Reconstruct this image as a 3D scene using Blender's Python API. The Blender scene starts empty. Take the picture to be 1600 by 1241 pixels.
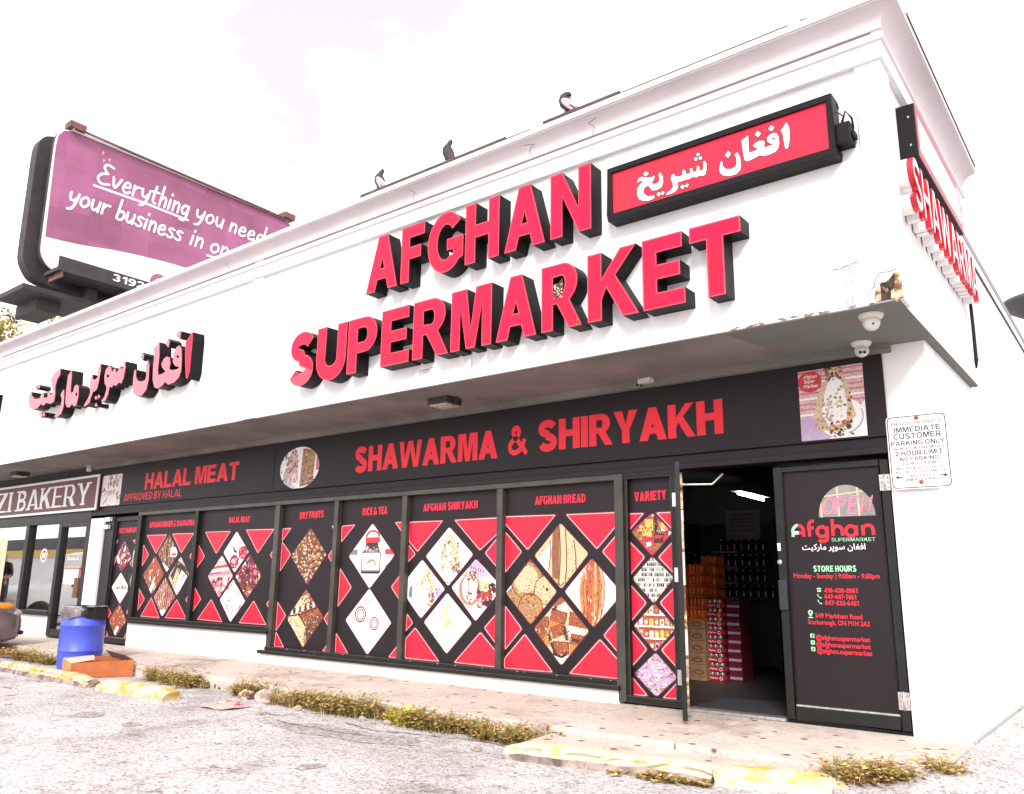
import bpy, bmesh, math, random
from mathutils import Vector, Matrix
from mathutils.geometry import tessellate_polygon
R = math.radians
SC = bpy.context.scene
COL = SC.collection
rnd = random.Random(7)

# ------------------------------------------------------------------ camera
cam = bpy.data.cameras.new('camera')
cam.sensor_width = 36.0
cam.lens = 36.0 * 1274.618 / 1600.0
cam.clip_start, cam.clip_end = 0.05, 2000.0
cam_ob = bpy.data.objects.new('camera', cam)
COL.objects.link(cam_ob)
FW = Vector((-0.600834, 0.768862, 0.218746)); RT = Vector((0.789438, 0.613728, 0.011196)); UP = Vector((0.125642, -0.179413, 0.975718))
cam_ob.matrix_world = Matrix(((RT.x, UP.x, -FW.x, 1.380882), (RT.y, UP.y, -FW.y, -7.649365), (RT.z, UP.z, -FW.z, 1.211689), (0, 0, 0, 1)))
SC.camera = cam_ob

# ------------------------------------------------------------------ light and exposure
SC.view_settings.view_transform = 'Standard'
SC.view_settings.look = 'None'
SC.view_settings.exposure = 1.6
SC.view_settings.gamma = 1.0
SUN_DIR = Vector((0.42, -0.80, 0.62)).normalized()
sun = bpy.data.lights.new('sun', 'SUN')
sun.energy = 1.1
sun.angle = R(14)
sun.color = (1.0, 0.97, 0.94)
sun_ob = bpy.data.objects.new('sun', sun)
COL.objects.link(sun_ob)
sun_ob.rotation_euler = SUN_DIR.to_track_quat('Z', 'Y').to_euler()
sun_ob.location = (6, -12, 12)
W = bpy.data.worlds.new('World')
SC.world = W
W.use_nodes = True
nt = W.node_tree
N, LK = nt.nodes, nt.links
bg = N['Background']
sky = N.new('ShaderNodeTexSky'); sky.sky_type = 'NISHITA'; sky.sun_disc = False
sky.sun_elevation = math.asin(SUN_DIR.z); sky.sun_rotation = math.atan2(SUN_DIR.x, SUN_DIR.y)
hs = N.new('ShaderNodeHueSaturation'); hs.inputs['Saturation'].default_value = 0.25
tc = N.new('ShaderNodeTexCoord')
mp = N.new('ShaderNodeMapping'); mp.inputs['Scale'].default_value = (1, 1, 2.2)
ns = N.new('ShaderNodeTexNoise'); ns.inputs['Scale'].default_value = 3.3; ns.inputs['Detail'].default_value = 6
cr = N.new('ShaderNodeValToRGB')
cr.color_ramp.elements[0].position = 0.47; cr.color_ramp.elements[0].color = (6.5, 6.45, 6.4, 1)
cr.color_ramp.elements[1].position = 0.66; cr.color_ramp.elements[1].color = (3.25, 2.58, 3.4, 1)
mx = N.new('ShaderNodeMix'); mx.data_type = 'RGBA'; mx.inputs[0].default_value = 0.86
LK.new(sky.outputs[0], hs.inputs['Color'])
LK.new(tc.outputs['Generated'], mp.inputs[0]); LK.new(mp.outputs[0], ns.inputs['Vector']); LK.new(ns.outputs[0], cr.inputs[0])
LK.new(hs.outputs[0], mx.inputs[6]); LK.new(cr.outputs[0], mx.inputs[7]); LK.new(mx.outputs[2], bg.inputs[0])
bg.inputs[1].default_value = 0.12

# ------------------------------------------------------------------ materials
MATS = {}
def mat(name, col, rough=0.6, var=0.0, scale=8.0, bump=0.0, bscale=60.0, metal=0.0, spec=0.5, col2=None, lo=0.35, hi=0.65, emit=0.0, detail=5.0):
    m = bpy.data.materials.new(name); m.use_nodes = True
    t = m.node_tree; b = t.nodes['Principled BSDF']
    b.inputs['Base Color'].default_value = (*col, 1); b.inputs['Roughness'].default_value = rough
    b.inputs['Metallic'].default_value = metal; b.inputs['Specular IOR Level'].default_value = spec
    if emit:
        b.inputs['Emission Color'].default_value = (*col, 1); b.inputs['Emission Strength'].default_value = emit
    co = t.nodes.new('ShaderNodeTexCoord')
    if col2 is None and var > 0: col2 = tuple(max(0, c * (1 - var)) for c in col)
    if col2 is not None:
        n = t.nodes.new('ShaderNodeTexNoise'); n.inputs['Scale'].default_value = scale; n.inputs['Detail'].default_value = detail
        r = t.nodes.new('ShaderNodeValToRGB')
        r.color_ramp.elements[0].position = lo; r.color_ramp.elements[0].color = (*col, 1)
        r.color_ramp.elements[1].position = hi; r.color_ramp.elements[1].color = (*col2, 1)
        t.links.new(co.outputs['Object'], n.inputs['Vector']); t.links.new(n.outputs[0], r.inputs[0]); t.links.new(r.outputs[0], b.inputs['Base Color'])
    if bump > 0:
        n2 = t.nodes.new('ShaderNodeTexNoise'); n2.inputs['Scale'].default_value = bscale; n2.inputs['Detail'].default_value = 6
        bp = t.nodes.new('ShaderNodeBump'); bp.inputs['Strength'].default_value = bump; bp.inputs['Distance'].default_value = 0.02
        t.links.new(co.outputs['Object'], n2.inputs['Vector']); t.links.new(n2.outputs[0], bp.inputs['Height']); t.links.new(bp.outputs[0], b.inputs['Normal'])
    MATS[name] = m
    return m
mat('stucco', (0.80, 0.80, 0.795), 0.85, 0.07, 2.2, 0.3, 90)
mat('cornice_paint', (0.62, 0.555, 0.572), 0.6, 0.10, 2.0, 0.06, 40)
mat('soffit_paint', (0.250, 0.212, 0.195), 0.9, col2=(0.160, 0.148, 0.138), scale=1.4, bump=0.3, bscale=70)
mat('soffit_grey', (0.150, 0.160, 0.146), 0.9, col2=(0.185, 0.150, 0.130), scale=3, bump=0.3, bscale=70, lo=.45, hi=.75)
mat('white_paint', (0.82, 0.80, 0.79), 0.7, 0.05, 5.0, 0.10, 60)
mat('vinyl_black', (0.0150, 0.0090, 0.0115), 0.5, 0.15, 2.0, spec=0.28)
mat('frame_black', (0.0135, 0.0135, 0.0120), 0.42, 0.3, 6.0, bump=0.05, bscale=30, spec=0.3)
mat('frame_bronze', (0.055, 0.048, 0.040), 0.42, 0.4, 5.0)
mat('can_black', (0.0065, 0.0050, 0.0060), 0.5, 0.2, 3.0, spec=0.2)
mat('letter_red', (0.82, 0.0065, 0.036), 0.38, col2=(0.82, 0.003, 0.050), scale=1.3, spec=0.22)
mat('letter_trim', (0.80, 0.040, 0.070), 0.4)
mat('letter_red_sheen', (0.66, 0.135, 0.175), 0.30, 0.10, 2.0)  # letter red made paler, painting in the reflection on the faces
mat('vinyl_red', (0.62, 0.018, 0.040), 0.40, col2=(0.62, 0.013, 0.046), scale=1.5, spec=0.3)
mat('board_red', (0.86, 0.028, 0.048), 0.45, 0.12, 2.0, spec=0.25)
mat('vinyl_line', (0.62, 0.36, 0.36), 0.5)
mat('print_white', (0.78, 0.76, 0.75), 0.45)
mat('vinyl_green', (0.30, 0.62, 0.36), 0.45)
mat('maroon', (0.115, 0.012, 0.016), 0.45, 0.2, 3)
mat('white', (0.80, 0.78, 0.77), 0.5); mat('cream', (0.72, 0.55, 0.33), 0.5, 0.45, 75); mat('yellow', (0.78, 0.56, 0.12), 0.5, 0.4, 75)
mat('orange', (0.66, 0.26, 0.06), 0.5, 0.6, 75); mat('rust', (0.44, 0.10, 0.035), 0.5, 0.65, 75); mat('brown', (0.22, 0.075, 0.035), 0.5, 0.7, 75)
mat('darkbrown', (0.06, 0.02, 0.015), 0.5, 0.6, 75); mat('wine', (0.17, 0.013, 0.026), 0.5, 0.5, 75); mat('red', (0.62, 0.03, 0.04), 0.45, 0.3, 30)
mat('crimson', (0.52, 0.03, 0.09), 0.5, 0.6, 75); mat('pink', (0.72, 0.22, 0.28), 0.5, 0.5, 75); mat('lpink', (0.78, 0.52, 0.50), 0.5, 0.45, 75)
mat('black', (0.012, 0.010, 0.010), 0.5); mat('grey', (0.20, 0.19, 0.19), 0.5, 0.2, 20); mat('lgrey', (0.55, 0.53, 0.53), 0.5, 0.35, 75)
mat('green', (0.10, 0.26, 0.06), 0.5, 0.3, 30); mat('lgreen', (0.42, 0.55, 0.14), 0.5, 0.2, 30); mat('blue', (0.10, 0.12, 0.42), 0.5, 0.2, 30)
mat('mauve', (0.50, 0.36, 0.52), 0.5, 0.15, 20); mat('tan', (0.50, 0.27, 0.12), 0.5, 0.6, 75)
mat('metal', (0.55, 0.53, 0.51), 0.35, 0.3, 30, metal=0.6); mat('rusty', (0.42, 0.30, 0.24), 0.75, col2=(0.10, 0.035, 0.02), scale=14, lo=0.42, hi=0.58)
mat('wood_flash', (0.085, 0.060, 0.058), 0.7, 0.4, 8)
mat('damage_cream', (0.60, 0.46, 0.30), 0.9, col2=(0.16, 0.08, 0.045), scale=16, bump=0.8, bscale=25, lo=0.42, hi=0.6)
mat('damage_dark', (0.022, 0.016, 0.014), 0.95, col2=(0.08, 0.05, 0.035), scale=20)
mat('crack', (0.16, 0.12, 0.11), 0.9)  # cracks and joints, and the painted shadow line of the cornice
mat('neon_off', (0.85, 0.20, 0.30), 0.25); mat('window_grey', (0.25, 0.235, 0.235), 0.15, 0.3, 6)
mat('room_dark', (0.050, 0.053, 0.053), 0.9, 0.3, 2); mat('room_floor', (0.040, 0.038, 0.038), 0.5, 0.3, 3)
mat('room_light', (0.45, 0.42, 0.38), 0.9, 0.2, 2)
mat('tube_light', (1.0, 0.97, 0.92), 0.4, emit=16.0)
mat('carton', (0.40, 0.22, 0.12), 0.8, 0.25, 10); mat('shrink_orange', (0.85, 0.15, 0.025), 0.25, 0.4, 14); mat('pack_red', (0.55, 0.015, 0.03), 0.25, 0.2, 10)
mat('bottle_dark', (0.020, 0.022, 0.020), 0.10); mat('barrel_blue', (0.060, 0.085, 0.52), 0.42, col2=(0.075, 0.11, 0.60), scale=3, bump=0.05, bscale=12)
mat('bag_black', (0.010, 0.009, 0.010), 0.30, bump=0.6, bscale=16); mat('bag_mauve', (0.20, 0.15, 0.165), 0.28, 0.4, 9, bump=0.9, bscale=14)
mat('box_orange', (0.50, 0.135, 0.040), 0.75, 0.2, 9); mat('box_kraft', (0.52, 0.30, 0.10), 0.8, 0.15, 9); mat('box_pale', (0.66, 0.50, 0.36), 0.8, 0.12, 9); mat('box_inside', (0.055, 0.016, 0.012), 0.9, 0.3, 9)
mat('car_paint', (0.235, 0.185, 0.205), 0.28, 0.15, 2, metal=0.35); mat('tyre', (0.014, 0.014, 0.015), 0.85, bump=0.3, bscale=60); mat('car_glass', (0.015, 0.016, 0.018), 0.06); mat('amber', (0.75, 0.26, 0.03), 0.2); mat('plastic_black', (0.02, 0.02, 0.021), 0.55)
mat('pigeon_dark', (0.050, 0.036, 0.042), 0.7, 0.45, 30); mat('pigeon_pale', (0.50, 0.42, 0.44), 0.7, 0.35, 25); mat('pigeon_foot', (0.35, 0.10, 0.09), 0.7)
mat('cam_white', (0.66, 0.63, 0.58), 0.35, 0.1, 6); mat('lamp_glass', (0.52, 0.44, 0.38), 0.35, 0.3, 14); mat('lamp_body', (0.040, 0.032, 0.030), 0.6, 0.3, 10)
mat('skin', (0.36, 0.20, 0.14), 0.55); mat('shirt_dark', (0.030, 0.026, 0.032), 0.85, 0.3, 20); mat('trousers', (0.05, 0.045, 0.055), 0.85, 0.3, 20); mat('hair', (0.02, 0.015, 0.012), 0.7)
mat('bark', (0.09, 0.065, 0.045), 0.9, 0.4, 12)
mat('leaf_a', (0.34, 0.27, 0.055), 0.65); mat('leaf_b', (0.50, 0.38, 0.11), 0.65); mat('leaf_c', (0.16, 0.15, 0.035), 0.65); mat('leaf_straw', (0.66, 0.47, 0.20), 0.65); mat('leaf_rust', (0.38, 0.17, 0.06), 0.65); mat('leaf_olive', (0.30, 0.235, 0.06), 0.65); mat('leaf_lime', (0.50, 0.46, 0.05), 0.65)
mat('rock', (0.50, 0.43, 0.38), 0.9, col2=(0.30, 0.22, 0.18), scale=14, bump=0.8, bscale=30)
mat('far_dark', (0.085, 0.080, 0.088), 0.6, 0.2, 0.6); mat('far_wall', (0.42, 0.36, 0.40), 0.8, 0.15, 0.6); mat('far_glass', (0.20, 0.17, 0.23), 0.2, 0.4, 0.8)
mat('bill_white', (0.78, 0.76, 0.77), 0.5, 0.04, 0.6); mat('bill_frame', (0.045, 0.036, 0.038), 0.7, 0.4, 2); mat('bill_rust', (0.20, 0.095, 0.075), 0.8, 0.4, 3)

def panelled(name, ca, cb):
    m = bpy.data.materials.new(name); m.use_nodes = True
    t = m.node_tree; b = t.nodes['Principled BSDF']; b.inputs['Roughness'].default_value = 0.5
    co = t.nodes.new('ShaderNodeTexCoord'); mpn = t.nodes.new('ShaderNodeMapping'); mpn.inputs['Scale'].default_value = (1.0, 1.0, 1.25)
    v = t.nodes.new('ShaderNodeTexVoronoi'); v.distance = 'CHEBYCHEV'; v.inputs['Randomness'].default_value = 0.25; v.inputs['Scale'].default_value = 0.8
    s = t.nodes.new('ShaderNodeSeparateColor'); n = t.nodes.new('ShaderNodeTexNoise'); n.inputs['Scale'].default_value = 0.5; n.inputs['Detail'].default_value = 7
    a = t.nodes.new('ShaderNodeMath'); a.operation = 'MULTIPLY_ADD'; a.inputs[1].default_value = 0.30
    r = t.nodes.new('ShaderNodeValToRGB'); r.color_ramp.elements[0].position = 0.42; r.color_ramp.elements[0].color = (*ca, 1); r.color_ramp.elements[1].position = 0.88; r.color_ramp.elements[1].color = (*cb, 1)
    t.links.new(co.outputs['Object'], mpn.inputs[0]); t.links.new(mpn.outputs[0], v.inputs['Vector']); t.links.new(co.outputs['Object'], n.inputs['Vector'])
    t.links.new(v.outputs['Color'], s.inputs[0]); t.links.new(s.outputs[0], a.inputs[0]); t.links.new(n.outputs[0], a.inputs[2]); t.links.new(a.outputs[0], r.inputs[0]); t.links.new(r.outputs[0], b.inputs['Base Color'])
    MATS[name] = m
panelled('bill_pink', (0.36, 0.105, 0.225), (0.215, 0.060, 0.120))

def glass_mat(name, refl, tint):
    m = bpy.data.materials.new(name); m.use_nodes = True
    t = m.node_tree; t.nodes.remove(t.nodes['Principled BSDF'])
    g = t.nodes.new('ShaderNodeBsdfGlossy'); g.inputs['Roughness'].default_value = 0.0; g.inputs['Color'].default_value = (0.95, 0.95, 0.95, 1)
    tr = t.nodes.new('ShaderNodeBsdfTransparent'); tr.inputs[0].default_value = (*tint, 1)
    fr = t.nodes.new('ShaderNodeFresnel'); fr.inputs[0].default_value = 1.5
    ad = t.nodes.new('ShaderNodeMath'); ad.operation = 'ADD'; ad.use_clamp = True; ad.inputs[1].default_value = refl
    mxs = t.nodes.new('ShaderNodeMixShader')
    t.links.new(fr.outputs[0], ad.inputs[0]); t.links.new(ad.outputs[0], mxs.inputs[0]); t.links.new(tr.outputs[0], mxs.inputs[1]); t.links.new(g.outputs[0], mxs.inputs[2])
    t.links.new(mxs.outputs[0], t.nodes['Material Output'].inputs[0])
    MATS[name] = m
glass_mat('shop_glass', 0.42, (0.75, 0.76, 0.75))

def ground_mat(name, ca, cb, spot, scale=1.0, crack=0.0, spotdens=0.5, grit_f=0.85, blotch_f=0.8):
    m = bpy.data.materials.new(name); m.use_nodes = True
    t = m.node_tree; L = t.links; b = t.nodes['Principled BSDF']; b.inputs['Roughness'].default_value = 0.92; b.inputs['Specular IOR Level'].default_value = 0.2
    co = t.nodes.new('ShaderNodeTexCoord')
    def noise(s, d, rg=0.6):
        n = t.nodes.new('ShaderNodeTexNoise'); n.inputs['Scale'].default_value = s * scale; n.inputs['Detail'].default_value = d; n.inputs['Roughness'].default_value = rg
        L.new(co.outputs['Object'], n.inputs['Vector']); return n
    def ramp(src, p0, c0, p1, c1):
        r = t.nodes.new('ShaderNodeValToRGB'); r.color_ramp.elements[0].position = p0; r.color_ramp.elements[0].color = (*c0, 1); r.color_ramp.elements[1].position = p1; r.color_ramp.elements[1].color = (*c1, 1)
        L.new(src, r.inputs[0]); return r
    def mul(a, c, f=1.0):
        x = t.nodes.new('ShaderNodeMix'); x.data_type = 'RGBA'; x.blend_type = 'MULTIPLY'; x.inputs[0].default_value = f
        L.new(a, x.inputs[6]); L.new(c, x.inputs[7]); return x
    base = ramp(noise(0.9, 8).outputs[0], 0.35, ca, 0.68, cb)
    grit = ramp(noise(38, 5, 0.9).outputs[0], 0.41, (0.16, 0.12, 0.13), 0.52, (1, 1, 1))
    c = mul(base.outputs[0], grit.outputs[0], grit_f)
    blotch = ramp(noise(9, 6, 0.75).outputs[0], 0.34, (0.48, 0.42, 0.42), 0.50, (1, 1, 1))
    c = mul(c.outputs[2], blotch.outputs[0], blotch_f)
    v = t.nodes.new('ShaderNodeTexVoronoi'); v.inputs['Scale'].default_value = 5.0 * scale; L.new(co.outputs['Object'], v.inputs['Vector'])
    sp = ramp(v.outputs['Distance'], 0.07 * spotdens, spot, 0.13 * spotdens, (1, 1, 1))
    c = mul(c.outputs[2], sp.outputs[0])
    st = ramp(noise(0.8, 7, 0.7).outputs[0], 0.32, (0.50, 0.43, 0.41), 0.47, (1, 1, 1))
    c = mul(c.outputs[2], st.outputs[0], 0.9)
    if crack:
        v2 = t.nodes.new('ShaderNodeTexVoronoi'); v2.feature = 'DISTANCE_TO_EDGE'; v2.inputs['Scale'].default_value = crack
        nz = noise(2.5, 5); mxv = t.nodes.new('ShaderNodeMix'); mxv.data_type = 'RGBA'; mxv.inputs[0].default_value = 0.25
        L.new(co.outputs['Object'], mxv.inputs[6]); L.new(nz.outputs['Color'], mxv.inputs[7]); L.new(mxv.outputs[2], v2.inputs['Vector'])
        ck = ramp(v2.outputs['Distance'], 0.002, (0.35, 0.30, 0.30), 0.010, (1, 1, 1)); c = mul(c.outputs[2], ck.outputs[0], 0.8)
    L.new(c.outputs[2], b.inputs['Base Color'])
    bp = t.nodes.new('ShaderNodeBump'); bp.inputs['Strength'].default_value = 0.5; bp.inputs['Distance'].default_value = 0.02
    L.new(noise(40, 4, 0.8).outputs[0], bp.inputs['Height']); L.new(bp.outputs[0], b.inputs['Normal'])
    MATS[name] = m
ground_mat('asphalt', (0.72, 0.69, 0.675), (0.54, 0.50, 0.485), (0.22, 0.17, 0.18), 1.0, 0.0, 0.8, 0.82, 0.6)
mat('asphalt_stain', (0.22, 0.18, 0.175), 0.95, col2=(0.46, 0.41, 0.40), scale=30, bump=0.4, bscale=50, lo=0.42, hi=0.60, detail=9)
mat('asphalt_crack', (0.12, 0.095, 0.095), 0.95, col2=(0.3, 0.25, 0.25), scale=9)
ground_mat('concrete', (0.76, 0.655, 0.57), (0.60, 0.485, 0.41), (0.22, 0.18, 0.17), 1.0, 0.0, 1.5, 0.30, 0.45)
def paint_worn(name, paint, under, lo=0.44, hi=0.54):
    m = mat(name, paint, 0.85, col2=under, scale=7, bump=0.6, bscale=30, lo=lo, hi=hi, detail=10)
paint_worn('kerb_yellow', (0.52, 0.34, 0.085), (0.58, 0.48, 0.36), 0.40, 0.54)
paint_worn('kerb_straw', (0.52, 0.35, 0.09), (0.58, 0.48, 0.36), 0.38, 0.52)
paint_worn('kerb_pale', (0.62, 0.54, 0.40), (0.66, 0.50, 0.16), 0.52, 0.66)
paint_worn('kerb_broken', (0.36, 0.28, 0.24), (0.13, 0.09, 0.08), 0.42, 0.6)

# ------------------------------------------------------------------ object helpers
ORG = {}
def tag(o, label=None, cat=None, group=None, kind=None):
    if label: o['label'] = label
    if cat: o['category'] = cat
    if group: o['group'] = group
    if kind: o['kind'] = kind
    return o
def thing(name, label, cat, loc=(0, 0, 0), group=None, rz=0.0):
    o = bpy.data.objects.new(name, None); COL.objects.link(o); o.empty_display_size = 0.1
    o.location = loc; o.rotation_euler = (0, 0, rz)
    ORG[o.name] = Vector(loc) if rz == 0 else Vector((0, 0, 0))
    return tag(o, label, cat, group)
class MB:
    """collects faces in world (or thing-local) coordinates, each with a material"""
    def __init__(s): s.v = []; s.f = []; s.m = []; s.names = []; s.sm = []
    def mi(s, m):
        if m not in s.names: s.names.append(m)
        return s.names.index(m)
    def add(s, verts, faces, m, smooth=False):
        o = len(s.v); s.v += [tuple(v) for v in verts]; i = s.mi(m)
        for f in faces: s.f.append(tuple(o + k for k in f)); s.m.append(i); s.sm.append(smooth)
        return s
    def box(s, x0, x1, y0, y1, z0, z1, m, rot=None, piv=None):
        vs = [Vector(p) for p in ((x0, y0, z0), (x1, y0, z0), (x1, y1, z0), (x0, y1, z0), (x0, y0, z1), (x1, y0, z1), (x1, y1, z1), (x0, y1, z1))]
        if rot is not None:
            pv = Vector(piv) if piv is not None else Vector(((x0 + x1) / 2, (y0 + y1) / 2, (z0 + z1) / 2))
            vs = [pv + rot @ (v - pv) for v in vs]
        return s.add(vs, [(0, 3, 2, 1), (4, 5, 6, 7), (0, 1, 5, 4), (1, 2, 6, 5), (2, 3, 7, 6), (3, 0, 4, 7)], m)
    def prism(s, poly, z0, z1, m, mtop=None):
        n = len(poly)
        if sum(poly[i][0] * poly[(i + 1) % n][1] - poly[(i + 1) % n][0] * poly[i][1] for i in range(n)) < 0: poly = poly[::-1]
        s.add([(p[0], p[1], z0) for p in poly] + [(p[0], p[1], z1) for p in poly], [tuple(range(n))[::-1]] + [(i, (i + 1) % n, n + (i + 1) % n, n + i) for i in range(n)], m)
        return s.add([(p[0], p[1], z1) for p in poly], [tuple(range(n))], mtop or m)
    def tube(s, pts, r, m, n=8, caps=True):
        pts = [Vector(p) for p in pts]; rs = r if isinstance(r, (list, tuple)) else [r] * len(pts)
        vs = []; prev = None
        for i, p in enumerate(pts):
            d = (pts[min(i + 1, len(pts) - 1)] - pts[max(i - 1, 0)]).normalized()
            a = prev if prev is not None else (Vector((0, 0, 1)) if abs(d.z) < 0.9 else Vector((1, 0, 0)))
            u = (a - d * a.dot(d))
            u = u.normalized() if u.length > 1e-6 else d.orthogonal().normalized()
            w = d.cross(u); prev = u
            for k in range(n):
                t = 2 * math.pi * k / n; vs.append(p + (u * math.cos(t) + w * math.sin(t)) * rs[i])
        fs = [(i * n + k, i * n + (k + 1) % n, (i + 1) * n + (k + 1) % n, (i + 1) * n + k) for i in range(len(pts) - 1) for k in range(n)]
        if caps: fs += [tuple(range(n))[::-1], tuple(range((len(pts) - 1) * n, len(pts) * n))]
        return s.add(vs, fs, m, True)
    def lathe(s, prof, c, m, n=24, smooth=True):
        vs = [(c[0] + r * math.cos(2 * math.pi * k / n), c[1] + r * math.sin(2 * math.pi * k / n), c[2] + z) for r, z in prof for k in range(n)]
        fs = [(i * n + k, i * n + (k + 1) % n, (i + 1) * n + (k + 1) % n, (i + 1) * n + k) for i in range(len(prof) - 1) for k in range(n)]
        fs += [tuple(range(n))[::-1], tuple(range((len(prof) - 1) * n, len(prof) * n))]
        return s.add(vs, fs, m, smooth)
    def ellipsoid(s, c, r, m, nu=14, nv=8, rot=None):
        vs = []
        for j in range(nv + 1):
            th = math.pi * j / nv
            for k in range(nu):
                ph = 2 * math.pi * k / nu
                v = Vector((r[0] * math.sin(th) * math.cos(ph), r[1] * math.sin(th) * math.sin(ph), r[2] * math.cos(th)))
                if rot is not None: v = rot @ v
                vs.append(Vector(c) + v)
        fs = [(j * nu + k, (j + 1) * nu + k, (j + 1) * nu + (k + 1) % nu, j * nu + (k + 1) % nu) for j in range(nv) for k in range(nu)]
        return s.add(vs, fs, m, True)
    def build(s, name, parent=None, bevel=0.0, recalc=False):
        me = bpy.data.meshes.new(name)
        org = ORG[parent.name] if parent is not None else Vector((0, 0, 0))
        me.from_pydata([Vector(v) - org for v in s.v], [], s.f)
        for n in s.names: me.materials.append(MATS[n])
        me.polygons.foreach_set('material_index', s.m); me.polygons.foreach_set('use_smooth', s.sm)
        if recalc or bevel > 0:
            bm = bmesh.new(); bm.from_mesh(me); bmesh.ops.remove_doubles(bm, verts=bm.verts, dist=1e-5); bmesh.ops.recalc_face_normals(bm, faces=bm.faces)
            if bevel > 0:
                ed = [e for e in bm.edges if len(e.link_faces) == 2 and e.calc_face_angle(0) > 0.7]
                bmesh.ops.bevel(bm, geom=ed, offset=bevel, segments=2, affect='EDGES', profile=0.6)
            bm.to_mesh(me); bm.free()
        me.update()
        o = bpy.data.objects.new(name, me); COL.objects.link(o)
        if parent is not None: o.parent = parent
        ORG[o.name] = org
        return o
def one(name, label, cat, mb, loc, group=None, **kw):
    """a thing that is a single mesh with its origin at loc"""
    org = Vector(loc); mb.v = [tuple(Vector(v) - org) for v in mb.v]
    o = mb.build(name, None, **kw); o.location = loc; ORG[o.name] = org
    return tag(o, label, cat, group)
def copy_tree(o, parent=None, loc=None, rz=None):
    c = o.copy(); COL.objects.link(c); ORG[c.name] = ORG[o.name].copy()
    if parent is not None: c.parent = parent
    if loc is not None: c.location = loc
    if rz is not None: c.rotation_euler = (0, 0, rz)
    for ch in list(o.children): copy_tree(ch, c)
    return c

# ------------------------------------------------------------------ flat artwork and lettering
def facade(y): return lambda u, v, d=0.0: (u, y - d, v)
def side(x): return lambda u, v, d=0.0: (x + d, u, v)
def area2(p): return sum(p[i][0] * p[(i + 1) % len(p)][1] - p[(i + 1) % len(p)][0] * p[i][1] for i in range(len(p)))
def tess(contours):
    cs = []
    for i, c in enumerate(contours):
        c = [tuple(q) for q in c]
        if (area2(c) > 0) != (i == 0): c = c[::-1]
        cs.append(c)
    flat = [q for c in cs for q in c]
    return flat, tessellate_polygon([[Vector((q[0], q[1], 0)) for q in c] for c in cs]), cs
def paint(mb, fm, contours, m, d):
    v, f, _ = tess(contours); mb.add([fm(q[0], q[1], d) for q in v], f, m)
def solid(mb, fm, contours, d0, d1, mface, mside):
    """raised solid: front face at depth d1, sides down to d0"""
    v, f, cs = tess(contours); mb.add([fm(q[0], q[1], d1) for q in v], f, mface)
    for c in cs:
        n = len(c); mb.add([fm(q[0], q[1], d0) for q in c] + [fm(q[0], q[1], d1) for q in c], [(i, (i + 1) % n, n + (i + 1) % n, n + i) for i in range(n)], mside)
def ell(cx, cy, rx, ry, n=12, a=0.0):
    return [(cx + rx * math.cos(t) * math.cos(a) - ry * math.sin(t) * math.sin(a), cy + rx * math.cos(t) * math.sin(a) + ry * math.sin(t) * math.cos(a)) for t in (2 * math.pi * k / n for k in range(n))]
def rect(x0, x1, y0, y1): return [(x0, y0), (x1, y0), (x1, y1), (x0, y1)]
def rounded(p, r, k=3):
    out = []; n = len(p)
    for i in range(n):
        a, b, c = Vector(p[i - 1]), Vector(p[i]), Vector(p[(i + 1) % n])
        ra = min(r, (a - b).length * 0.35); rc = min(r, (c - b).length * 0.35)
        s, e = b + (a - b).normalized() * ra, b + (c - b).normalized() * rc
        for j in range(k + 1):
            t = j / k; q = s * (1 - t) ** 2 + b * 2 * t * (1 - t) + e * t * t; out.append((q.x, q.y))
    return out
def grow(p, d):
    n = len(p); sgn = 1 if area2(p) > 0 else -1; out = []
    for i in range(n):
        a, b, c = Vector(p[i - 1]), Vector(p[i]), Vector(p[(i + 1) % n])
        e1, e2 = (b - a).normalized(), (c - b).normalized()
        n1, n2 = Vector((e1.y, -e1.x)), Vector((e2.y, -e2.x)); m = n1 + n2
        m = m.normalized() if m.length > 1e-6 else n1
        q = b + m * sgn * d / max(0.45, m.dot(n1)); out.append((q.x, q.y))
    return out
def clip(sub, poly):
    if area2(poly) < 0: poly = poly[::-1]
    out = list(sub)
    for i in range(len(poly)):
        a, b = poly[i], poly[(i + 1) % len(poly)]; src, out = out, []
        if not src: return []
        side_ = lambda q: (b[0] - a[0]) * (q[1] - a[1]) - (b[1] - a[1]) * (q[0] - a[0])
        for j in range(len(src)):
            p, q = src[j], src[(j + 1) % len(src)]; sp, sq = side_(p), side_(q)
            if sp >= 0: out.append(p)
            if (sp >= 0) != (sq >= 0):
                t = sp / (sp - sq); out.append((p[0] + (q[0] - p[0]) * t, p[1] + (q[1] - p[1]) * t))
    return out
def thick(path, w, closed=False, taper=None):
    L_, R_ = [], []; n = len(path)
    for i in range(n):
        a = Vector(path[max(i - 1, 0)]); b = Vector(path[min(i + 1, n - 1)]); d = (b - a).normalized(); nn = Vector((-d.y, d.x))
        ww = w * (taper[i] if taper else 1) / 2; p = Vector(path[i]); L_.append(tuple(p + nn * ww)); R_.append(tuple(p - nn * ww))
    return L_ + R_[::-1]
def arc(cx, cy, rx, ry, a0, a1, n=10):
    return [(cx + rx * math.cos(R(a0 + (a1 - a0) * i / n)), cy + ry * math.sin(R(a0 + (a1 - a0) * i / n))) for i in range(n + 1)]
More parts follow.
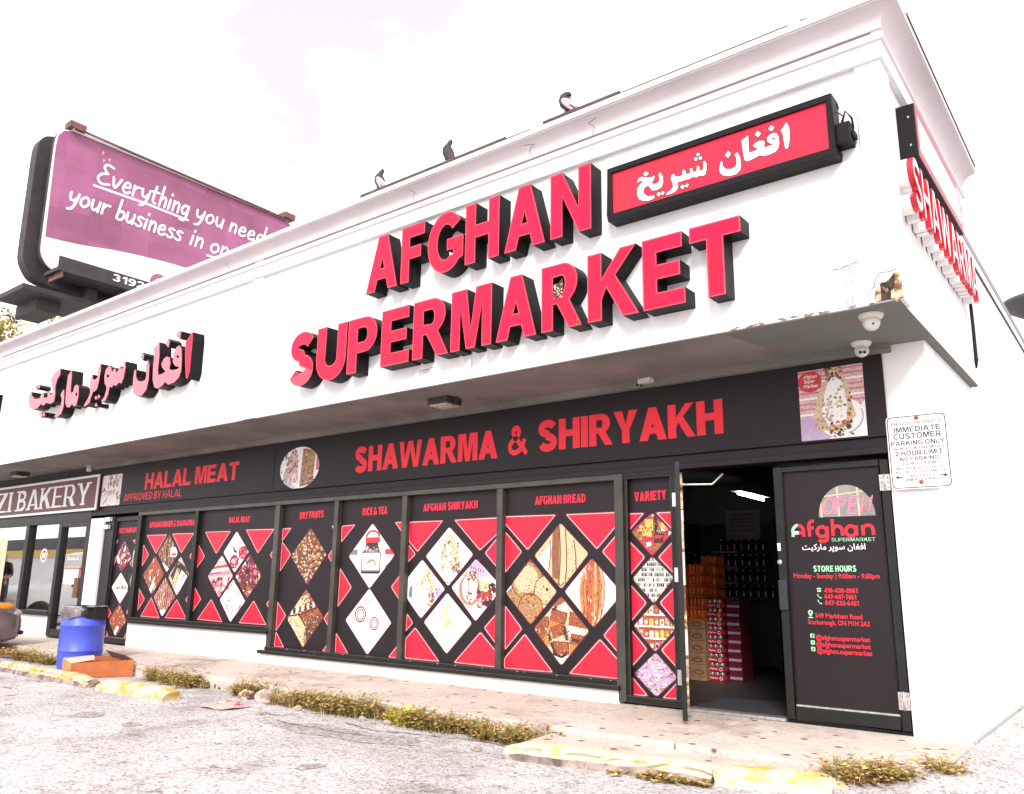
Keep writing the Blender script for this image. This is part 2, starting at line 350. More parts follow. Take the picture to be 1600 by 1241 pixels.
def smooth(pts, k=4):
    out = []
    for i in range(len(pts) - 1):
        p0, p1, p2, p3 = (Vector(pts[max(i - 1, 0)]), Vector(pts[i]), Vector(pts[i + 1]), Vector(pts[min(i + 2, len(pts) - 1)]))
        for j in range(k):
            t = j / k; q = 0.5 * (2 * p1 + (p2 - p0) * t + (2 * p0 - 5 * p1 + 4 * p2 - p3) * t * t + (3 * p1 - p0 - 3 * p2 + p3) * t ** 3); out.append((q.x, q.y))
    return out + [tuple(pts[-1])]
# a heavy sans alphabet drawn as outlines, cap height 1; each glyph is (width, [pieces]); a piece is [outer, holes...]
def glyph(ch, s=0.225, b=0.19):
    h = b
    def st(path, w=None): return [thick(path, w or (s + b) / 2)]
    if ch == 'A':
        W_, t = 1.0, 0.145; m = W_ / 2 - t; sw = s * 1.08
        y0, y1 = 0.2, 0.2 + b * 0.9
        ya = min(0.93, (W_ / 2 - sw) / m)
        return W_, [[[(0, 0), (sw, 0), (sw + y0 * m, y0), (W_ - sw - y0 * m, y0), (W_ - sw, 0), (W_, 0), (W_ / 2 + t, 1), (W_ / 2 - t, 1)], [(sw + y1 * m, y1), (W_ - sw - y1 * m, y1), (W_ / 2, ya)]]]
    if ch == 'B':
        o = [(0, 0)] + arc(.5, .275, .3, .275, -90, 70) + arc(.46, .755, .29, .245, -60, 90) + [(0, 1)]
        return .8, [[o, [(s, b * .85)] + arc(.48, .3, .13, .13, -90, 90, 6) + [(s, .43)], [(s, .6)] + arc(.45, .71, .11, .11, -90, 90, 6) + [(s, 1 - b * .85)]]]
    if ch == 'C':
        return .9, [st(arc(.47, .5, .47 - s / 2, .5 - b / 2, 42, 318, 22), s)]
    if ch == 'D':
        return .88, [[[(0, 0)] + arc(.4, .5, .48, .5, -90, 90, 14) + [(0, 1)], [(s, b)] + arc(.38, .5, .28, .5 - b, -90, 90, 12) + [(s, 1 - b)]]]
    if ch == 'E': return .78, [[[(0, 0), (.78, 0), (.78, h), (s, h), (s, .5 - h * .45), (.7, .5 - h * .45), (.7, .5 + h * .5), (s, .5 + h * .5), (s, 1 - h), (.75, 1 - h), (.75, 1), (0, 1)]]]
    if ch == 'F': return .74, [[[(0, 0), (s, 0), (s, .40), (.64, .40), (.64, .40 + h), (s, .40 + h), (s, 1 - h), (.74, 1 - h), (.74, 1), (0, 1)]]]
    if ch == 'G':
        a = arc(.5, .5, .5, .52, 48, 322, 26); i = arc(.5, .5, .5 - s, .52 - b, 322, 48, 22)[:]
        o = arc(.5, .5, .5, .52, 38, 318, 26)[0:] + [(.98, .18), (.98, .54), (.54, .54), (.54, .54 - h * .9), (.98 - s, .54 - h * .9), (.98 - s, .26)] + arc(.5, .5, .5 - s, .52 - b, 300, 40, 20)
        return .98, [[o]]
    if ch == 'H': return .88, [[[(0, 0), (s, 0), (s, .41), (.88 - s, .41), (.88 - s, 0), (.88, 0), (.88, 1), (.88 - s, 1), (.88 - s, .41 + h), (s, .41 + h), (s, 1), (0, 1)]]]
    if ch == 'I': return s, [[rect(0, s, 0, 1)]]
    if ch == 'J': return .68, [[thick([(.68 - s / 2, 1), (.68 - s / 2, .33)] + arc(.34, .33, .34 - s / 2, .33 - b / 2, -10, -180, 10), s)]]
    if ch == 'K': return .95, [[[(0, 0), (s, 0), (s, .30), (.36, .46), (.66, 0), (.95, 0), (.53, .62), (.92, 1), (.63, 1), (s, .60), (s, 1), (0, 1)]]]
    if ch == 'L': return .74, [[[(0, 0), (.74, 0), (.74, h), (s, h), (s, 1), (0, 1)]]]
    if ch == 'M': return 1.06, [[[(0, 0), (s * .9, 0), (s * .9, .72), (.53 - s * .42, 0), (.53 + s * .42, 0), (1.06 - s * .9, .72), (1.06 - s * .9, 0), (1.06, 0), (1.06, 1), (1.06 - s * 1.5, 1), (.53, .32), (s * 1.5, 1), (0, 1)]]]
    if ch == 'N': return .9, [[[(0, 0), (s, 0), (s, .62), (.9 - s, 0), (.9, 0), (.9, 1), (.9 - s, 1), (.9 - s, .37), (s, 1), (0, 1)]]]
    if ch in 'O0Q':
        w = .7 if ch == '0' else 1.0; p = [[arc(w / 2, .5, w / 2, .52, 0, 360, 28)[:-1], arc(w / 2, .5, w / 2 - s, .52 - b, 0, 360, 24)[:-1]]]
        return w, p
    if ch == 'P': return .82, [[[(0, 0), (s, 0), (s, .35)] + arc(.47, .675, .35, .325, -90, 90, 12) + [(0, 1)], [(s, .35 + b * .9)] + arc(.45, .675, .37 - s, .325 - b * .9, -90, 90, 10) + [(s, 1 - b * .9)]]]
    if ch == 'R': return .93, [[[(0, 0), (s, 0), (s, .39), (.36, .39), (.64, 0), (.93, 0), (.66, .42)] + arc(.50, .70, .34, .30, -52, 90, 11) + [(0, 1)], [(s, .39 + b * .85)] + arc(.48, .685, .345 - s, .30 - b * .85 + .01, -90, 90, 10) + [(s, 1 - b * .9)]]]
    if ch == 'S':
        p = arc(.42, .735, .42 - s / 2, .265 - b / 2 + .01, 18, 265, 16) + arc(.42, .275, .43 - s / 2, .275 - b / 2 + .01, 85, -162, 16)
        return .86, [st(p, (s + b) / 2 * 1.02)]
    if ch == 'T': return .82, [[[(.41 - s / 2, 0), (.41 + s / 2, 0), (.41 + s / 2, 1 - h), (.82, 1 - h), (.82, 1), (0, 1), (0, 1 - h), (.41 - s / 2, 1 - h)]]]
    if ch == 'U': return .88, [[thick([(s / 2, 1), (s / 2, .6), (s / 2, .36)] + arc(.44, .36, .44 - s / 2, .37 - b / 2, 180, 360, 16) + [(.88 - s / 2, .6), (.88 - s / 2, 1)], s)]]
    if ch == 'V': return .94, [[[(.47 - s * .55, 0), (.47 + s * .55, 0), (.94, 1), (.94 - s * 1.05, 1), (.47, .28), (s * 1.05, 1), (0, 1)]]]
    if ch == 'W': return 1.36, [[[(.34 - s * .5, 0), (.34 + s * .5, 0), (.68, .66), (1.02 - s * .5, 0), (1.02 + s * .5, 0), (1.36, 1), (1.36 - s * .95, 1), (1.02, .30), (.68 + s * .5, 1), (.68 - s * .5, 1), (.34, .30), (s * .95, 1), (0, 1)]]]
    if ch == 'X': return .92, [[[(0, 0), (s * 1.2, 0), (.46, .34), (.92 - s * 1.2, 0), (.92, 0), (.6, .51), (.9, 1), (.9 - s * 1.2, 1), (.46, .68), (.02 + s * 1.2, 1), (.02, 1), (.32, .51)]]]
    if ch == 'Y': return .92, [[[(.46 - s / 2, 0), (.46 + s / 2, 0), (.46 + s / 2, .4), (.92, 1), (.92 - s * 1.15, 1), (.46, .58), (s * 1.15, 1), (0, 1), (.46 - s / 2, .4)]]]
    if ch == 'Z': return .82, [[[(0, 0), (.82, 0), (.82, h), (.30, h), (.80, 1 - h), (.80, 1), (.04, 1), (.04, 1 - h), (.51, 1 - h), (0, h)]]]
    if ch == '&':
        return .98, [[thick(smooth([(.93, .02), (.55, .42), (.27, .74), (.33, .90), (.48, .91), (.56, .78), (.46, .62), (.26, .50)]), s * .8)], [thick(smooth([(.28, .52), (.11, .36), (.14, .16), (.34, .08), (.58, .16), (.74, .34), (.82, .52)]), s * .8)]]
    if ch == '-': return .42, [[rect(.02, .40, .36, .36 + b)]]
    if ch == '.': return s, [[rect(0, s, 0, s)]]
    if ch == ',': return s, [[[(0, -.12), (s * .6, -.05), (s, .2), (0, .2)]]]
    if ch == "'": return s, [[rect(0, s * .8, .7, 1)]]
    if ch == '/': return .5, [[[(0, 0), (s * .8, 0), (.5, 1), (.5 - s * .8, 1)]]]
    if ch == '1': return .5, [[[(.5 - s, 0), (.5, 0), (.5, 1), (.5 - s, 1), (.08, .80), (.08, .60), (.5 - s, .74)]]]
    if ch == '2': return .7, [[thick(arc(.35, .69, .35 - s / 2, .31 - b / 2, 170, -35, 12) + [(.12, .16)], s * .95)], [rect(0, .7, 0, b)]]
    if ch == '3': return .7, [[thick(arc(.33, .73, .35 - s / 2, .27 - b / 2, 160, -80, 10), s * .9)], [thick(arc(.33, .28, .37 - s / 2, .28 - b / 2, 90, -160, 12), s * .9)]]
    if ch == '4': return .74, [[[(.42, 0), (.42 + s, 0), (.42 + s, .2), (.74, .2), (.74, .2 + b), (.42 + s, .2 + b), (.42 + s, 1), (.40, 1), (0, .36), (0, .2), (.42, .2)], [(.42, .2 + b), (.17, .2 + b), (.42, .74)]]]
    if ch == '5': return .7, [[thick([(.66, 1 - b / 2), (.2, 1 - b / 2), (.14, .54)], b)], [thick(arc(.34, .31, .36 - s / 2, .31 - b / 2, 140, -160, 14), s * .95)]]
    if ch == '6': return .7, [[arc(.35, .31, .35, .32, 0, 360, 20)[:-1], arc(.35, .31, .35 - s, .32 - b, 0, 360, 16)[:-1]], [thick(smooth([(.62, .9), (.40, .93), (.2, .78), (s / 2, .45), (s / 2, .31)]), s * .95)]]
    if ch == '7': return .68, [[[(.12, 0), (.12 + s, 0), (.68, .85), (.68, 1), (0, 1), (0, 1 - b), (.42, 1 - b)]]]
    if ch == '8': return .7, [[arc(.35, .28, .35, .29, 0, 360, 20)[:-1], arc(.35, .28, .35 - s * .9, .29 - b * .8, 0, 360, 16)[:-1]], [arc(.35, .74, .31, .27, 0, 360, 20)[:-1], arc(.35, .74, .31 - s * .9, .27 - b * .8, 0, 360, 16)[:-1]]]
    if ch == '9': return .7, [[[(.7 - x, 1 - y) for x, y in c] for c in p] for p in glyph('6', s, b)[1]]
    return .34, []
def set_line(text, s=0.225, b=0.19, gap=0.09):
    x = 0.0; out = []
    for ch in text:
        w, ps = glyph(ch, s, b)
        for k, p in enumerate(ps): out.append(([[(x + q[0], q[1]) for q in c] for c in p], k))
        x += w + (gap if ch != ' ' else 0)
    return out, x - gap
def fit_line(mb, fm, text, lb, rb, h, m, d, s=0.225, b=0.19, gap=0.09, slant=0.0):
    ps, wd = set_line(text, s, b, gap); sx = (rb[0] - lb[0]) / wd; dz = (rb[1] - lb[1]) / wd
    for cs, k in ps:
        paint(mb, fm, [[(lb[0] + (q[0] + slant * q[1]) * sx, lb[1] + q[0] * dz + q[1] * h) for q in c] for c in cs], m, d + 0.0004 * k)
def strip(mb, fm, path, w, m, d, dd=0.0006, caps=True, taper=None):
    n = len(path); q = thick(path, w, taper=taper); L_, R_ = q[:n], q[n:][::-1]
    for i in range(n - 1):
        di = d + dd * (i % 5); mb.add([fm(a[0], a[1], di) for a in (L_[i], L_[i + 1], R_[i + 1], R_[i])], [(0, 1, 2, 3)], m)
    if caps:
        for k, c in ((0, path[0]), (1, path[-1])): paint(mb, fm, [ell(c[0], c[1], w / 2, w / 2, 10)], m, d + dd * (5 + k))
_font = {}
def round_text(text, off=0.02, shear=0.0):
    """outline of a line of text in the built-in face as 2-D verts and faces"""
    key = (text, off, shear)
    if key not in _font:
        c = bpy.data.curves.new('line', 'FONT'); c.body = text; c.offset = off; c.shear = shear; c.fill_mode = 'FRONT'
        o = bpy.data.objects.new('line', c); COL.objects.link(o)
        dg = bpy.context.evaluated_depsgraph_get(); me = bpy.data.meshes.new_from_object(o.evaluated_get(dg))
        vs = [(v.co.x, v.co.y) for v in me.vertices]; fs = [tuple(p.vertices) for p in me.polygons]
        bpy.data.objects.remove(o); bpy.data.curves.remove(c); bpy.data.meshes.remove(me)
        _font[key] = (vs, fs)
    return _font[key]
def fit_round(mb, fm, text, lb, rb, h, m, d, off=0.02, shear=0.0, cap=0.70, ymin=None):
    vs, fs = round_text(text, off, shear); x0 = min(v[0] for v in vs); x1 = max(v[0] for v in vs)
    sx = (rb[0] - lb[0]) / (x1 - x0); dz = (rb[1] - lb[1]) / (x1 - x0)
    base = 0.0 if ymin is None else min(v[1] for v in vs); ht = cap if ymin is None else max(v[1] for v in vs) - base
    mb.add([fm(lb[0] + (v[0] - x0) * sx, lb[1] + (v[0] - x0) * dz + (v[1] - base) / ht * h, d) for v in vs], fs, m)
# ------------------------------------------------------------------ measured artwork (metres on the shopfront plane)
WIN = {
'dry':{'red':[[(-8.958,1.916),(-8.788,1.919),(-8.959,1.752)],[(-7.826,1.922),(-7.719,1.918),(-7.736,1.827)],[(-8.955,1.72),(-8.746,1.543),(-8.955,1.316)],[(-7.748,1.652),(-7.877,1.512),(-7.741,1.37)],[(-8.958,0.84),(-8.762,0.67),(-8.955,0.457)],[(-7.733,0.82),(-7.89,0.659),(-7.733,0.511)],[(-8.95,0.418),(-8.761,0.232),(-8.967,0.229)],[(-7.737,0.365),(-7.874,0.231),(-7.724,0.225)]],'dia':[[(-8.311,1.912),(-7.915,1.531),(-8.311,1.116),(-8.716,1.524)],[(-8.323,1.046),(-7.912,0.672),(-8.313,0.25),(-8.711,0.63)]],'head':[(-8.581,2.053),(-8.037,2.062),(-8.584,2.155)]},
'rice':{'red':[[(-7.62,1.915),(-7.373,1.926),(-7.614,1.719)],[(-6.544,1.931),(-6.384,1.934),(-6.381,1.771)],[(-7.608,1.325),(-7.373,1.087),(-7.614,0.841)],[(-6.384,1.293),(-6.577,1.103),(-6.386,0.911)],[(-7.615,0.458),(-7.376,0.228),(-7.615,0.225)],[(-6.387,0.405),(-6.568,0.233),(-6.383,0.234)]],'dia':[[(-6.997,1.939),(-6.55,1.512),(-7.001,1.078),(-7.448,1.504)],[(-7.001,1.078),(-6.558,0.652),(-6.981,0.232),(-7.445,0.654)]],'head':[(-7.214,2.054),(-6.722,2.058),(-7.212,2.156)]},
'shir':{'red':[[(-6.292,1.927),(-5.727,1.925),(-6.136,1.564),(-6.285,1.689)],[(-5.49,1.927),(-4.792,1.929),(-4.789,1.776),(-5.085,1.567)],[(-6.288,1.625),(-6.181,1.523),(-6.287,1.44)],[(-4.788,1.718),(-4.991,1.523),(-4.781,1.333)],[(-6.271,0.761),(-6.183,0.667),(-6.284,0.576)],[(-6.124,0.599),(-5.719,0.238),(-6.28,0.241),(-6.278,0.467)],[(-4.782,0.846),(-4.983,0.657),(-4.784,0.463)],[(-5.052,0.594),(-4.78,0.363),(-4.782,0.236),(-5.439,0.243)]],'dia':[[(-5.592,1.849),(-5.191,1.509),(-5.584,1.129),(-5.98,1.492)],[(-6.042,1.451),(-5.638,1.092),(-6.03,0.727),(-6.282,0.959),(-6.284,1.227)],[(-5.139,1.454),(-4.783,1.162),(-4.781,1.064),(-5.132,0.727),(-5.529,1.114)],[(-5.595,1.045),(-5.189,0.7),(-5.581,0.329),(-5.976,0.685)]],'head':[(-6.057,2.063),(-5.135,2.066),(-6.047,2.159)]},
'bread':{'red':[[(-4.692,1.938),(-3.991,1.931),(-4.365,1.564),(-4.69,1.861)],[(-3.808,1.93),(-3.169,1.926),(-3.176,1.803),(-3.425,1.561)],[(-4.689,1.752),(-4.462,1.533),(-4.684,1.311)],[(-3.174,1.69),(-3.344,1.52),(-3.171,1.347)],[(-4.677,0.899),(-4.45,0.67),(-4.673,0.445)],[(-4.396,0.602),(-4.029,0.238),(-4.677,0.231),(-4.676,0.332)],[(-3.168,0.829),(-3.341,0.652),(-3.17,0.484)],[(-3.399,0.597),(-3.168,0.392),(-3.171,0.233),(-3.772,0.241)]],'dia':[[(-3.902,1.842),(-3.533,1.502),(-3.891,1.121),(-4.264,1.485)],[(-4.324,1.443),(-3.953,1.09),(-4.311,0.723),(-4.677,1.067)],[(-3.491,1.448),(-3.166,1.132),(-3.168,1.037),(-3.476,0.728),(-3.846,1.092)],[(-3.896,1.037),(-3.535,0.685),(-3.893,0.311),(-4.264,0.678)]],'head':[(-4.262,2.065),(-3.564,2.062),(-4.257,2.162)]},
'variety':{'red':[[(-3.019,1.906),(-2.858,1.905),(-3.018,1.749)],[(-2.676,1.904),(-2.502,1.903),(-2.506,1.735)],[(-3.016,1.613),(-2.852,1.457),(-3.015,1.29)],[(-2.502,1.613),(-2.671,1.456),(-2.507,1.298)],[(-3.014,1.163),(-2.845,0.998),(-3.008,0.826)],[(-2.506,1.152),(-2.669,1.002),(-2.501,0.821)],[(-3.011,0.705),(-2.852,0.539),(-3.008,0.379)],[(-2.497,0.702),(-2.667,0.541),(-2.499,0.379)],[(-3.015,0.245),(-2.863,0.098),(-3.014,0.091)],[(-2.494,0.254),(-2.495,0.099),(-2.66,0.091)]],'dia':[[(-2.741,1.908),(-2.515,1.707),(-2.754,1.472),(-2.991,1.725)],[(-2.754,1.462),(-2.514,1.252),(-2.747,0.995),(-2.99,1.239)],[(-2.747,0.991),(-2.507,0.764),(-2.747,0.522),(-2.986,0.762)],[(-2.743,0.512),(-2.51,0.291),(-2.748,0.091),(-2.988,0.291)]],'head':[(-2.948,2.04),(-2.571,2.045),(-2.948,2.139)]},
'halal':{'red':[[(-11.021,1.921),(-10.342,1.915),(-10.667,1.587)],[(-9.882,1.925),(-9.2,1.917),(-9.547,1.582)],[(-11.216,1.728),(-11.004,1.533),(-11.195,1.358)],[(-9.062,1.688),(-9.222,1.54),(-9.075,1.411)],[(-11.197,1.021),(-10.998,0.848),(-11.195,0.664)],[(-9.073,0.962),(-9.22,0.819),(-9.076,0.704)],[(-10.691,0.843),(-10.356,0.525),(-11.021,0.538)],[(-9.556,0.848),(-9.219,0.527),(-9.875,0.529)]],'dia':[[(-10.144,1.916),(-9.783,1.589),(-10.117,1.276),(-10.461,1.59)],[(-10.494,1.545),(-10.149,1.224),(-10.484,0.886),(-10.841,1.209)],[(-9.739,1.544),(-9.395,1.229),(-9.732,0.891),(-10.074,1.22)],[(-10.133,1.169),(-9.774,0.847),(-10.115,0.524),(-10.451,0.853)]],'head':[(-10.384,2.061),(-9.816,2.053),(-10.385,2.151)]},
'burger':{'red':[[(-12.88,1.912),(-12.249,1.907),(-12.524,1.607)],[(-12.032,1.917),(-11.395,1.911),(-11.709,1.606)],[(-12.969,1.74),(-12.775,1.572),(-12.945,1.397)],[(-11.329,1.63),(-11.431,1.543),(-11.339,1.441)],[(-12.954,0.97),(-12.757,0.813),(-12.93,0.631)],[(-11.332,0.931),(-11.427,0.831),(-11.311,0.741)],[(-12.524,0.83),(-12.211,0.521),(-12.799,0.525)],[(-11.707,0.82),(-11.368,0.528),(-12.004,0.528)]],'dia':[[(-12.133,1.912),(-11.797,1.595),(-12.103,1.273),(-12.451,1.602)],[(-12.535,1.545),(-12.191,1.249),(-12.522,0.891),(-12.873,1.221)],[(-11.709,1.534),(-11.4,1.241),(-11.72,0.89),(-12.043,1.201)],[(-12.132,1.184),(-11.766,0.87),(-12.107,0.537),(-12.451,0.849)]],'head':[(-12.835,2.051),(-11.389,2.05),(-12.831,2.151)]},
'rest':{'red':[[(-14.15,1.84),(-13.987,1.842),(-14.115,1.692)],[(-13.418,1.839),(-13.243,1.838),(-13.222,1.719)],[(-14.104,1.599),(-13.983,1.478),(-14.098,1.275)],[(-13.24,1.565),(-13.432,1.432),(-13.214,1.283)],[(-14.05,0.628),(-13.934,0.528),(-14.047,0.435)],[(-13.197,0.722),(-13.367,0.572),(-13.165,0.417)],[(-14.031,0.218),(-13.96,0.144),(-14.026,0.129)],[(-13.281,0.214),(-13.357,0.144),(-13.264,0.141)]],'dia':[[(-13.727,1.832),(-13.399,1.54),(-13.722,1.281),(-14.011,1.553)],[(-13.729,1.263),(-13.369,0.989),(-13.642,0.708),(-14.013,0.992)],[(-13.657,0.703),(-13.344,0.423),(-13.665,0.133),(-13.971,0.412)]],'head':[(-14.01,1.985),(-13.368,1.987),(-14.015,2.079)]},
}
TX={
'b_halal':[(-13.038,2.736),(-10.136,2.736),(-13.046,3.031),(-10.136,3.035)],
'b_appr':[(-13.755,2.562),(-11.766,2.538),(-13.757,2.694),(-11.789,2.664)],
'b_photo':[(-14.648,2.502),(-13.892,2.504),(-14.643,3.097),(-13.915,3.102)],
'b_bakery':[(-18.408,2.539),(-14.947,2.567),(-18.461,3.05),(-14.867,3.012)],
'b_ZI':[(-19.412,2.514),(-18.568,2.537),(-19.498,3.043),(-18.639,3.039)],
'b_baksign':[(-19.166,2.419),(-14.662,2.451),(-19.432,3.159),(-14.694,3.095)],
'b_shaw':[(-7.355,2.648),(-4.781,2.647),(-7.36,3.012),(-4.796,2.984)],
'b_amp':[(-4.621,2.662),(-4.326,2.66),(-4.627,3.014),(-4.343,3.002)],
'b_shir':[(-4.389,2.691),(-1.891,2.659),(-4.377,3.072),(-1.881,3.006)],
'b_circ':[(-9.055,2.811),(-8.125,2.806),(-8.612,3.128),(-8.544,2.5)],
'b_ice':[(-1.118,2.495),(-0.531,2.499),(-1.114,3.173),(-0.523,3.181)],
'b_icec':[(-1.104,3.072),(-0.883,3.055),(-0.985,3.175),(-0.996,2.956)],
'boards':[(-14.753,3.23),(-9.184,2.492),(-9.188,3.185),(-0.352,3.239),(-0.362,2.476)],
'd_arch':[(-1.031,1.811),(-0.538,1.795),(-0.756,2.087)],
'd_afg':[(-1.29,1.635),(-0.555,1.628),(-0.893,1.776)],
'd_g':[(-1.002,1.586)],
'd_sup':[(-0.933,1.583),(-0.558,1.58),(-0.931,1.615)],
'd_arab':[(-1.202,1.505),(-0.646,1.502),(-1.199,1.551)],
'd_hours':[(-1.113,1.315),(-0.737,1.317),(-1.11,1.369)],
'd_mon':[(-1.296,1.259),(-0.549,1.26),(-1.293,1.299)],
'd_p1':[(-1.028,1.132),(-0.742,1.135),(-1.026,1.171)],
'd_p2':[(-1.029,1.077),(-0.758,1.083),(-1.026,1.118)],
'd_p3':[(-1.028,1.024),(-0.74,1.029),(-1.025,1.062)],
'd_ad1':[(-1.125,0.911),(-0.721,0.91),(-1.122,0.952)],
'd_ad2':[(-1.194,0.853),(-0.664,0.856),(-1.192,0.894)],
'd_ic1':[(-1.095,1.14),(-1.055,1.176)],
'd_ic2':[(-1.091,1.087),(-1.059,1.121)],
'd_ic3':[(-1.094,1.037),(-1.056,1.073)],
'd_pin':[(-1.189,0.914),(-1.143,0.974)],
'd_at1':[(-1.131,0.722),(-0.67,0.732),(-1.128,0.768)],
'd_at2':[(-1.133,0.664),(-0.67,0.676),(-1.129,0.713)],
'd_at3':[(-1.129,0.609),(-0.661,0.624),(-1.126,0.657)],
'd_i1':[(-1.183,0.733),(-1.142,0.77)],
'd_i2':[(-1.182,0.675),(-1.141,0.712)],
'd_i3':[(-1.181,0.62),(-1.14,0.654)],
'd_pull':[(-1.439,0.975),(-1.347,0.966),(-1.417,1.241),(-1.342,1.247)],
'd_plate':[(-1.426,1.511),(-1.389,1.573)],
'd_knob':[(-1.407,1.4)],
'd_h1':[(-0.477,2.011),(-0.388,2.147)],
'd_h2':[(-0.474,0.189),(-0.391,0.338)],
'd_leaf':[(-1.349,2.225),(-0.458,2.247),(-0.473,0.151),(-1.345,0.13)],
'box':[(-2.383,5.093),(-0.253,5.128),(-2.37,4.568),(-0.246,4.563),(-2.336,5.048),(-0.301,5.064),(-2.327,4.629),(-0.301,4.675)],
'box_ar':[(-2.064,4.736),(-1.366,4.769),(-1.241,4.729),(-0.62,4.758),(-0.67,5.007)],
's_frame':[(-0.369,2.007),(0.106,2.007),(-0.365,2.651),(0.118,2.643)],
's_r1':[(-0.324,2.563),(0.071,2.558),(-0.325,2.591)],
's_r2':[(-0.309,2.501),(0.059,2.493),(-0.305,2.546)],
's_r3':[(-0.317,2.442),(0.062,2.435),(-0.313,2.491)],
's_r4':[(-0.341,2.384),(0.082,2.378),(-0.339,2.425)],
's_r5':[(-0.331,2.346),(0.081,2.34),(-0.332,2.37)],
's_r6':[(-0.312,2.295),(0.057,2.291),(-0.308,2.336)],
's_r7':[(-0.281,2.251),(0.025,2.246),(-0.278,2.284)],
's_r8':[(-0.264,2.212),(0.005,2.21),(-0.261,2.238)],
's_r9':[(-0.331,2.175),(0.073,2.168),(-0.329,2.197)],
's_r10':[(-0.328,2.143),(0.074,2.137),(-0.327,2.166)],
's_r11':[(-0.252,2.107),(-0.001,2.109),(-0.25,2.13)],
's_r12':[(-0.275,2.075),(0.023,2.072),(-0.275,2.1)],
's_aL':[(-0.333,2.114),(-0.272,2.11)],
's_aR':[(0.018,2.109),(0.083,2.109)],
's_bolt':[(-0.118,2.62),(-0.127,2.063)],
'arab_big':[(-11.388,4.919),(-9.351,4.763),(-11.288,4.018),(-9.352,3.986),(-13.037,4.912),(-11.279,4.61),(-12.755,3.852),(-11.156,3.877),(-15.266,5.014),(-12.989,4.731),(-14.869,3.79),(-12.755,3.852)],
}
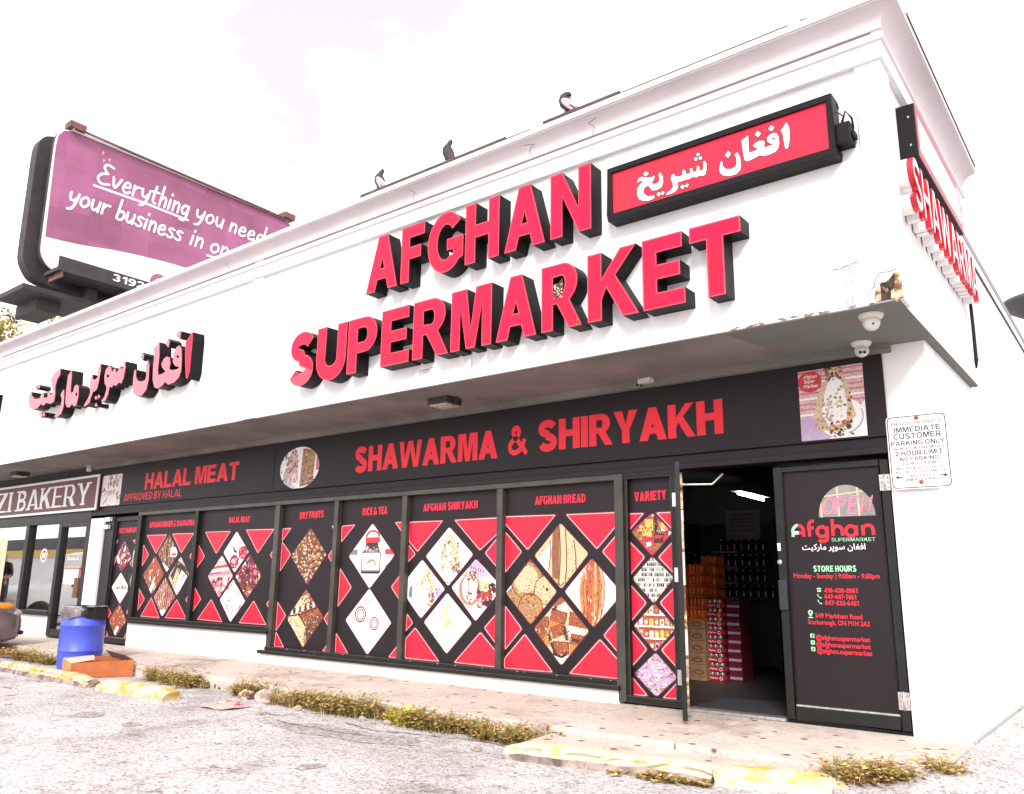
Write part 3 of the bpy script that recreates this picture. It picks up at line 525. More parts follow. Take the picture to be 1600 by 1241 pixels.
ARB= {'alef':[[(-0.63,4.994),(-0.612,4.948),(-0.609,4.884),(-0.616,4.815),(-0.627,4.767),(-0.642,4.751),(-0.655,4.766),(-0.662,4.831),(-0.667,4.9),(-0.68,4.93),(-0.678,4.938)]],'d1':[[(-0.764,5.013),(-0.734,4.986),(-0.755,4.957),(-0.785,4.983)]],'fga':[[(-0.965,4.991),(-0.965,4.914),(-0.964,4.824),(-0.924,4.826),(-0.885,4.832),(-0.913,4.859),(-0.927,4.875),(-0.911,4.896),(-0.876,4.905),(-0.837,4.896),(-0.823,4.881),(-0.833,4.838),(-0.821,4.828),(-0.797,4.83),(-0.758,4.831),(-0.748,4.834),(-0.776,4.849),(-0.801,4.874),(-0.802,4.911),(-0.779,4.929),(-0.742,4.935),(-0.719,4.923),(-0.702,4.886),(-0.701,4.823),(-0.715,4.776),(-0.743,4.757),(-0.792,4.75),(-0.845,4.753),(-0.873,4.772),(-0.908,4.763),(-0.958,4.753),(-0.988,4.751),(-1.007,4.77),(-1.016,4.826),(-1.021,4.902),(-1.028,4.958)],[(-0.766,4.886),(-0.744,4.896),(-0.731,4.878),(-0.749,4.873)]],'d2':[[(-0.88,5.002),(-0.852,4.971),(-0.878,4.943),(-0.906,4.974)]],'d3':[[(-1.153,4.904),(-1.126,4.873),(-1.154,4.839),(-1.181,4.872)]],'noon':[[(-1.068,4.864),(-1.046,4.804),(-1.041,4.738),(-1.052,4.689),(-1.089,4.664),(-1.145,4.664),(-1.2,4.683),(-1.23,4.714),(-1.242,4.75),(-1.231,4.8),(-1.221,4.83),(-1.211,4.826),(-1.209,4.782),(-1.182,4.742),(-1.131,4.725),(-1.095,4.735),(-1.079,4.761),(-1.081,4.815),(-1.094,4.852)]],'d4':[[(-1.436,4.983),(-1.413,4.964),(-1.43,4.944),(-1.453,4.967)]],'d5':[[(-1.46,4.947),(-1.436,4.93),(-1.454,4.908),(-1.477,4.927)]],'d6':[[(-1.416,4.943),(-1.393,4.924),(-1.409,4.904),(-1.433,4.923)]],'she':[[(-1.376,4.886),(-1.358,4.853),(-1.358,4.798),(-1.371,4.753),(-1.395,4.742),(-1.424,4.759),(-1.457,4.748),(-1.489,4.763),(-1.533,4.755),(-1.577,4.758),(-1.61,4.757),(-1.643,4.757),(-1.639,4.711),(-1.657,4.683),(-1.691,4.666),(-1.753,4.666),(-1.764,4.674),(-1.747,4.688),(-1.707,4.704),(-1.689,4.726),(-1.693,4.772),(-1.709,4.81),(-1.702,4.847),(-1.679,4.851),(-1.663,4.824),(-1.641,4.811),(-1.608,4.81),(-1.591,4.818),(-1.596,4.847),(-1.578,4.863),(-1.562,4.842),(-1.558,4.813),(-1.531,4.807),(-1.514,4.815),(-1.518,4.85),(-1.507,4.857),(-1.491,4.841),(-1.487,4.807),(-1.454,4.809),(-1.45,4.85),(-1.439,4.857),(-1.426,4.837),(-1.422,4.802),(-1.395,4.799),(-1.387,4.829),(-1.389,4.868)]],'d7':[[(-1.6,4.721),(-1.573,4.702),(-1.591,4.676),(-1.618,4.697)]],'d8':[[(-1.556,4.719),(-1.535,4.703),(-1.552,4.679),(-1.576,4.697)]],'khe':[[(-1.814,4.911),(-1.789,4.858),(-1.787,4.801),(-1.807,4.757),(-1.854,4.745),(-1.9,4.755),(-1.922,4.786),(-1.939,4.814),(-1.974,4.814),(-1.993,4.785),(-1.988,4.744),(-1.948,4.709),(-1.89,4.7),(-1.873,4.69),(-1.891,4.67),(-1.943,4.663),(-2.002,4.68),(-2.042,4.709),(-2.061,4.76),(-2.057,4.816),(-2.026,4.858),(-1.985,4.871),(-2.032,4.892),(-2.05,4.877),(-2.056,4.89),(-2.037,4.924),(-2.001,4.925),(-1.954,4.901),(-1.908,4.89),(-1.872,4.896),(-1.879,4.864),(-1.897,4.841),(-1.909,4.839),(-1.886,4.815),(-1.852,4.81),(-1.828,4.825),(-1.822,4.857),(-1.832,4.888)]],'d9':[[(-1.964,4.97),(-1.932,4.939),(-1.962,4.915),(-1.992,4.945)]],'d10':[[(-1.84,4.718),(-1.815,4.7),(-1.833,4.675),(-1.859,4.697)]],'d11':[[(-1.797,4.717),(-1.775,4.699),(-1.793,4.678),(-1.817,4.698)]]}
ARG= {'alef':[[(-9.528,4.753),(-9.504,4.619),(-9.504,4.38),(-9.5,4.142),(-9.539,4.035),(-9.576,4.062),(-9.619,4.215),(-9.66,4.405),(-9.681,4.557),(-9.684,4.632),(-9.591,4.69)]],'d1':[[(-9.898,4.843),(-9.844,4.82),(-9.855,4.699),(-9.965,4.757),(-9.959,4.813)]],'d2':[[(-10.206,4.771),(-10.145,4.722),(-10.16,4.619),(-10.251,4.682)]],'fga':[[(-10.454,4.756),(-10.408,4.526),(-10.407,4.296),(-10.374,4.215),(-10.27,4.219),(-10.172,4.242),(-10.292,4.326),(-10.321,4.388),(-10.265,4.455),(-10.184,4.48),(-10.093,4.447),(-10.055,4.337),(-10.077,4.275),(-10.002,4.235),(-9.834,4.229),(-9.79,4.259),(-9.911,4.287),(-9.993,4.365),(-9.999,4.488),(-9.933,4.581),(-9.853,4.601),(-9.785,4.537),(-9.747,4.382),(-9.729,4.195),(-9.776,4.091),(-9.897,4.035),(-10.061,4.021),(-10.158,4.081),(-10.232,4.026),(-10.366,4.002),(-10.46,4.038),(-10.531,4.162),(-10.56,4.358),(-10.564,4.551),(-10.602,4.684)],[(-9.877,4.459),(-9.823,4.422),(-9.858,4.396),(-9.912,4.433)]],'d3':[[(-10.952,4.673),(-10.886,4.623),(-10.895,4.526),(-10.998,4.598)]],'noon':[[(-10.748,4.523),(-10.679,4.415),(-10.655,4.18),(-10.689,4.031),(-10.816,3.952),(-10.963,3.956),(-11.065,4.004),(-11.126,4.109),(-11.142,4.269),(-11.135,4.406),(-11.08,4.407),(-11.067,4.297),(-11.001,4.219),(-10.865,4.18),(-10.759,4.194),(-10.739,4.269),(-10.774,4.351),(-10.784,4.45)]],'sv':[[(-11.465,4.606),(-11.439,4.491),(-11.461,4.334),(-11.517,4.242),(-11.602,4.274),(-11.689,4.226),(-11.775,4.258),(-11.825,4.214),(-11.894,4.254),(-11.905,4.215),(-11.921,4.116),(-11.978,4.022),(-12.096,4.006),(-12.122,4.03),(-12.035,4.09),(-11.998,4.187),(-12.004,4.259),(-12.084,4.321),(-12.124,4.451),(-12.102,4.561),(-12.021,4.611),(-11.932,4.576),(-11.879,4.476),(-11.82,4.529),(-11.781,4.533),(-11.731,4.454),(-11.669,4.476),(-11.633,4.541),(-11.607,4.547),(-11.566,4.486),(-11.519,4.503),(-11.508,4.572)],[(-12.015,4.472),(-11.948,4.429),(-11.998,4.402),(-12.062,4.446)]],'pr':[[(-12.309,4.697),(-12.282,4.557),(-12.301,4.414),(-12.327,4.272),(-12.381,4.238),(-12.463,4.228),(-12.506,4.151),(-12.544,4.052),(-12.702,4.005),(-12.737,4.024),(-12.627,4.125),(-12.55,4.24),(-12.595,4.33),(-12.623,4.439),(-12.604,4.531),(-12.544,4.543),(-12.537,4.469),(-12.474,4.439),(-12.393,4.448),(-12.36,4.485),(-12.382,4.572),(-12.38,4.645)]],'d4':[[(-12.338,4.15),(-12.282,4.091),(-12.328,4.076),(-12.379,4.114)]],'d5':[[(-12.236,4.157),(-12.189,4.1),(-12.239,4.086),(-12.281,4.122)]],'d6':[[(-12.297,4.021),(-12.243,3.969),(-12.287,3.948),(-12.33,3.988)]],'ma':[[(-13.367,4.74),(-13.34,4.562),(-13.322,4.386),(-13.294,4.317),(-13.207,4.327),(-13.188,4.421),(-13.105,4.447),(-13.023,4.388),(-12.989,4.213),(-13.025,4.069),(-13.11,4.059),(-13.192,4.111),(-13.29,4.059),(-13.387,4.081),(-13.456,4.165),(-13.49,4.365),(-13.494,4.54),(-13.494,4.671)],[(-13.094,4.323),(-13.037,4.262),(-13.059,4.212),(-13.12,4.273)]],'re':[[(-13.575,4.42),(-13.536,4.284),(-13.509,4.107),(-13.566,3.984),(-13.694,3.945),(-13.845,3.947),(-13.717,4.023),(-13.629,4.121),(-13.619,4.251),(-13.691,4.337),(-13.631,4.405)]],'kyt':[[(-13.838,4.845),(-13.825,4.72),(-13.922,4.645),(-13.956,4.516),(-13.915,4.377),(-13.924,4.245),(-14.059,4.218),(-14.243,4.263),(-14.353,4.221),(-14.467,4.268),(-14.597,4.205),(-14.798,4.2),(-14.942,4.247),(-15.015,4.359),(-15.04,4.501),(-14.993,4.564),(-14.939,4.557),(-14.916,4.485),(-14.759,4.396),(-14.552,4.381),(-14.499,4.453),(-14.458,4.482),(-14.396,4.44),(-14.374,4.369),(-14.224,4.361),(-14.223,4.44),(-14.151,4.441),(-14.083,4.377),(-14.003,4.433),(-14.081,4.533),(-14.167,4.657),(-14.144,4.744),(-14.017,4.804)]],'d7':[[(-14.766,4.661),(-14.698,4.606),(-14.75,4.578),(-14.823,4.629)]],'d8':[[(-14.664,4.658),(-14.601,4.604),(-14.643,4.575),(-14.698,4.622)]],'d9':[[(-14.375,4.1),(-14.311,4.037),(-14.36,4.005),(-14.436,4.058)]],'d10':[[(-14.274,4.093),(-14.217,4.033),(-14.255,3.997),(-14.309,4.048)]]}
# ------------------------------------------------------------------ ground
DF, XR, ZF = -1.22, 0.08, 3.318
g = MB(); S_ = 400
def gz(x, y): return -0.15 - (0.04 * max(0.0, min(y, 4.0)) if x > 0.0 else 0.0)
xs = [-S_, -60, -30, -16, -8, -4, -1, 0.0, 0.02, 3, 10, 40, S_]; ys = [-S_, -40, -12, -6, -3, -1.5, -0.5, 0.0, 1, 2, 3, 4, 8, 20, 60, S_]
g.add([(x, y, gz(x, y)) for y in ys for x in xs], [(j * len(xs) + i, j * len(xs) + i + 1, (j + 1) * len(xs) + i + 1, (j + 1) * len(xs) + i) for j in range(len(ys) - 1) for i in range(len(xs) - 1)], 'asphalt')
tag(g.build('parking_lot'), kind='structure')
g = MB(); joints = [-24, -19.2, -16.1, -13.0, -10.05, -7.55, -5.6, -2.95, -1.75, 0.06]
for a, b in zip(joints[:-1], joints[1:]):
    yo = -1.22 if b < -10 else (-1.47 if b < -7 else -1.56)
    g.prism(([(a + .008, yo), (b - .008, yo), (b - .008, 0.02), (a + .008, 0.02)] if b < 0 else [(a + .008, yo), (-.56, yo), (b - .008, -1.0), (b - .008, 0.02), (a + .008, 0.02)]), -.25, rnd.uniform(-.004, .0), 'concrete')
g.box(-24, 0.05, -.98, 0.02, -.26, -.02, 'crack')
g.build('sidewalk', bevel=0.012)['kind'] = 'structure'
g = MB(); g.prism([(-2.86, -1.565), (-2.80, -2.12), (-2.2, -1.98), (-1.25, -1.90), (-0.5, -1.66), (-0.42, -1.565)], -.25, -.045, 'concrete')
g.build('concrete_apron', bevel=0.012)['kind'] = 'structure'
g = MB(); g.add([(.055, -1.02, -.012), (.055, 3.6, -.06), (1.5, 3.6, -.31), (1.5, -1.9, -.155), (-.56, -1.57, -.03), (-.43, -1.72, -.11), (.3, -2.3, -.149), (.055, 3.6, -.4), (1.5, 3.6, -.4), (-.42, -2.0, -.1485)], [(3, 2, 1, 0), (1, 2, 8, 7), (4, 5, 0), (5, 9, 0), (9, 6, 0), (6, 3, 0), (4, 9, 5)], 'asphalt')
g.build('asphalt_ramp')['kind'] = 'structure'
CRK = [[(-6.19, -2.241), (-6.042, -2.191), (-5.854, -2.212), (-5.737, -2.025), (-5.57, -1.80)], [(-5.01, -2.04), (-4.664, -2.126), (-4.433, -2.141), (-4.203, -2.043), (-3.967, -1.999), (-3.662, -1.93), (-3.407, -1.88), (-3.1, -1.90)], [(-5.722, -2.531), (-5.616, -2.386), (-5.126, -2.425), (-4.735, -2.409), (-4.2, -2.36)]]
STN = [[(-6.478, -3.495), (-6.529, -3.352), (-6.412, -3.295), (-6.298, -3.381), (-6.331, -3.501)], [(-3.804, -3.593), (-3.844, -3.432), (-3.732, -3.276), (-3.652, -3.379), (-3.675, -3.536)], [(-7.348, -3.56), (-7.463, -3.366), (-7.283, -3.258), (-7.066, -3.332), (-7.053, -3.526)], [(-3.947, -4.597), (-3.947, -4.51), (-3.871, -4.564)], [(-4.329, -3.91), (-4.341, -3.835), (-4.244, -3.919)], [(-5.088, -3.416), (-5.004, -3.379), (-4.967, -3.419)], [(-8.59, -3.684), (-8.553, -3.588), (-8.446, -3.645)], [(-10.036, -3.143), (-10.011, -3.036), (-9.881, -3.123)], [(-9.29, -3.385), (-9.273, -3.296), (-9.156, -3.369)], [(-5.6, -2.54), (-5.2, -2.28), (-4.5, -2.22), (-3.9, -2.15), (-3.7, -2.4), (-4.2, -2.58), (-4.9, -2.66)]]
rk = random.Random(11); g = MB()
for c in STN:
    q = []
    for i in range(len(c)):
        a, b_ = c[i], c[(i + 1) % len(c)]
        for t in (0, .2, .4, .6, .8): q.append((a[0] + (b_[0] - a[0]) * t + rk.uniform(-.03, .03), a[1] + (b_[1] - a[1]) * t + rk.uniform(-.03, .03)))
    v_, f_, _c = tess([q]); g.add([(a[0], a[1], -.1465) for a in v_], f_, 'asphalt_stain')
tag(g.build('asphalt_patches'), kind='structure')
g = MB()
for c in CRK:
    q = []
    for i in range(len(c) - 1):
        for t in (0, .17, .34, .5, .67, .84): q.append((c[i][0] + (c[i + 1][0] - c[i][0]) * t + rk.uniform(-.018, .018), c[i][1] + (c[i + 1][1] - c[i][1]) * t + rk.uniform(-.018, .018)))
    strip(g, lambda u, v, d=0.0: (u, v, -.143 + d), q, .017, 'asphalt_crack', 0, .0002, False, [rk.uniform(.4, 1.6) for _ in q])
tag(g.build('asphalt_cracks'), kind='structure')

# ------------------------------------------------------------------ the building shell
shop = thing('shop_building', 'white stuccoed corner shop building with deep overhanging fascia and black vinyl shopfront', 'building', (-10, 4, 0))
m = MB(); XL = -24.0
m.prism([(XL, DF), (XR, DF), (XR, 2.23), (XR - .2, 2.23), (XR - .2, DF + .2), (XL, DF + .2)], ZF, 5.84, 'stucco')
m.build('fascia', shop, bevel=0.012)
m = MB()   # raised bands that frame the recessed fascia panels
m.prism([(XL, DF - .055), (XR + .055, DF - .055), (XR + .055, 2.228), (XR, 2.228), (XR, DF), (XL, DF)], 5.355, 5.50, 'stucco')
for a, b in ((-8.36, -8.09), (-17.5, -17.2)): m.box(a, b, DF - .028, DF, ZF + .002, 5.356, 'stucco')
m.prism([(-.095, DF - .028), (XR + .028, DF - .028), (XR + .028, -.98), (XR, -.98), (XR, DF), (-.095, DF)], ZF + .002, 5.356, 'stucco')
m.build('fascia_band', shop, bevel=0.004)
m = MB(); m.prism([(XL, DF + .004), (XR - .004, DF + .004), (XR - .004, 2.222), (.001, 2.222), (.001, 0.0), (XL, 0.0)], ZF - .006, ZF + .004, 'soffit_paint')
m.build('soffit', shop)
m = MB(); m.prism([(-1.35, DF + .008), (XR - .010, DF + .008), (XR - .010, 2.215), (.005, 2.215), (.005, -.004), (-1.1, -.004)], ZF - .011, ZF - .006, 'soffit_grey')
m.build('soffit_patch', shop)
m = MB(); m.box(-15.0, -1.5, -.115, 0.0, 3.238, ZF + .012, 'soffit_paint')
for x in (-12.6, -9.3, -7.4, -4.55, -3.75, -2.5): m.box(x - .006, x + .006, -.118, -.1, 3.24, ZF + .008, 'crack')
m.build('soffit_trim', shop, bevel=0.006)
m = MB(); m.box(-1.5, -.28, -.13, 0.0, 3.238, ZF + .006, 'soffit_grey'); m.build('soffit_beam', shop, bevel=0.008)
# cornice: a moulding swept round the corner
prof = [(0.0, 5.490), (0.050, 5.492), (0.072, 5.510), (0.082, 5.540), (0.074, 5.568), (0.058, 5.582), (0.046, 5.586), (0.046, 5.604), (0.062, 5.608)] + [(0.194 - 0.130 * math.cos(R(q)), 5.612 + 0.159 * math.sin(R(q))) for q in (0, 12, 24, 36, 48, 58, 68, 78, 90)] + [(0.194, 5.782), (0.208, 5.784), (0.208, 5.842), (0.0, 5.848)]
rows = []
for o, z in prof: rows.append([(XL, DF - o, z), (-16.2, DF - o, z), (-8.2, DF - o, z), (XR + o, DF - o, z), (XR + o, 2.25, z)])
m = MB(); n = len(prof); vs = [p for r in rows for p in r]
m.add(vs, [(i * 5 + k, i * 5 + k + 1, (i + 1) * 5 + k + 1, (i + 1) * 5 + k) for i in range(n - 1) for k in range(4)], 'cornice_paint', False)
m.add([r[4] for r in rows], [tuple(range(n))], 'cornice_paint')
for o_, x, a in ((0, -3.35, .5), (0, -2.6, .4), (0, -8.9, .4), (0, -11.4, .5), (0, -5.1, .3)):   # hairline cracks across the cove
    c = [(x + rnd.uniform(-.02, .02) * k, DF - prof[9 + k][0] - .0015, prof[9 + k][1] - .0006) for k in range(6)]
    m.tube(c, .0022, 'crack', 4)
for x0, x1 in ((-17, -8.3), (-8.1, .06)): m.box(x0, x1, DF - .050, DF - .046, 5.5865, 5.6035, 'crack')  # dark strips paint a shadow line into the moulding groove
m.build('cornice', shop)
m = MB()
m.box(-5.93, -3.62, DF - .205, DF - .13, 5.850, 5.885, 'wood_flash'); m.box(-3.60, -3.30, DF - .195, DF - .12, 5.850, 5.868, 'wood_flash'); m.box(-3.12, -2.2, DF - .205, DF - .13, 5.850, 5.886, 'wood_flash')
m.box(-2.18, -.55, DF - .19, DF - .12, 5.850, 5.872, 'wood_flash'); m.box(-24, -5.95, DF - .14, DF - .10, 5.849, 5.860, 'wood_flash')
m.box(XR + .13, XR + .215, -.95, 2.26, 5.850, 5.885, 'wood_flash'); m.box(-.5, -.12, DF - .10, DF + .2, 5.849, 5.915, 'wood_flash', Matrix.Rotation(R(12), 3, 'Z'))
m.build('roof_flashing', shop, bevel=.004)
m = MB(); m.box(XL, XR - .201, DF + .201, 15, 5.70, 5.80, 'grey'); m.box(XL, XR - .21, 2.3, 15, 5.0, 5.70, 'stucco'); m.build('roof', shop)
m = MB(); m.box(-.30, 0.0, .45, 22, -.5, 5.10, 'white_paint'); m.build('side_wall', shop)
m = MB(); m.box(-.32, .022, 2.24, 22, 5.10, 5.128, 'wood_flash'); m.build('wall_coping', shop, bevel=.006)
m = MB(); m.box(-.385, 0.0, -.012, .44, -.25, ZF + .01, 'white_paint'); m.build('corner_pier', shop, bevel=.02)
m = MB(); m.box(-13.13, -9.075, -.03, .2, -.1, .40, 'white_paint')
for k in range(16):
    x, z = rnd.uniform(-12.9, -9.3), rnd.uniform(.03, .37); w = rnd.uniform(.008, .05)
    m.box(x, x + w, -.0315, -.03, z, z + rnd.uniform(.005, .02), 'lgrey')
m.build('stall_riser', shop, bevel=.012)
m = MB(); m.box(-9.16, -3.13, -.06, .2, -.1, .125, 'white_paint'); m.build('stall_riser', shop, bevel=.012)
m = MB(); m.box(-24, -16.2, -.03, .2, -.1, .41, 'white_paint'); m.box(-16.36, -16.2, -.05, -.03, -.1, .41, 'white_paint'); m.build('stall_riser', shop, bevel=.01)
m = MB(); m.box(-14.90, -14.42, -.05, .2, -.1, 2.28, 'white_paint'); m.build('brick_pier', shop, bevel=.015)
m = MB(); m.box(-14.42, -14.07, .0, .2, -.05, 2.30, 'frame_black'); m.box(-14.40, -14.2, -.05, -.0, 2.06, 2.15, 'print_white'); m.box(-14.38, -14.15, -.05, 0, 2.20, 2.29, 'print_white'); m.build('door_jamb', shop, bevel=.008)
# black beam between the sign boards and the window heads, in steps
m = MB(); m.box(-14.95, -.36, -.015, .15, 2.395, 2.485, 'vinyl_black'); m.box(-14.95, -.365, -.050, .15, 2.335, 2.395, 'vinyl_black'); m.box(-24, -14.95, -.03, .15, 2.28, 2.44, 'frame_black')
m.build('lintel', shop, bevel=.006)
m = MB(); m.box(-24, -.40, .0, .3, 2.485, 3.33, 'room_dark'); m.build('upper_wall', shop)
# window framing
m = MB(); mul_up = [(-13.09, .12), (-11.235, .09), (-9.035, .11)]; mul_lo = [(-7.69, .085), (-6.335, .09), (-4.735, .09)]
m.box(-13.13, -3.05, -.045, .06, 2.275, 2.335, 'frame_bronze')
for x, w in mul_up: m.box(x - w / 2, x + w / 2, -.04, .06, .49 if x < -9.1 else .21, 2.275, 'frame_bronze' if x > -9.1 else 'frame_black')
for x, w in mul_lo: m.box(x - w / 2, x + w / 2, -.04, .06, .21, 2.275, 'frame_bronze')
m.box(-3.15, -3.045, -.055, .06, .02, 2.335, 'frame_bronze'); m.box(-3.045, -2.4, -.045, .06, 2.275, 2.335, 'vinyl_black')
m.box(-13.1, -9.05, -.05, .06, .445, .50, 'frame_black'); m.box(-13.12, -9.05, -.085, .06, .40, .445, 'frame_black')
m.box(-9.10, -3.1, -.05, .06, .175, .225, 'frame_black'); m.box(-9.20, -3.11, -.105, .06, .125, .175, 'frame_black')
m.box(-3.05, -2.44, -.04, .06, .02, .085, 'frame_black'); m.box(-3.04, -3.005, -.03, .06, .08, 2.28, 'frame_black'); m.box(-2.50, -2.44, -.03, .06, .08, 2.28, 'frame_black')
for k in range(26):
    x = rnd.uniform(-8.9, -3.2); m.box(x, x + rnd.uniform(.01, .04), -.052, -.05, .205, .222, 'lgrey')
m.build('shopfront_frame', shop, bevel=.006)

# ------------------------------------------------------------------ printed window vinyl
def scatter(L, poly, n, r0, r1, cols, el=1.0, ang=None, box=None, rows=False):
    xs_ = [q[0] for q in poly]; zs_ = [q[1] for q in poly]; bx = box or (0, 1, 0, 1); w, h = max(xs_) - min(xs_), max(zs_) - min(zs_)
    for i in range(n):
        x = min(xs_) + w * rnd.uniform(bx[0], bx[1]); z = min(zs_) + h * rnd.uniform(bx[2], bx[3]); r = rnd.uniform(r0, r1) * w
        a = rnd.uniform(0, 3.14) if ang is None else R(ang + rnd.uniform(-14, 14))
        k = 8 if r < .03 else 10; e = ell(x, z, r, r / el, k, a)
        e = [(q[0] + rnd.uniform(-.12, .12) * r, q[1] + rnd.uniform(-.12, .12) * r / el) for q in e]
        L.append((e, rnd.choice(cols)))
def picture(kind, poly):
    """painter's list of (outline, colour) drawn back to front inside the outline"""
    L = []; xs_ = [q[0] for q in poly]; zs_ = [q[1] for q in poly]; x0, z0 = min(xs_), min(zs_); w, h = max(xs_) - x0, max(zs_) - z0
    P = lambda pts: [(x0 + w * a, z0 + h * b) for a, b in pts]
    E = lambda cx, cy, rx, ry, n=18, a=0.0: P(ell(cx, cy, rx, ry, n, a))
    bgc = 'white'
    def line(pts, t, c, tp=None): L.append((P(thick(smooth(pts), t, taper=tp)), c))
    if kind == 'nuts':
        bgc = 'brown'; scatter(L, poly, 330, .018, .036, ['tan', 'cream', 'brown', 'rust', 'cream', 'lpink', 'cream'], 1.9, None, (0, .64, 0, 1))
        for i in range(26):
            a, b = rnd.uniform(.50, 1.0), rnd.uniform(.25, .8); L.append((E(a, b, .075, .058), 'darkbrown')); L.append((E(a - .005, b + .005, .066, .05), rnd.choice(['brown', 'rust', 'tan']))); L.append((E(a - .02, b + .018, .028, .018), 'cream'))
    elif kind == 'spice':
        bgc = 'rust'; L.append((P([(0, .3), (.5, 0), (.62, .3), (.30, .56), (.05, .56)]), 'cream')); L.append((P([(.2, .55), (.62, .72), (.6, .95), (.2, .8)]), 'cream')); L.append((P([(.45, .45), (.9, .6), (1, .4), (.6, .1)]), 'brown'))
        scatter(L, poly, 160, .012, .026, ['cream', 'tan', 'yellow', 'lgreen', 'white'], 1.3, None, (.08, .55, .02, .5)); scatter(L, poly, 130, .014, .03, ['rust', 'brown', 'darkbrown', 'tan'], 1.4, None, (.5, 1, .1, .56)); scatter(L, poly, 70, .012, .03, ['rust', 'tan', 'brown'], 1.4, None, (.4, .75, .72, 1))
        for k in range(11): L.append((P(rect(.03 + k * .075, .075 + k * .075, .53 + k * .018, .63 + k * .018)), 'white' if k % 2 else 'black'))
        line([(.32, .56), (.48, .42), (.66, .22)], .03, 'darkbrown'); line([(0, .52), (.4, .57), (.9, .72)], .02, 'darkbrown')
    elif kind == 'jar':
        for cx, s_ in ((.10, .8), (.90, .8)):
            L.append((P(rect(cx - .12, cx + .12, .22, .52)), 'lgrey')); L.append((P(rect(cx - .11, cx + .11, .24, .46)), 'white')); L.append((P(rect(cx - .10, cx + .10, .52, .60)), 'grey' if cx < .5 else 'red')); line([(cx - .08, .33), (cx, .38), (cx + .07, .31)], .02, 'green')
        L.append((P(arc(.52, .79, .16, .11, 0, 180, 14) + arc(.52, .79, .115, .078, 180, 0, 14)), 'red')); L.append((P(rect(.36, .68, .70, .785)), 'red')); L.append((P(rect(.36, .68, .715, .725)), 'crimson'))
        L.append((P([(.29, .24), (.71, .24), (.71, .54), (.66, .60), (.64, .70), (.38, .70), (.36, .60), (.29, .54)]), 'darkbrown')); L.append((P([(.31, .26), (.69, .26), (.69, .53), (.63, .61), (.40, .61), (.31, .53)]), 'grey')); scatter(L, poly, 26, .01, .03, ['black', 'brown', 'lgrey'], 1.4, None, (.33, .68, .56, .66))
        L.append((P(rect(.31, .69, .28, .54)), 'white')); line([(.42, .38), (.52, .44), (.62, .35)], .025, 'green'); line([(.36, .36), (.46, .40), (.60, .44)], .012, 'red'); L.append((P(rect(.30, .70, .225, .245)), 'black')); L.append((P(rect(.34, .66, .205, .212)), 'grey'))
    elif kind == 'seals':
        for cx, cy, r in ((.33, .60, .125), (.64, .47, .10)):
            L.append((E(cx, cy, r, r * 1.02, 24), 'wine')); L.append((E(cx, cy, r * .80, r * .82, 24), 'white')); L.append((E(cx, cy, r * .70, r * .70, 24), 'red')); L.append((E(cx, cy, r * .52, r * .54, 24), 'white'))
            for k in range(4): L.append((P(rect(cx - r * .3, cx + r * .3, cy - r * .3 + k * r * .18, cy - r * .24 + k * r * .18)), 'grey'))
        for k in range(9):
            a, b = rnd.uniform(.25, .6), (.82, .78, .74, .43, .40, .36, .27, .24, .20)[k]; L.append((P(rect(a, a + rnd.uniform(.12, .25), b, b + .006)), 'wine' if k < 3 else 'lgrey'))
        line([(.40, .78), (.48, .83), (.56, .77)], .012, 'wine')
    elif kind in ('icecream', 'icecup'):
        bgc = 'white'
        L.append((E(.5, .35, .33, .30), 'lgrey')); L.append((E(.5, .36, .32, .29), 'white')); L.append((P([(.30, .30), (.34, .62), (.46, .86), (.56, .86), (.68, .60), (.72, .30)]), 'cream')); L.append((P([(.36, .34), (.40, .62), (.50, .84), (.56, .62), (.62, .34)]), 'white'))
        scatter(L, poly, 60, .010, .024, ['yellow', 'tan', 'cream', 'orange'], 1.5, None, (.32, .72, .30, .88)); scatter(L, poly, 26, .010, .026, ['rust', 'brown', 'darkbrown'], 1.7, None, (.36, .70, .30, .82)); scatter(L, poly, 22, .012, .03, ['rust', 'brown', 'wine'], 1.5, None, (.56, .74, .22, .42))
        if kind == 'icecup':
            L.append((E(.86, .42, .10, .09), 'mauve')); L.append((E(.70, .40, .035, .045), 'blue')); scatter(L, poly, 8, .012, .03, ['blue', 'crimson', 'black'], 1.3, None, (.66, .92, .34, .52)); L.append((P([(.04, .36), (.13, .34), (.14, .56), (.06, .52)]), 'grey'))
            L.append((P([(.20, .30), (.58, .27), (.54, .56), (.22, .56)]), 'white')); scatter(L, poly, 12, .012, .03, ['tan', 'rust', 'yellow'], 2, None, (.24, .55, .48, .60))
        else: line(arc(.5, .5, .42, .42, 200, 250, 6), .012, 'lgrey'); line(arc(.5, .5, .46, .46, 95, 135, 6), .012, 'grey'); line(arc(.5, .40, .40, .34, 250, 290, 6), .012, 'grey')
    elif kind == 'platter':
        L.append((P([(.35, .86), (.55, 1), (.78, .74), (.55, .68)]), 'mauve'))
        for k in range(6): L.append((E(.42 + k * .05, .86 - k * .012, .014, .03), 'grey'))
        L.append((E(.40, .50, .26, .28), 'lpink')); L.append((E(.40, .50, .23, .25), 'tan')); L.append((E(.40, .52, .17, .23), 'white')); line([(.34, .34), (.38, .50), (.36, .70)], .02, 'brown'); scatter(L, poly, 36, .012, .03, ['brown', 'darkbrown', 'yellow', 'rust'], 1.5, None, (.30, .55, .64, .80)); scatter(L, poly, 14, .012, .025, ['brown', 'darkbrown'], 1.5, None, (.32, .46, .30, .46))
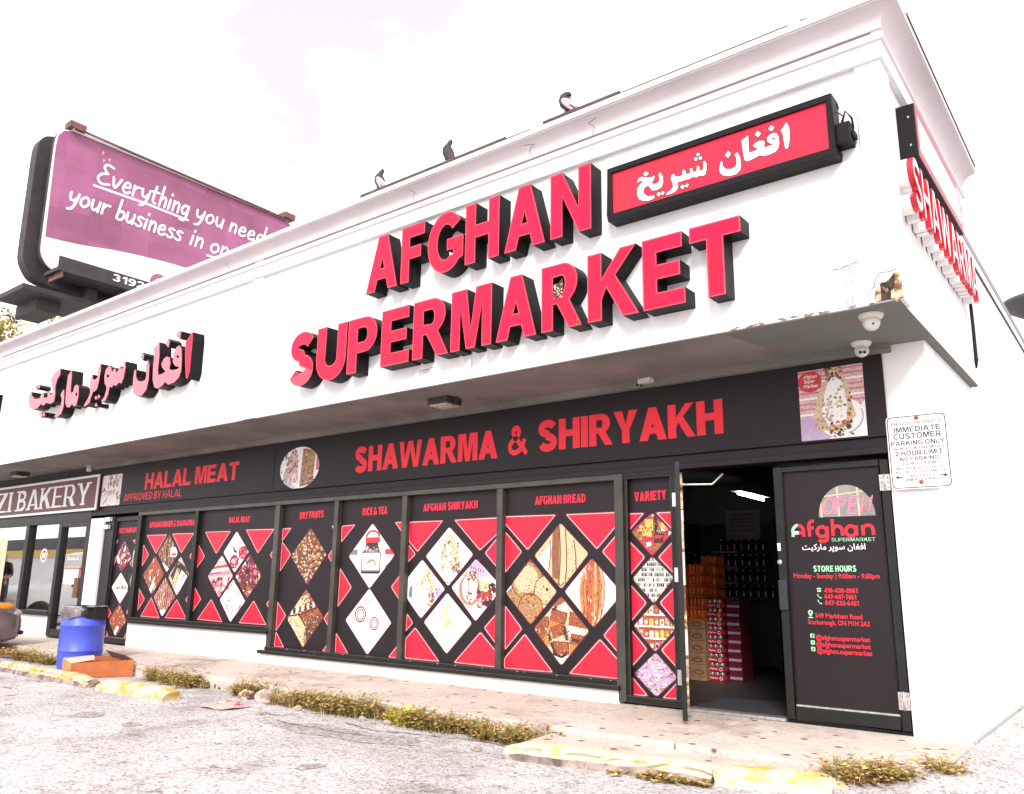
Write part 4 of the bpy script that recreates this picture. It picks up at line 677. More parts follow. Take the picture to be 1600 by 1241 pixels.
        scatter(L, poly, 60, .025, .055, ['wine', 'darkbrown', 'crimson', 'rust', 'lpink', 'black'], 1.3, None, (.58, .93, .24, .58)); scatter(L, poly, 24, .015, .03, ['yellow', 'lgreen', 'cream'], 1.3, None, (.60, .80, .52, .64))
    elif kind == 'bowl':
        L.append((E(.52, .45, .40, .37), 'lgrey')); L.append((E(.515, .455, .39, .36), 'white')); L.append((E(.52, .50, .34, .28), 'white')); scatter(L, poly, 60, .012, .026, ['yellow', 'lgreen', 'cream', 'yellow'], 1.4, None, (.40, .56, .44, .78)); scatter(L, poly, 14, .01, .02, ['cream', 'yellow', 'lgrey'], 2, None, (.25, .65, .34, .50))
        line(arc(.52, .42, .34, .30, 200, 340, 10), .012, 'lgrey')
    elif kind == 'longbread':
        bgc = 'cream'; L.append((P([(.0, .4), (.34, .72), (.28, .3), (.1, .2)]), 'white'))
        L.append((P([(.36, .16), (.32, .52), (.34, .86), (.46, 1), (.50, .62), (.47, .1)]), 'tan'))
        for k in range(7): line([(.345 + k * .019, .16), (.345 + k * .018, .5), (.37 + k * .017, .98)], .011, 'wine' if k % 2 else 'brown')
        for k in range(18): line([(.36 + rnd.uniform(0, .02), .45 + k * .03), (.46, .47 + k * .03)], .010, 'rust')
        L.append((P([(.50, .05), (.50, .6), (.48, 1), (.58, .9), (.62, .5), (.58, .08), (.54, .02)]), 'cream'))
        scatter(L, poly, 90, .006, .015, ['tan', 'rust', 'yellow', 'lgreen'], 1.3, None, (.5, 1, .1, .9)); scatter(L, poly, 30, .006, .014, ['tan', 'rust', 'yellow'], 1.3, None, (.05, .3, .3, .7))
        for pts in ([(.46, .06), (.49, .4), (.49, .7), (.47, .97)], [(.58, .08), (.61, .4), (.59, .92)], [(.78, .26), (.775, .5), (.74, .74)], [(.44, .1), (.5, .05), (.56, .1)], [(.27, .28), (.31, .55), (.30, .74)]): line(pts, .014, 'wine')
    elif kind == 'roundbread':
        bgc = 'rust'; L.append((P([(0, .5), (.1, .6), (.16, .46), (.08, .4)]), 'white')); L.append((P([(.7, .3), (1, .5), (.8, .2)]), 'white'))
        for cx, cy, r, c in ((.20, .36, .20, 'orange'), (.42, .68, .30, 'tan'), (.80, .53, .22, 'cream'), (.50, .24, .23, 'orange')):
            L.append((E(cx, cy, r + .014, r * .98 + .012, 24), 'wine')); L.append((E(cx, cy, r, r * .96, 24), c)); L.append((E(cx - .02, cy + .02, r * .8, r * .74, 20), 'cream' if c != 'orange' else 'tan'))
            for k in range(int(170 * r)):
                a, q = rnd.uniform(0, 6.28), r * math.sqrt(rnd.random()) * .93; L.append((E(cx + q * math.cos(a), cy + q * math.sin(a), rnd.uniform(.010, .022), rnd.uniform(.008, .016), 7), rnd.choice(['brown', 'rust', 'orange', 'yellow', 'wine', 'lgreen', 'orange'])))
        L.append((E(.82, .54, .028, .026), 'wine'))
    elif kind == 'ridged':
        L.append((P([(.40, .0), (.30, .25), (.28, .55), (.36, .85), (.50, 1), (.70, .9), (.76, .6), (.70, .2), (.60, 0)]), 'orange'))
        for k in range(15):
            f = k / 14; c = rnd.choice(['cream', 'rust', 'cream', 'red', 'tan']); line([(.40 + f * .2, .0), (.31 + f * .41, .3), (.29 + f * .46, .6), (.46 + f * .2, 1.0)], .016, c); 
        for k in range(80):
            f, v = rnd.random(), rnd.random(); a = .30 + f * .43; L.append((E(a, .05 + v * .9, .008, rnd.uniform(.02, .04), 7), rnd.choice(['rust', 'brown', 'red', 'white', 'cream', 'brown'])))
        line([(.66, .08), (.74, .35), (.765, .6), (.70, .88)], .012, 'wine')
    elif kind == 'cake':
        bgc = 'cream'
        def blk(a, b, s_, t=0.0):
            q = lambda u, v: (a + s_ * (u * math.cos(t) - v * math.sin(t)), b + s_ * (u * math.sin(t) + v * math.cos(t)))
            L.append((P([q(-.02, -.02), q(1.02, -.02), q(1.02, 1.22), q(-.02, 1.22)]), 'darkbrown')); L.append((P([q(0, .55), q(1, .55), q(.95, 1.2), q(.05, 1.2)]), 'rust')); L.append((P([q(0, 0), q(1, 0), q(1, .55), q(0, .55)]), rnd.choice(['cream', 'orange', 'white'])))
            for k in range(34):
                u, v = rnd.uniform(.04, .96), rnd.uniform(.57, 1.17); x, y = q(u, v); L.append((E(x, y, .010, .009, 6), rnd.choice(['brown', 'crimson', 'orange', 'brown', 'tan'])))
            for k in range(10):
                u, v = rnd.uniform(.04, .96), rnd.uniform(.04, .5); x, y = q(u, v); L.append((E(x, y, .012, .010, 6), rnd.choice(['tan', 'yellow', 'orange'])))
        for a in ((.45, .72, .22, .5), (.04, .36, .26, .1), (.62, .42, .30, -.15), (.26, .50, .28, -.25), (.20, .20, .24, .9), (.42, .24, .26, .35), (.66, .18, .24, -.1), (.36, .0, .28, .0)): blk(*a)
        for pts in ([(.27, .44), (.33, .30), (.42, .14)], [(.55, .58), (.58, .46), (.62, .36)], [(.36, .16), (.52, .12), (.62, .18)], [(.36, .80), (.44, .84)], [(.70, .38), (.84, .36)]): L.append((P(thick(pts, .045)), 'darkbrown'))
    elif kind in ('pkg', 'pkg2'):
        bgc = 'red' if kind == 'pkg' else 'mauve'
        for k in range(46 if kind == 'pkg' else 130):
            a, b = rnd.uniform(0, .95), rnd.uniform(0, .95); sa, sb = (rnd.uniform(.08, .2), rnd.uniform(.06, .16)) if kind == 'pkg' else (rnd.uniform(.03, .09), rnd.uniform(.015, .05))
            L.append((P(rect(a, a + sa, b, b + sb)), rnd.choice(['yellow', 'white', 'red', 'orange', 'white', 'crimson', 'green', 'yellow'] if kind == 'pkg' else ['white', 'mauve', 'lpink', 'grey', 'blue', 'white', 'crimson', 'white', 'lgrey', 'tan'])))
        if kind == 'pkg':
            L.append((P([(.56, 1), (.64, .95), (.66, .5), (.58, .5)]), 'black')); L.append((P(rect(.34, .54, .60, .86)), 'yellow')); L.append((P(rect(.56, .78, .30, .52)), 'darkbrown')); L.append((P(rect(.58, .74, .40, .48)), 'red'))
            for k in range(5): L.append((E(.28 + .07 * k, .64 + .02 * (k % 2), .022, .03), rnd.choice(['brown', 'red', 'black'])))
    elif kind in ('shelf', 'bags'):
        bgc = 'lgrey' if kind == 'shelf' else 'rust'; nr = 9 if kind == 'shelf' else 4
        for r_ in range(nr):
            y0 = r_ / nr
            for k in range(22 if kind == 'shelf' else 8):
                wd = 1 / (22 if kind == 'shelf' else 8); L.append((P(rect(k * wd + .004, (k + .8) * wd, y0 + .02, y0 + (.7 + .15 * rnd.random()) / nr)), rnd.choice(['black', 'green', 'white', 'grey', 'lgrey', 'maroon', 'lgreen', 'white'] if kind == 'shelf' else ['red', 'orange', 'crimson', 'yellow', 'white', 'mauve', 'orange'])))
                if kind == 'bags': L.append((E((k + .4) * wd, y0 + .11, .035, .04), rnd.choice(['white', 'yellow', 'wine', 'orange'])))
            L.append((P(rect(0, 1, y0, y0 + (.014 if kind == 'shelf' else .035))), 'white'))
    elif kind.startswith('meat'):
        v = int(kind[4]); bgc = ('white', 'lpink', 'wine', 'white')[v]
        if v == 0:
            L.append((P([(.35, 1), (.65, .95), (.6, .5), (.2, .45)]), 'white')); line([(.40, .62), (.44, .52), (.54, .5)], .06, 'black'); L.append((E(.78, .48, .18, .16), 'crimson')); L.append((E(.46, .26, .18, .17), 'wine')); L.append((E(.46, .26, .15, .14), 'crimson')); L.append((E(.45, .28, .08, .07), 'lpink')); scatter(L, poly, 30, .015, .03, ['pink', 'wine', 'lpink'], 1.4, None, (.6, .95, .34, .6)); scatter(L, poly, 10, .015, .03, ['pink', 'wine', 'white'], 1.4, None, (.36, .58, .14, .38))
        elif v == 1:
            for k in range(5): L.append((P([(.05, .50 + .08 * k), (.9, .56 + .09 * k), (.9, .62 + .09 * k), (.05, .55 + .08 * k)]), ('pink', 'white', 'rust', 'lpink', 'white')[k]))
            scatter(L, poly, 60, .03, .07, ['crimson', 'pink', 'lpink', 'wine', 'white', 'pink'], 1.4, None, (.2, .9, .08, .48)); line([(.1, .56), (.5, .6), (.85, .66)], .02, 'wine')
        elif v == 2: scatter(L, poly, 80, .04, .11, ['crimson', 'wine', 'lpink', 'pink', 'white', 'crimson', 'rust', 'black'], 1.4); scatter(L, poly, 30, .012, .03, ['white', 'green', 'lpink'], 1.4)
        else: scatter(L, poly, 26, .05, .11, ['white', 'lpink', 'white', 'pink'], 1.4); scatter(L, poly, 34, .02, .05, ['crimson', 'pink', 'wine', 'white'], 2.4); scatter(L, poly, 8, .012, .03, ['green', 'lgreen'], 1.4, None, (.5, .7, .7, .9))
    elif kind.startswith('kebab'):
        v = int(kind[5]); bgc = ('darkbrown', 'rust', 'lpink', 'brown')[v]
        if v in (0, 3):
            for k in range(13):
                a = -.1 + k * .09; line([(a, 0), (a + .04, .3), (a, .6), (a + .06, 1)], .05, rnd.choice(['rust', 'brown', 'tan', 'red'])); line([(a + .04, 0), (a + .07, .4), (a + .05, 1)], .012, 'white' if v else 'darkbrown')
            scatter(L, poly, 90, .014, .034, ['tan', 'rust', 'cream', 'darkbrown', 'red', 'white'], 1.8, 80)
            if v == 0: L.append((P(rect(.62, .95, .40, .66)), 'white')); L.append((P(rect(.68, .9, .44, .50)), 'red')); L.append((P([(.2, .2), (.55, .0), (.62, .1), (.3, .26)]), 'white'))
            else: L.append((P([(.2, 0), (.8, 0), (.6, .2), (.4, .16)]), 'white'))
        elif v == 1: scatter(L, poly, 70, .03, .08, ['rust', 'tan', 'cream', 'brown', 'red', 'white', 'lpink'], 2.6, 70); L.append((P([(.30, .02), (.44, .0), (.64, .30), (.5, .34)]), 'white'))
        else: L.append((P([(.1, .5), (.4, .9), (.9, .7), (1, .45), (.6, .1)]), 'black')); L.append((P([(.3, .1), (.62, .66), (.92, .5), (.6, .1)]), 'white')); L.append((P([(.2, .3), (.4, .72), (.56, .5), (.4, .2)]), 'cream')); scatter(L, poly, 46, .02, .05, ['rust', 'red', 'tan', 'lpink', 'green', 'brown'], 2.0, 60)
    elif kind == 'dish':
        L.append((E(.5, .5, .38, .17), 'lgrey')); L.append((E(.5, .515, .37, .16), 'white'))
        for k in range(9): line([(.22 + .05 * k, .44 + .012 * k), (.34 + .05 * k, .54 - .006 * k)], .028, rnd.choice(['tan', 'brown', 'black', 'orange']))
        scatter(L, poly, 14, .02, .045, ['red', 'orange', 'lgreen', 'crimson'], 1.4, None, (.56, .8, .46, .60)); L.append((E(.5, .64, .06, .03), 'lgreen'))
    fl = {'m': ['white', 'lpink', 'wine', 'white', 'crimson'], 'k': ['white', 'cream', 'darkbrown', 'wine', 'tan'], 'c': ['cream', 'darkbrown', 'orange', 'brown'], 's': ['cream', 'darkbrown', 'white', 'rust'], 'p': ['white', 'black', 'red', 'grey', 'yellow'], 'b': ['white', 'black', 'red', 'yellow']}
    if kind in ('cake', 'spice', 'pkg', 'pkg2', 'bags') or kind[:4] in ('meat', 'keba'):
        if kind != 'meat0':
            scatter(L, poly, 120, .006, .017, fl[kind[0]], 1.8); scatter(L, poly, 26, .014, .03, fl[kind[0]][:3], 3.0)
    return bgc, L
def draw_picture(kind, poly, parent, y, name='food_photo'):
    mb = MB(); fm = facade(y); p = rounded(poly, .03)
    bgc, L = picture(kind, poly)
    paint(mb, fm, [rounded(grow(poly, .010), .035)], 'wine', 0.0)
    paint(mb, fm, [p], bgc, 0.0006)
    d = 0.0009; st = min(0.00003, 0.006 / max(1, len(L)))
    for pts, c in L:
        q = clip(pts, p) if area2(pts) > 0 else clip(pts[::-1], p)
        if len(q) > 2 and abs(area2(q)) > 1e-7:
            mb.add([fm(a[0], a[1], d) for a in q], tessellate_polygon([[Vector((a[0], a[1], 0)) for a in q]]), c)
        d += st
    return mb.build(name, parent)
def vinyl_window(key, name, x0, x1, z0, z1, y, head, kinds, label):
    mb = MB(); fm = facade(y); D_ = WIN[key]
    mb.box(x0, x1, y, y + .012, z0, z1, 'vinyl_black')
    for p in D_['red']:
        paint(mb, fm, [rounded(grow(p, .022), .03)], 'wine', .0004); paint(mb, fm, [rounded(grow(p, .012), .026)], 'vinyl_line', .0008); paint(mb, fm, [rounded(p, .02)], 'vinyl_red', .0012)
    w = mb.build(name, shop); w['label'] = label
    hb = MB(); lb, rb, lt = D_['head']
    if key == 'rest': lb, rb = (-13.97, lb[1]), (-13.30, rb[1])
    fit_line(hb, fm, head, lb, rb, lt[1] - lb[1], 'vinyl_red', .002, s=.34, b=.22, gap=.07)
    hd = hb.build('heading', w)
    for p, k in zip(D_['dia'], kinds): draw_picture(k, p, w, y - .0015)
    return w
vinyl_window('burger', 'display_window', -13.03, -11.28, .50, 2.276, .03, 'AFGHAN BURGER & SHAWARMA', ['kebab0', 'kebab1', 'kebab2', 'kebab3'], 'black display window headed AFGHAN BURGER & SHAWARMA with grilled meat photos')
vinyl_window('halal', 'display_window', -11.19, -9.09, .50, 2.276, .03, 'HALAL MEAT', ['meat0', 'meat1', 'meat2', 'meat3'], 'black display window headed HALAL MEAT with raw meat photos')
vinyl_window('dry', 'display_window', -8.98, -7.73, .225, 2.276, .03, 'DRY FRUITS', ['nuts', 'spice'], 'black display window headed DRY FRUITS with nut and spice photos')
vinyl_window('rice', 'display_window', -7.648, -6.38, .225, 2.276, .03, 'RICE & TEA', ['jar', 'seals'], 'black display window headed RICE & TEA with red lidded jar photo')
vinyl_window('shir', 'display_window', -6.29, -4.78, .225, 2.276, .03, 'AFGHAN SHIRYAKH', ['icecream', 'icecup', 'platter', 'bowl'], 'black display window headed AFGHAN SHIRYAKH with ice cream photos')
vinyl_window('bread', 'display_window', -4.69, -3.15, .225, 2.276, .03, 'AFGHAN BREAD', ['longbread', 'roundbread', 'ridged', 'cake'], 'black display window headed AFGHAN BREAD with four bread photos')
vinyl_window('variety', 'display_window', -3.005, -2.50, .085, 2.276, .03, 'VARIETY', ['pkg', 'shelf', 'bags', 'pkg2'], 'narrow black sidelight headed VARIETY with four grocery photos')
rd = vinyl_window('rest', 'door', -14.03, -13.16, .03, 2.28, .06, 'RESTAURANT', ['meat2', 'dish', 'kebab1'], 'black restaurant door with three food diamonds')
m = MB(); m.box(-14.07, -14.02, .02, .058, .02, 2.28, 'frame_black'); m.box(-13.215, -13.15, .02, .058, .02, 2.28, 'frame_black'); m.box(-14.02, -13.215, .02, .058, 2.20, 2.28, 'frame_black'); m.box(-14.02, -13.215, .02, .058, .02, .125, 'frame_black'); m.box(-14.0, -13.2, .0, .02, .112, .13, 'metal'); m.build('door_frame', rd, bevel=.006)
m = MB(); m.box(-13.33, -13.24, .0, .05, .95, 1.25, 'frame_black'); m.build('push_plate', rd, bevel=.01)
m = MB(); m.tube([(-13.19, .0, 1.75), (-13.20, -.02, 1.55), (-13.185, .0, 1.3), (-13.20, -.02, 1.1), (-13.19, 0, .98)], .012, 'metal', 6); m.build('door_chain', rd)

# ------------------------------------------------------------------ the two leaves of the shop door
m = MB()
m.box(-1.345, -.468, .03, .05, .14, 2.24, 'vinyl_black')
door = m.build('door', shop); door['label'] = 'closed black shop door with store hours printed in red and green'
m = MB()
m.box(-1.425, -1.345, 0, .055, .03, 2.285, 'frame_black'); m.box(-.468, -.395, 0, .055, .03, 2.285, 'frame_black'); m.box(-1.345, -.468, 0, .055, 2.235, 2.285, 'frame_black'); m.box(-1.345, -.468, 0, .055, .03, .135, 'frame_black'); m.box(-1.345, -.468, .012, .03, .135, .160, 'metal')
m.build('door_frame', door, bevel=.005)
fd = facade(.03); m = MB()
ap = [(-1.031, 1.803)] + [(-.785 - .246 * math.cos(t), 1.803 + .284 * math.sin(t)) for t in (math.pi * k / 20 for k in range(1, 20))] + [(-.538, 1.803)]
paint(m, fd, [ap], 'window_grey', .001); pane = m.build('arched_pane', door)
m = MB()
def bar(pts, w, c, d): 
    q = clip(thick(pts, w), ap) if area2(thick(pts, w)) > 0 else clip(thick(pts, w)[::-1], ap)
    if len(q) > 2: m.add([fd(a[0], a[1], d) for a in q], [tuple(range(len(q)))], c)
for x in (-1.005, -.85, -.675): bar([(x, 1.8), (x - .004, 2.09)], .016, 'cream', .002)
bar([(-1.03, 1.985), (-.54, 2.03)], .014, 'cream', .003)
m.build('glazing_bar', door)
m = MB(); lx = -1.0; T_ = lambda pts: [(lx + a * .118 + .25 * b * .1, 1.83 + b * .135) for a, b in pts]
for pts in (arc(.42, .5, .40, .5, 0, 360, 18), [(1.0, 0), (1.0, 1)], [(1.0, 1), (1.45, .98), (1.62, .75), (1.45, .5), (1.0, .48)], [(2.55, 0), (1.95, 0), (1.95, 1), (2.55, 1)], [(1.95, .5), (2.45, .5)], [(2.85, 0), (2.85, 1), (3.45, 0), (3.45, 1)]):
    for dx, w in ((0, .014), (.017, .009)): strip(m, fd, [(q[0] + dx, q[1] + dx) for q in T_(pts)], w, 'neon_off', .004 + dx * .1, .0002, False)
m.build('neon_sign', door)
m = MB(); yb, hh = 1.632, .150; lw = .0285
def stroke(pts, c='board_red', d=.001, w=lw): paint(m, fd, [thick(pts, w)], c, d)
def loop(cx, cy, r): 
    paint(m, fd, [ell(cx, cy, r + lw / 2, r + lw / 2, 22), ell(cx, cy, r - lw / 2, r - lw / 2, 18)], 'board_red', .0014)
r_ = .044
stroke([(-1.278, yb), (-1.278, yb + .05)] + arc(-1.229, yb + .052, .049, .052, 180, 90, 6), 'vinyl_green', .0016); stroke(arc(-1.229, yb + .052, .049, .052, 92, 0, 6) + [(-1.180, yb)], 'board_red', .0016); stroke([(-1.278, yb + .036), (-1.225, yb + .036)], 'print_white', .0012); stroke([(-1.226, yb + .036), (-1.180, yb + .036)], 'board_red', .0012)
stroke([(-1.126, yb)] + [(-1.126, yb + .10)] + arc(-1.092, yb + .105, .034, .034, 180, 70, 6)); stroke([(-1.145, yb + .078), (-1.085, yb + .078)], d=.0018)
loop(-1.012, yb + .040, r_); stroke([(-.966, yb + .085), (-.966, yb - .005)] + arc(-1.008, yb - .012, .042, .036, 0, -150, 8), d=.0018)
stroke([(-.915, yb), (-.915, yb + .150)]); stroke(arc(-.874, yb + .045, .041, .042, 180, 0, 10) + [(-.833, yb)], d=.0018)
loop(-.758, yb + .040, r_); stroke([(-.712, yb + .088), (-.712, yb)], d=.0018)
stroke([(-.655, yb + .088), (-.655, yb)]); stroke(arc(-.612, yb + .045, .043, .042, 180, 0, 10) + [(-.569, yb)], d=.0018)
m.build('shop_logo', door)
def text_done(): 
    global m
    m.build('text_line', door); m = MB()
m = MB()
fit_line(m, fd, 'SUPERMARKET', TX['d_sup'][0], TX['d_sup'][1], .031, 'vinyl_green', .001, s=.13, b=.12, gap=.14); text_done()
AR = '\ufe96\ufbff\ufb90\ufead\ufe8e\ufee3 \ufeae\ufb58\ufeee\ufeb3 \ufee5\ufe8e\ufed0\ufed3\ufe8d'
fit_round(m, fd, AR, (-1.202, 1.490), (-.646, 1.487), .075, 'print_white', .001, off=.012, ymin=True); text_done()
fit_line(m, fd, 'STORE HOURS', TX['d_hours'][0], TX['d_hours'][1], .053, 'vinyl_green', .001, s=.30, b=.2); text_done()
for k, t_ in (('mon', 'Monday - Sunday | 9:00am - 9:00pm'), ('ad1', '549 Markham Road'), ('ad2', 'Scarborough, ON M1H 2A3'), ('at1', '@afghansupermarket'), ('at2', '@afghansupermarket'), ('at3', '@afghan.supermarket')):
    a, b, c = TX['d_' + k]; fit_round(m, fd, t_, a, (b[0], a[1]), .040, 'board_red', .001, off=.013); text_done()
for k, t_ in (('p1', '416-438-2861'), ('p2', '647-447-7861'), ('p3', '647-532-6461')):
    a, b, c = TX['d_' + k]; fit_line(m, fd, t_, a, (b[0], a[1]), .039, 'board_red', .001, s=.24, b=.19, gap=.1); text_done()
m = MB()
x, z = -1.093, 1.138; paint(m, fd, [[(x, z), (x + .036, z), (x + .030, z + .018), (x + .006, z + .018)]], 'vinyl_green', .001); paint(m, fd, [thick(arc(x + .018, z + .018, .018, .013, 165, 15, 8), .010)], 'vinyl_green', .0014)
for z in (1.084, 1.034): paint(m, fd, [thick(smooth([(-1.090, z + .032), (-1.086, z + .016), (-1.074, z + .004), (-1.058, z)]), .008, taper=[1.6, 1.5, 1.2] + [.8] * 7 + [1.3, 1.6, 1.6])], 'vinyl_green', .001)
paint(m, fd, [arc(-1.166, .955, .022, .022, -30, 210, 14) + [(-1.166, .912)], ell(-1.166, .957, .009, .009, 10)], 'vinyl_green', .001); paint(m, fd, [ell(-1.166, .910, .024, .006, 12)], 'vinyl_green', .0006)
for z in (.734, .676, .620):
    paint(m, fd, [rounded(rect(-1.181, -1.144, z, z + .037), .006)], 'vinyl_green', .001)
paint(m, fd, [thick([(-1.160, .735), (-1.160, .757)] + arc(-1.153, .757, .007, .008, 180, 80, 4), .007)], 'vinyl_black', .002); paint(m, fd, [rect(-1.168, -1.150, .749, .754)], 'vinyl_black', .0024)
paint(m, fd, [ell(-1.1625, .6945, .010, .010, 12), ell(-1.1625, .6945, .006, .006, 10)], 'vinyl_black', .002); paint(m, fd, [ell(-1.151, .706, .002, .002, 6)], 'vinyl_black', .002)
paint(m, fd, [ell(-1.166, .632, .007, .007, 10)], 'vinyl_black', .002); paint(m, fd, [thick([(-1.160, .632), (-1.160, .651), (-1.150, .645)], .005)], 'vinyl_black', .0024)
m.build('contact_icon', door)
m = MB(); m.box(-1.425, -1.345, -.035, 0, .97, 1.24, 'plastic_black'); m.build('door_pull', door, bevel=.008)
m = MB(); m.box(-1.42, -1.392, -.006, 0, 1.505, 1.575, 'print_white'); m.ellipsoid((-1.405, -.012, 1.40), (.026, .018, .026), 'metal', 12, 8); m.build('door_lock', door)
for z in (2.08, .265):
    m = MB(); m.box(-.475, -.438, -.010, 0, z - .068, z + .072, 'metal'); m.box(-.425, -.385, -.012, 0, z - .068, z + .072, 'metal'); m.tube([(-.4315, -.014, z - .075), (-.4315, -.014, z + .078)], .008, 'metal', 8)
    for q in (-.045, .0, .045):
        for xx in (-.456, -.404): m.ellipsoid((xx, -.012, z + q), (.006, .004, .006), 'rusty', 8, 4)
    m.build('hinge', door)
# open leaf, swung out nearly edge-on to the street
da = Vector((math.cos(R(-63.4)), math.sin(R(-63.4)), 0)); dn = Vector((-da.y, da.x, 0)); hp = Vector((-2.425, -.005, 0))
def leaf_box(mb, a0, a1, n0, n1, z0, z1, mt):
    p = [hp + da * a + dn * b for a, b in ((a0, n0), (a1, n0), (a1, n1), (a0, n1))]
    mb.add([(q.x, q.y, z0) for q in p] + [(q.x, q.y, z1) for q in p], [(0, 3, 2, 1), (4, 5, 6, 7), (0, 1, 5, 4), (1, 2, 6, 5), (2, 3, 7, 6), (3, 0, 4, 7)], mt)
m = MB(); leaf_box(m, .0, .85, -.022, .022, .03, 2.30, 'frame_black')
leaf = m.build('door', shop, bevel=.004); leaf['label'] = 'open black shop door leaf seen edge-on with a rusty pale edge'
m = MB()
z = .12
while z < 2.2:
    hgt = rnd.uniform(.04, .3); leaf_box(m, .80, .853 + rnd.uniform(0, .004), .022, .040 + rnd.uniform(0, .006), z, min(2.2, z + hgt), rnd.choice(['rusty', 'rusty', 'lgrey', 'damage_cream'])); z += hgt + rnd.choice([0, 0, .01])
m.build('weather_strip', leaf)
m = MB(); leaf_box(m, .15, .70, .04, .055, 2.10, 2.12, 'metal'); p = hp + da * .75 + dn * .05; q = Vector((-1.95, .05, 2.27))
m.tube([(hp + da * .3 + dn * .05 + Vector((0, 0, 2.15))), (hp + da * .12 + dn * .34 + Vector((0, 0, 2.17))), q], .012, 'metal', 6); m.build('door_closer', leaf)
m = MB()
for z in (2.03, 1.28, .30): m.box(-2.47, -2.43, -.045, -.03, z - .07, z + .07, 'print_white' if z > .5 else 'metal'); 
m.build('hinge', leaf, bevel=.003)
m = MB(); m.box(-2.40, -1.43, -.03, .10, .0, .028, 'metal'); m.build('threshold', shop, bevel=.006)

# ------------------------------------------------------------------ shop interior seen through the open door
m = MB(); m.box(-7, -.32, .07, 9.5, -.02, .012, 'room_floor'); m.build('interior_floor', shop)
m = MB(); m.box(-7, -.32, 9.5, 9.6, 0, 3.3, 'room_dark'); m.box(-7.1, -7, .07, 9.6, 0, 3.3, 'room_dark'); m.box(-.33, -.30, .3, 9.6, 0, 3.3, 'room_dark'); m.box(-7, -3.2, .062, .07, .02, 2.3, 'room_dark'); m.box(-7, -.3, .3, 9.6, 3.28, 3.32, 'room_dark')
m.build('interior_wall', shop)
m = MB(); m.box(-2.42, -1.43, .10, 1.0, .013, .022, 'trousers'); one('door_mat', 'dark door mat lying inside the open shop doorway', 'mat', m, (-1.92, .55, .012))
tl = thing('ceiling_light', 'lit white fluorescent tube on the dark shop ceiling', 'light', (-4.55, 7.3, 2.8))
m = MB(); m.tube([(-4.52, 6.65, 2.80), (-4.59, 8.02, 2.80)], .026, 'tube_light', 8); m.build('tube', tl)
m = MB(); m.box(-4.65, -4.46, 6.6, 8.1, 2.84, 2.90, 'lgrey'); m.tube([(-4.55, 7.0, 2.9), (-4.55, 7.0, 3.29)], .008, 'grey', 5); m.build('fixture', tl)
# stacked goods
def carton_proto():
    t = thing('carton', 'brown carton with a dark oval mark stacked low inside the doorway', 'box', (0, 0, 0), 'brown cartons stacked inside the door')
    b = MB(); b.box(-.108, .108, -.17, .17, 0, .143, 'carton'); b.build('carton_body', t, bevel=.004)
    b = MB(); f = facade(-.1715); paint(b, f, [ell(.0, .10, .070, .028, 16), ell(0, .10, .056, .018, 14)], 'darkbrown', 0); b.box(-.1, .1, -.1715, -.170, .045, .052, 'brown'); b.build('oval_mark', t)
    return t
first = carton_proto(); used = False
for r in range(5):
    for c in range(2):
        o = first if not used else copy_tree(first); used = True
        o.location = (-3.565 + c * .218 + rnd.uniform(-.004, .004), 2.42, .013 + r * .1445)
def tray_proto():
    t = thing('can_tray', 'orange shrink-wrapped tray of cans stacked on the brown cartons', 'tray', (0, 0, 0), 'orange can trays stacked inside the door')
    b = MB(); b.box(-.106, .106, -.17, .17, 0, .035, 'shrink_orange'); b.build('tray_base', t, bevel=.004)
    for k in range(4):
        b = MB(); b.lathe([(.020, .036), (.026, .045), (.026, .128), (.019, .138)], (-.078 + k * .052, -.142, 0), 'shrink_orange', 10); b.build('can', t)
    b = MB(); b.box(-.10, .10, -.112, .165, .036, .132, 'shrink_orange'); b.build('wrapped_cans', t, bevel=.01)
    return t
first = tray_proto(); used = False
for r in range(5):
    for c in range(2):
        o = first if not used else copy_tree(first); used = True
        o.location = (-3.565 + c * .218 + rnd.uniform(-.006, .006), 2.42, .013 + 5 * .1445 + r * .1405)
def pack_proto():
    t = thing('can_pack', 'red drinks can pack with silver can tops in the tall stack inside the doorway', 'can pack', (0, 0, 0), 'red can packs stacked inside the door')
    b = MB(); b.box(-.10, .10, -.17, .17, 0, .062, 'pack_red'); b.build('pack_tray', t, bevel=.005)
    for k in range(3):
        b = MB(); b.lathe([(.028, .063), (.030, .066), (.030, .098), (.024, .108)], (-.066 + k * .066, -.132, 0), 'metal', 10); b.build('can', t)
    b = MB(); b.box(-.095, .095, -.095, .165, .063, .107, 'wine'); b.build('wrapped_cans', t, bevel=.008)
    b = MB(); f = facade(-.1715); paint(b, f, [thick(smooth([(-.085, .030), (-.06, .042), (-.045, .028), (-.02, .040), (0, .028), (.02, .036)]), .010)], 'print_white', 0); paint(b, f, [ell(.062, .032, .022, .022, 14), ell(.062, .032, .014, .014, 12)], 'print_white', .0004); b.build('pack_print', t)
    return t
first = pack_proto(); used = False
for r in range(9):
    o = first if not used else copy_tree(first); used = True
    o.location = (-3.155 + rnd.uniform(-.006, .006), 2.52, .013 + r * .1095)
b = MB(); b.box(-.085, .085, -.17, .17, 0, .105, 'wine'); b.box(-.08, .08, -.172, -.17, .02, .05, 'mauve')
dp = b.build('drink_case'); tag(dp, 'dark purple drink case stacked right of the red can packs', 'case', 'dark drink cases inside the door'); used = False
for r in range(9):
    o = dp if not used else dp.copy()
    if used: COL.objects.link(o)
    used = True; o.location = (-2.955 + rnd.uniform(-.006, .006), 2.66, .013 + r * .1085)
for r in range(6):
    o = copy_tree(bpy.data.objects['can_tray']); o.location = (-3.345 + rnd.uniform(-.004, .004), 2.80, .013 + .7 + r * .1405)
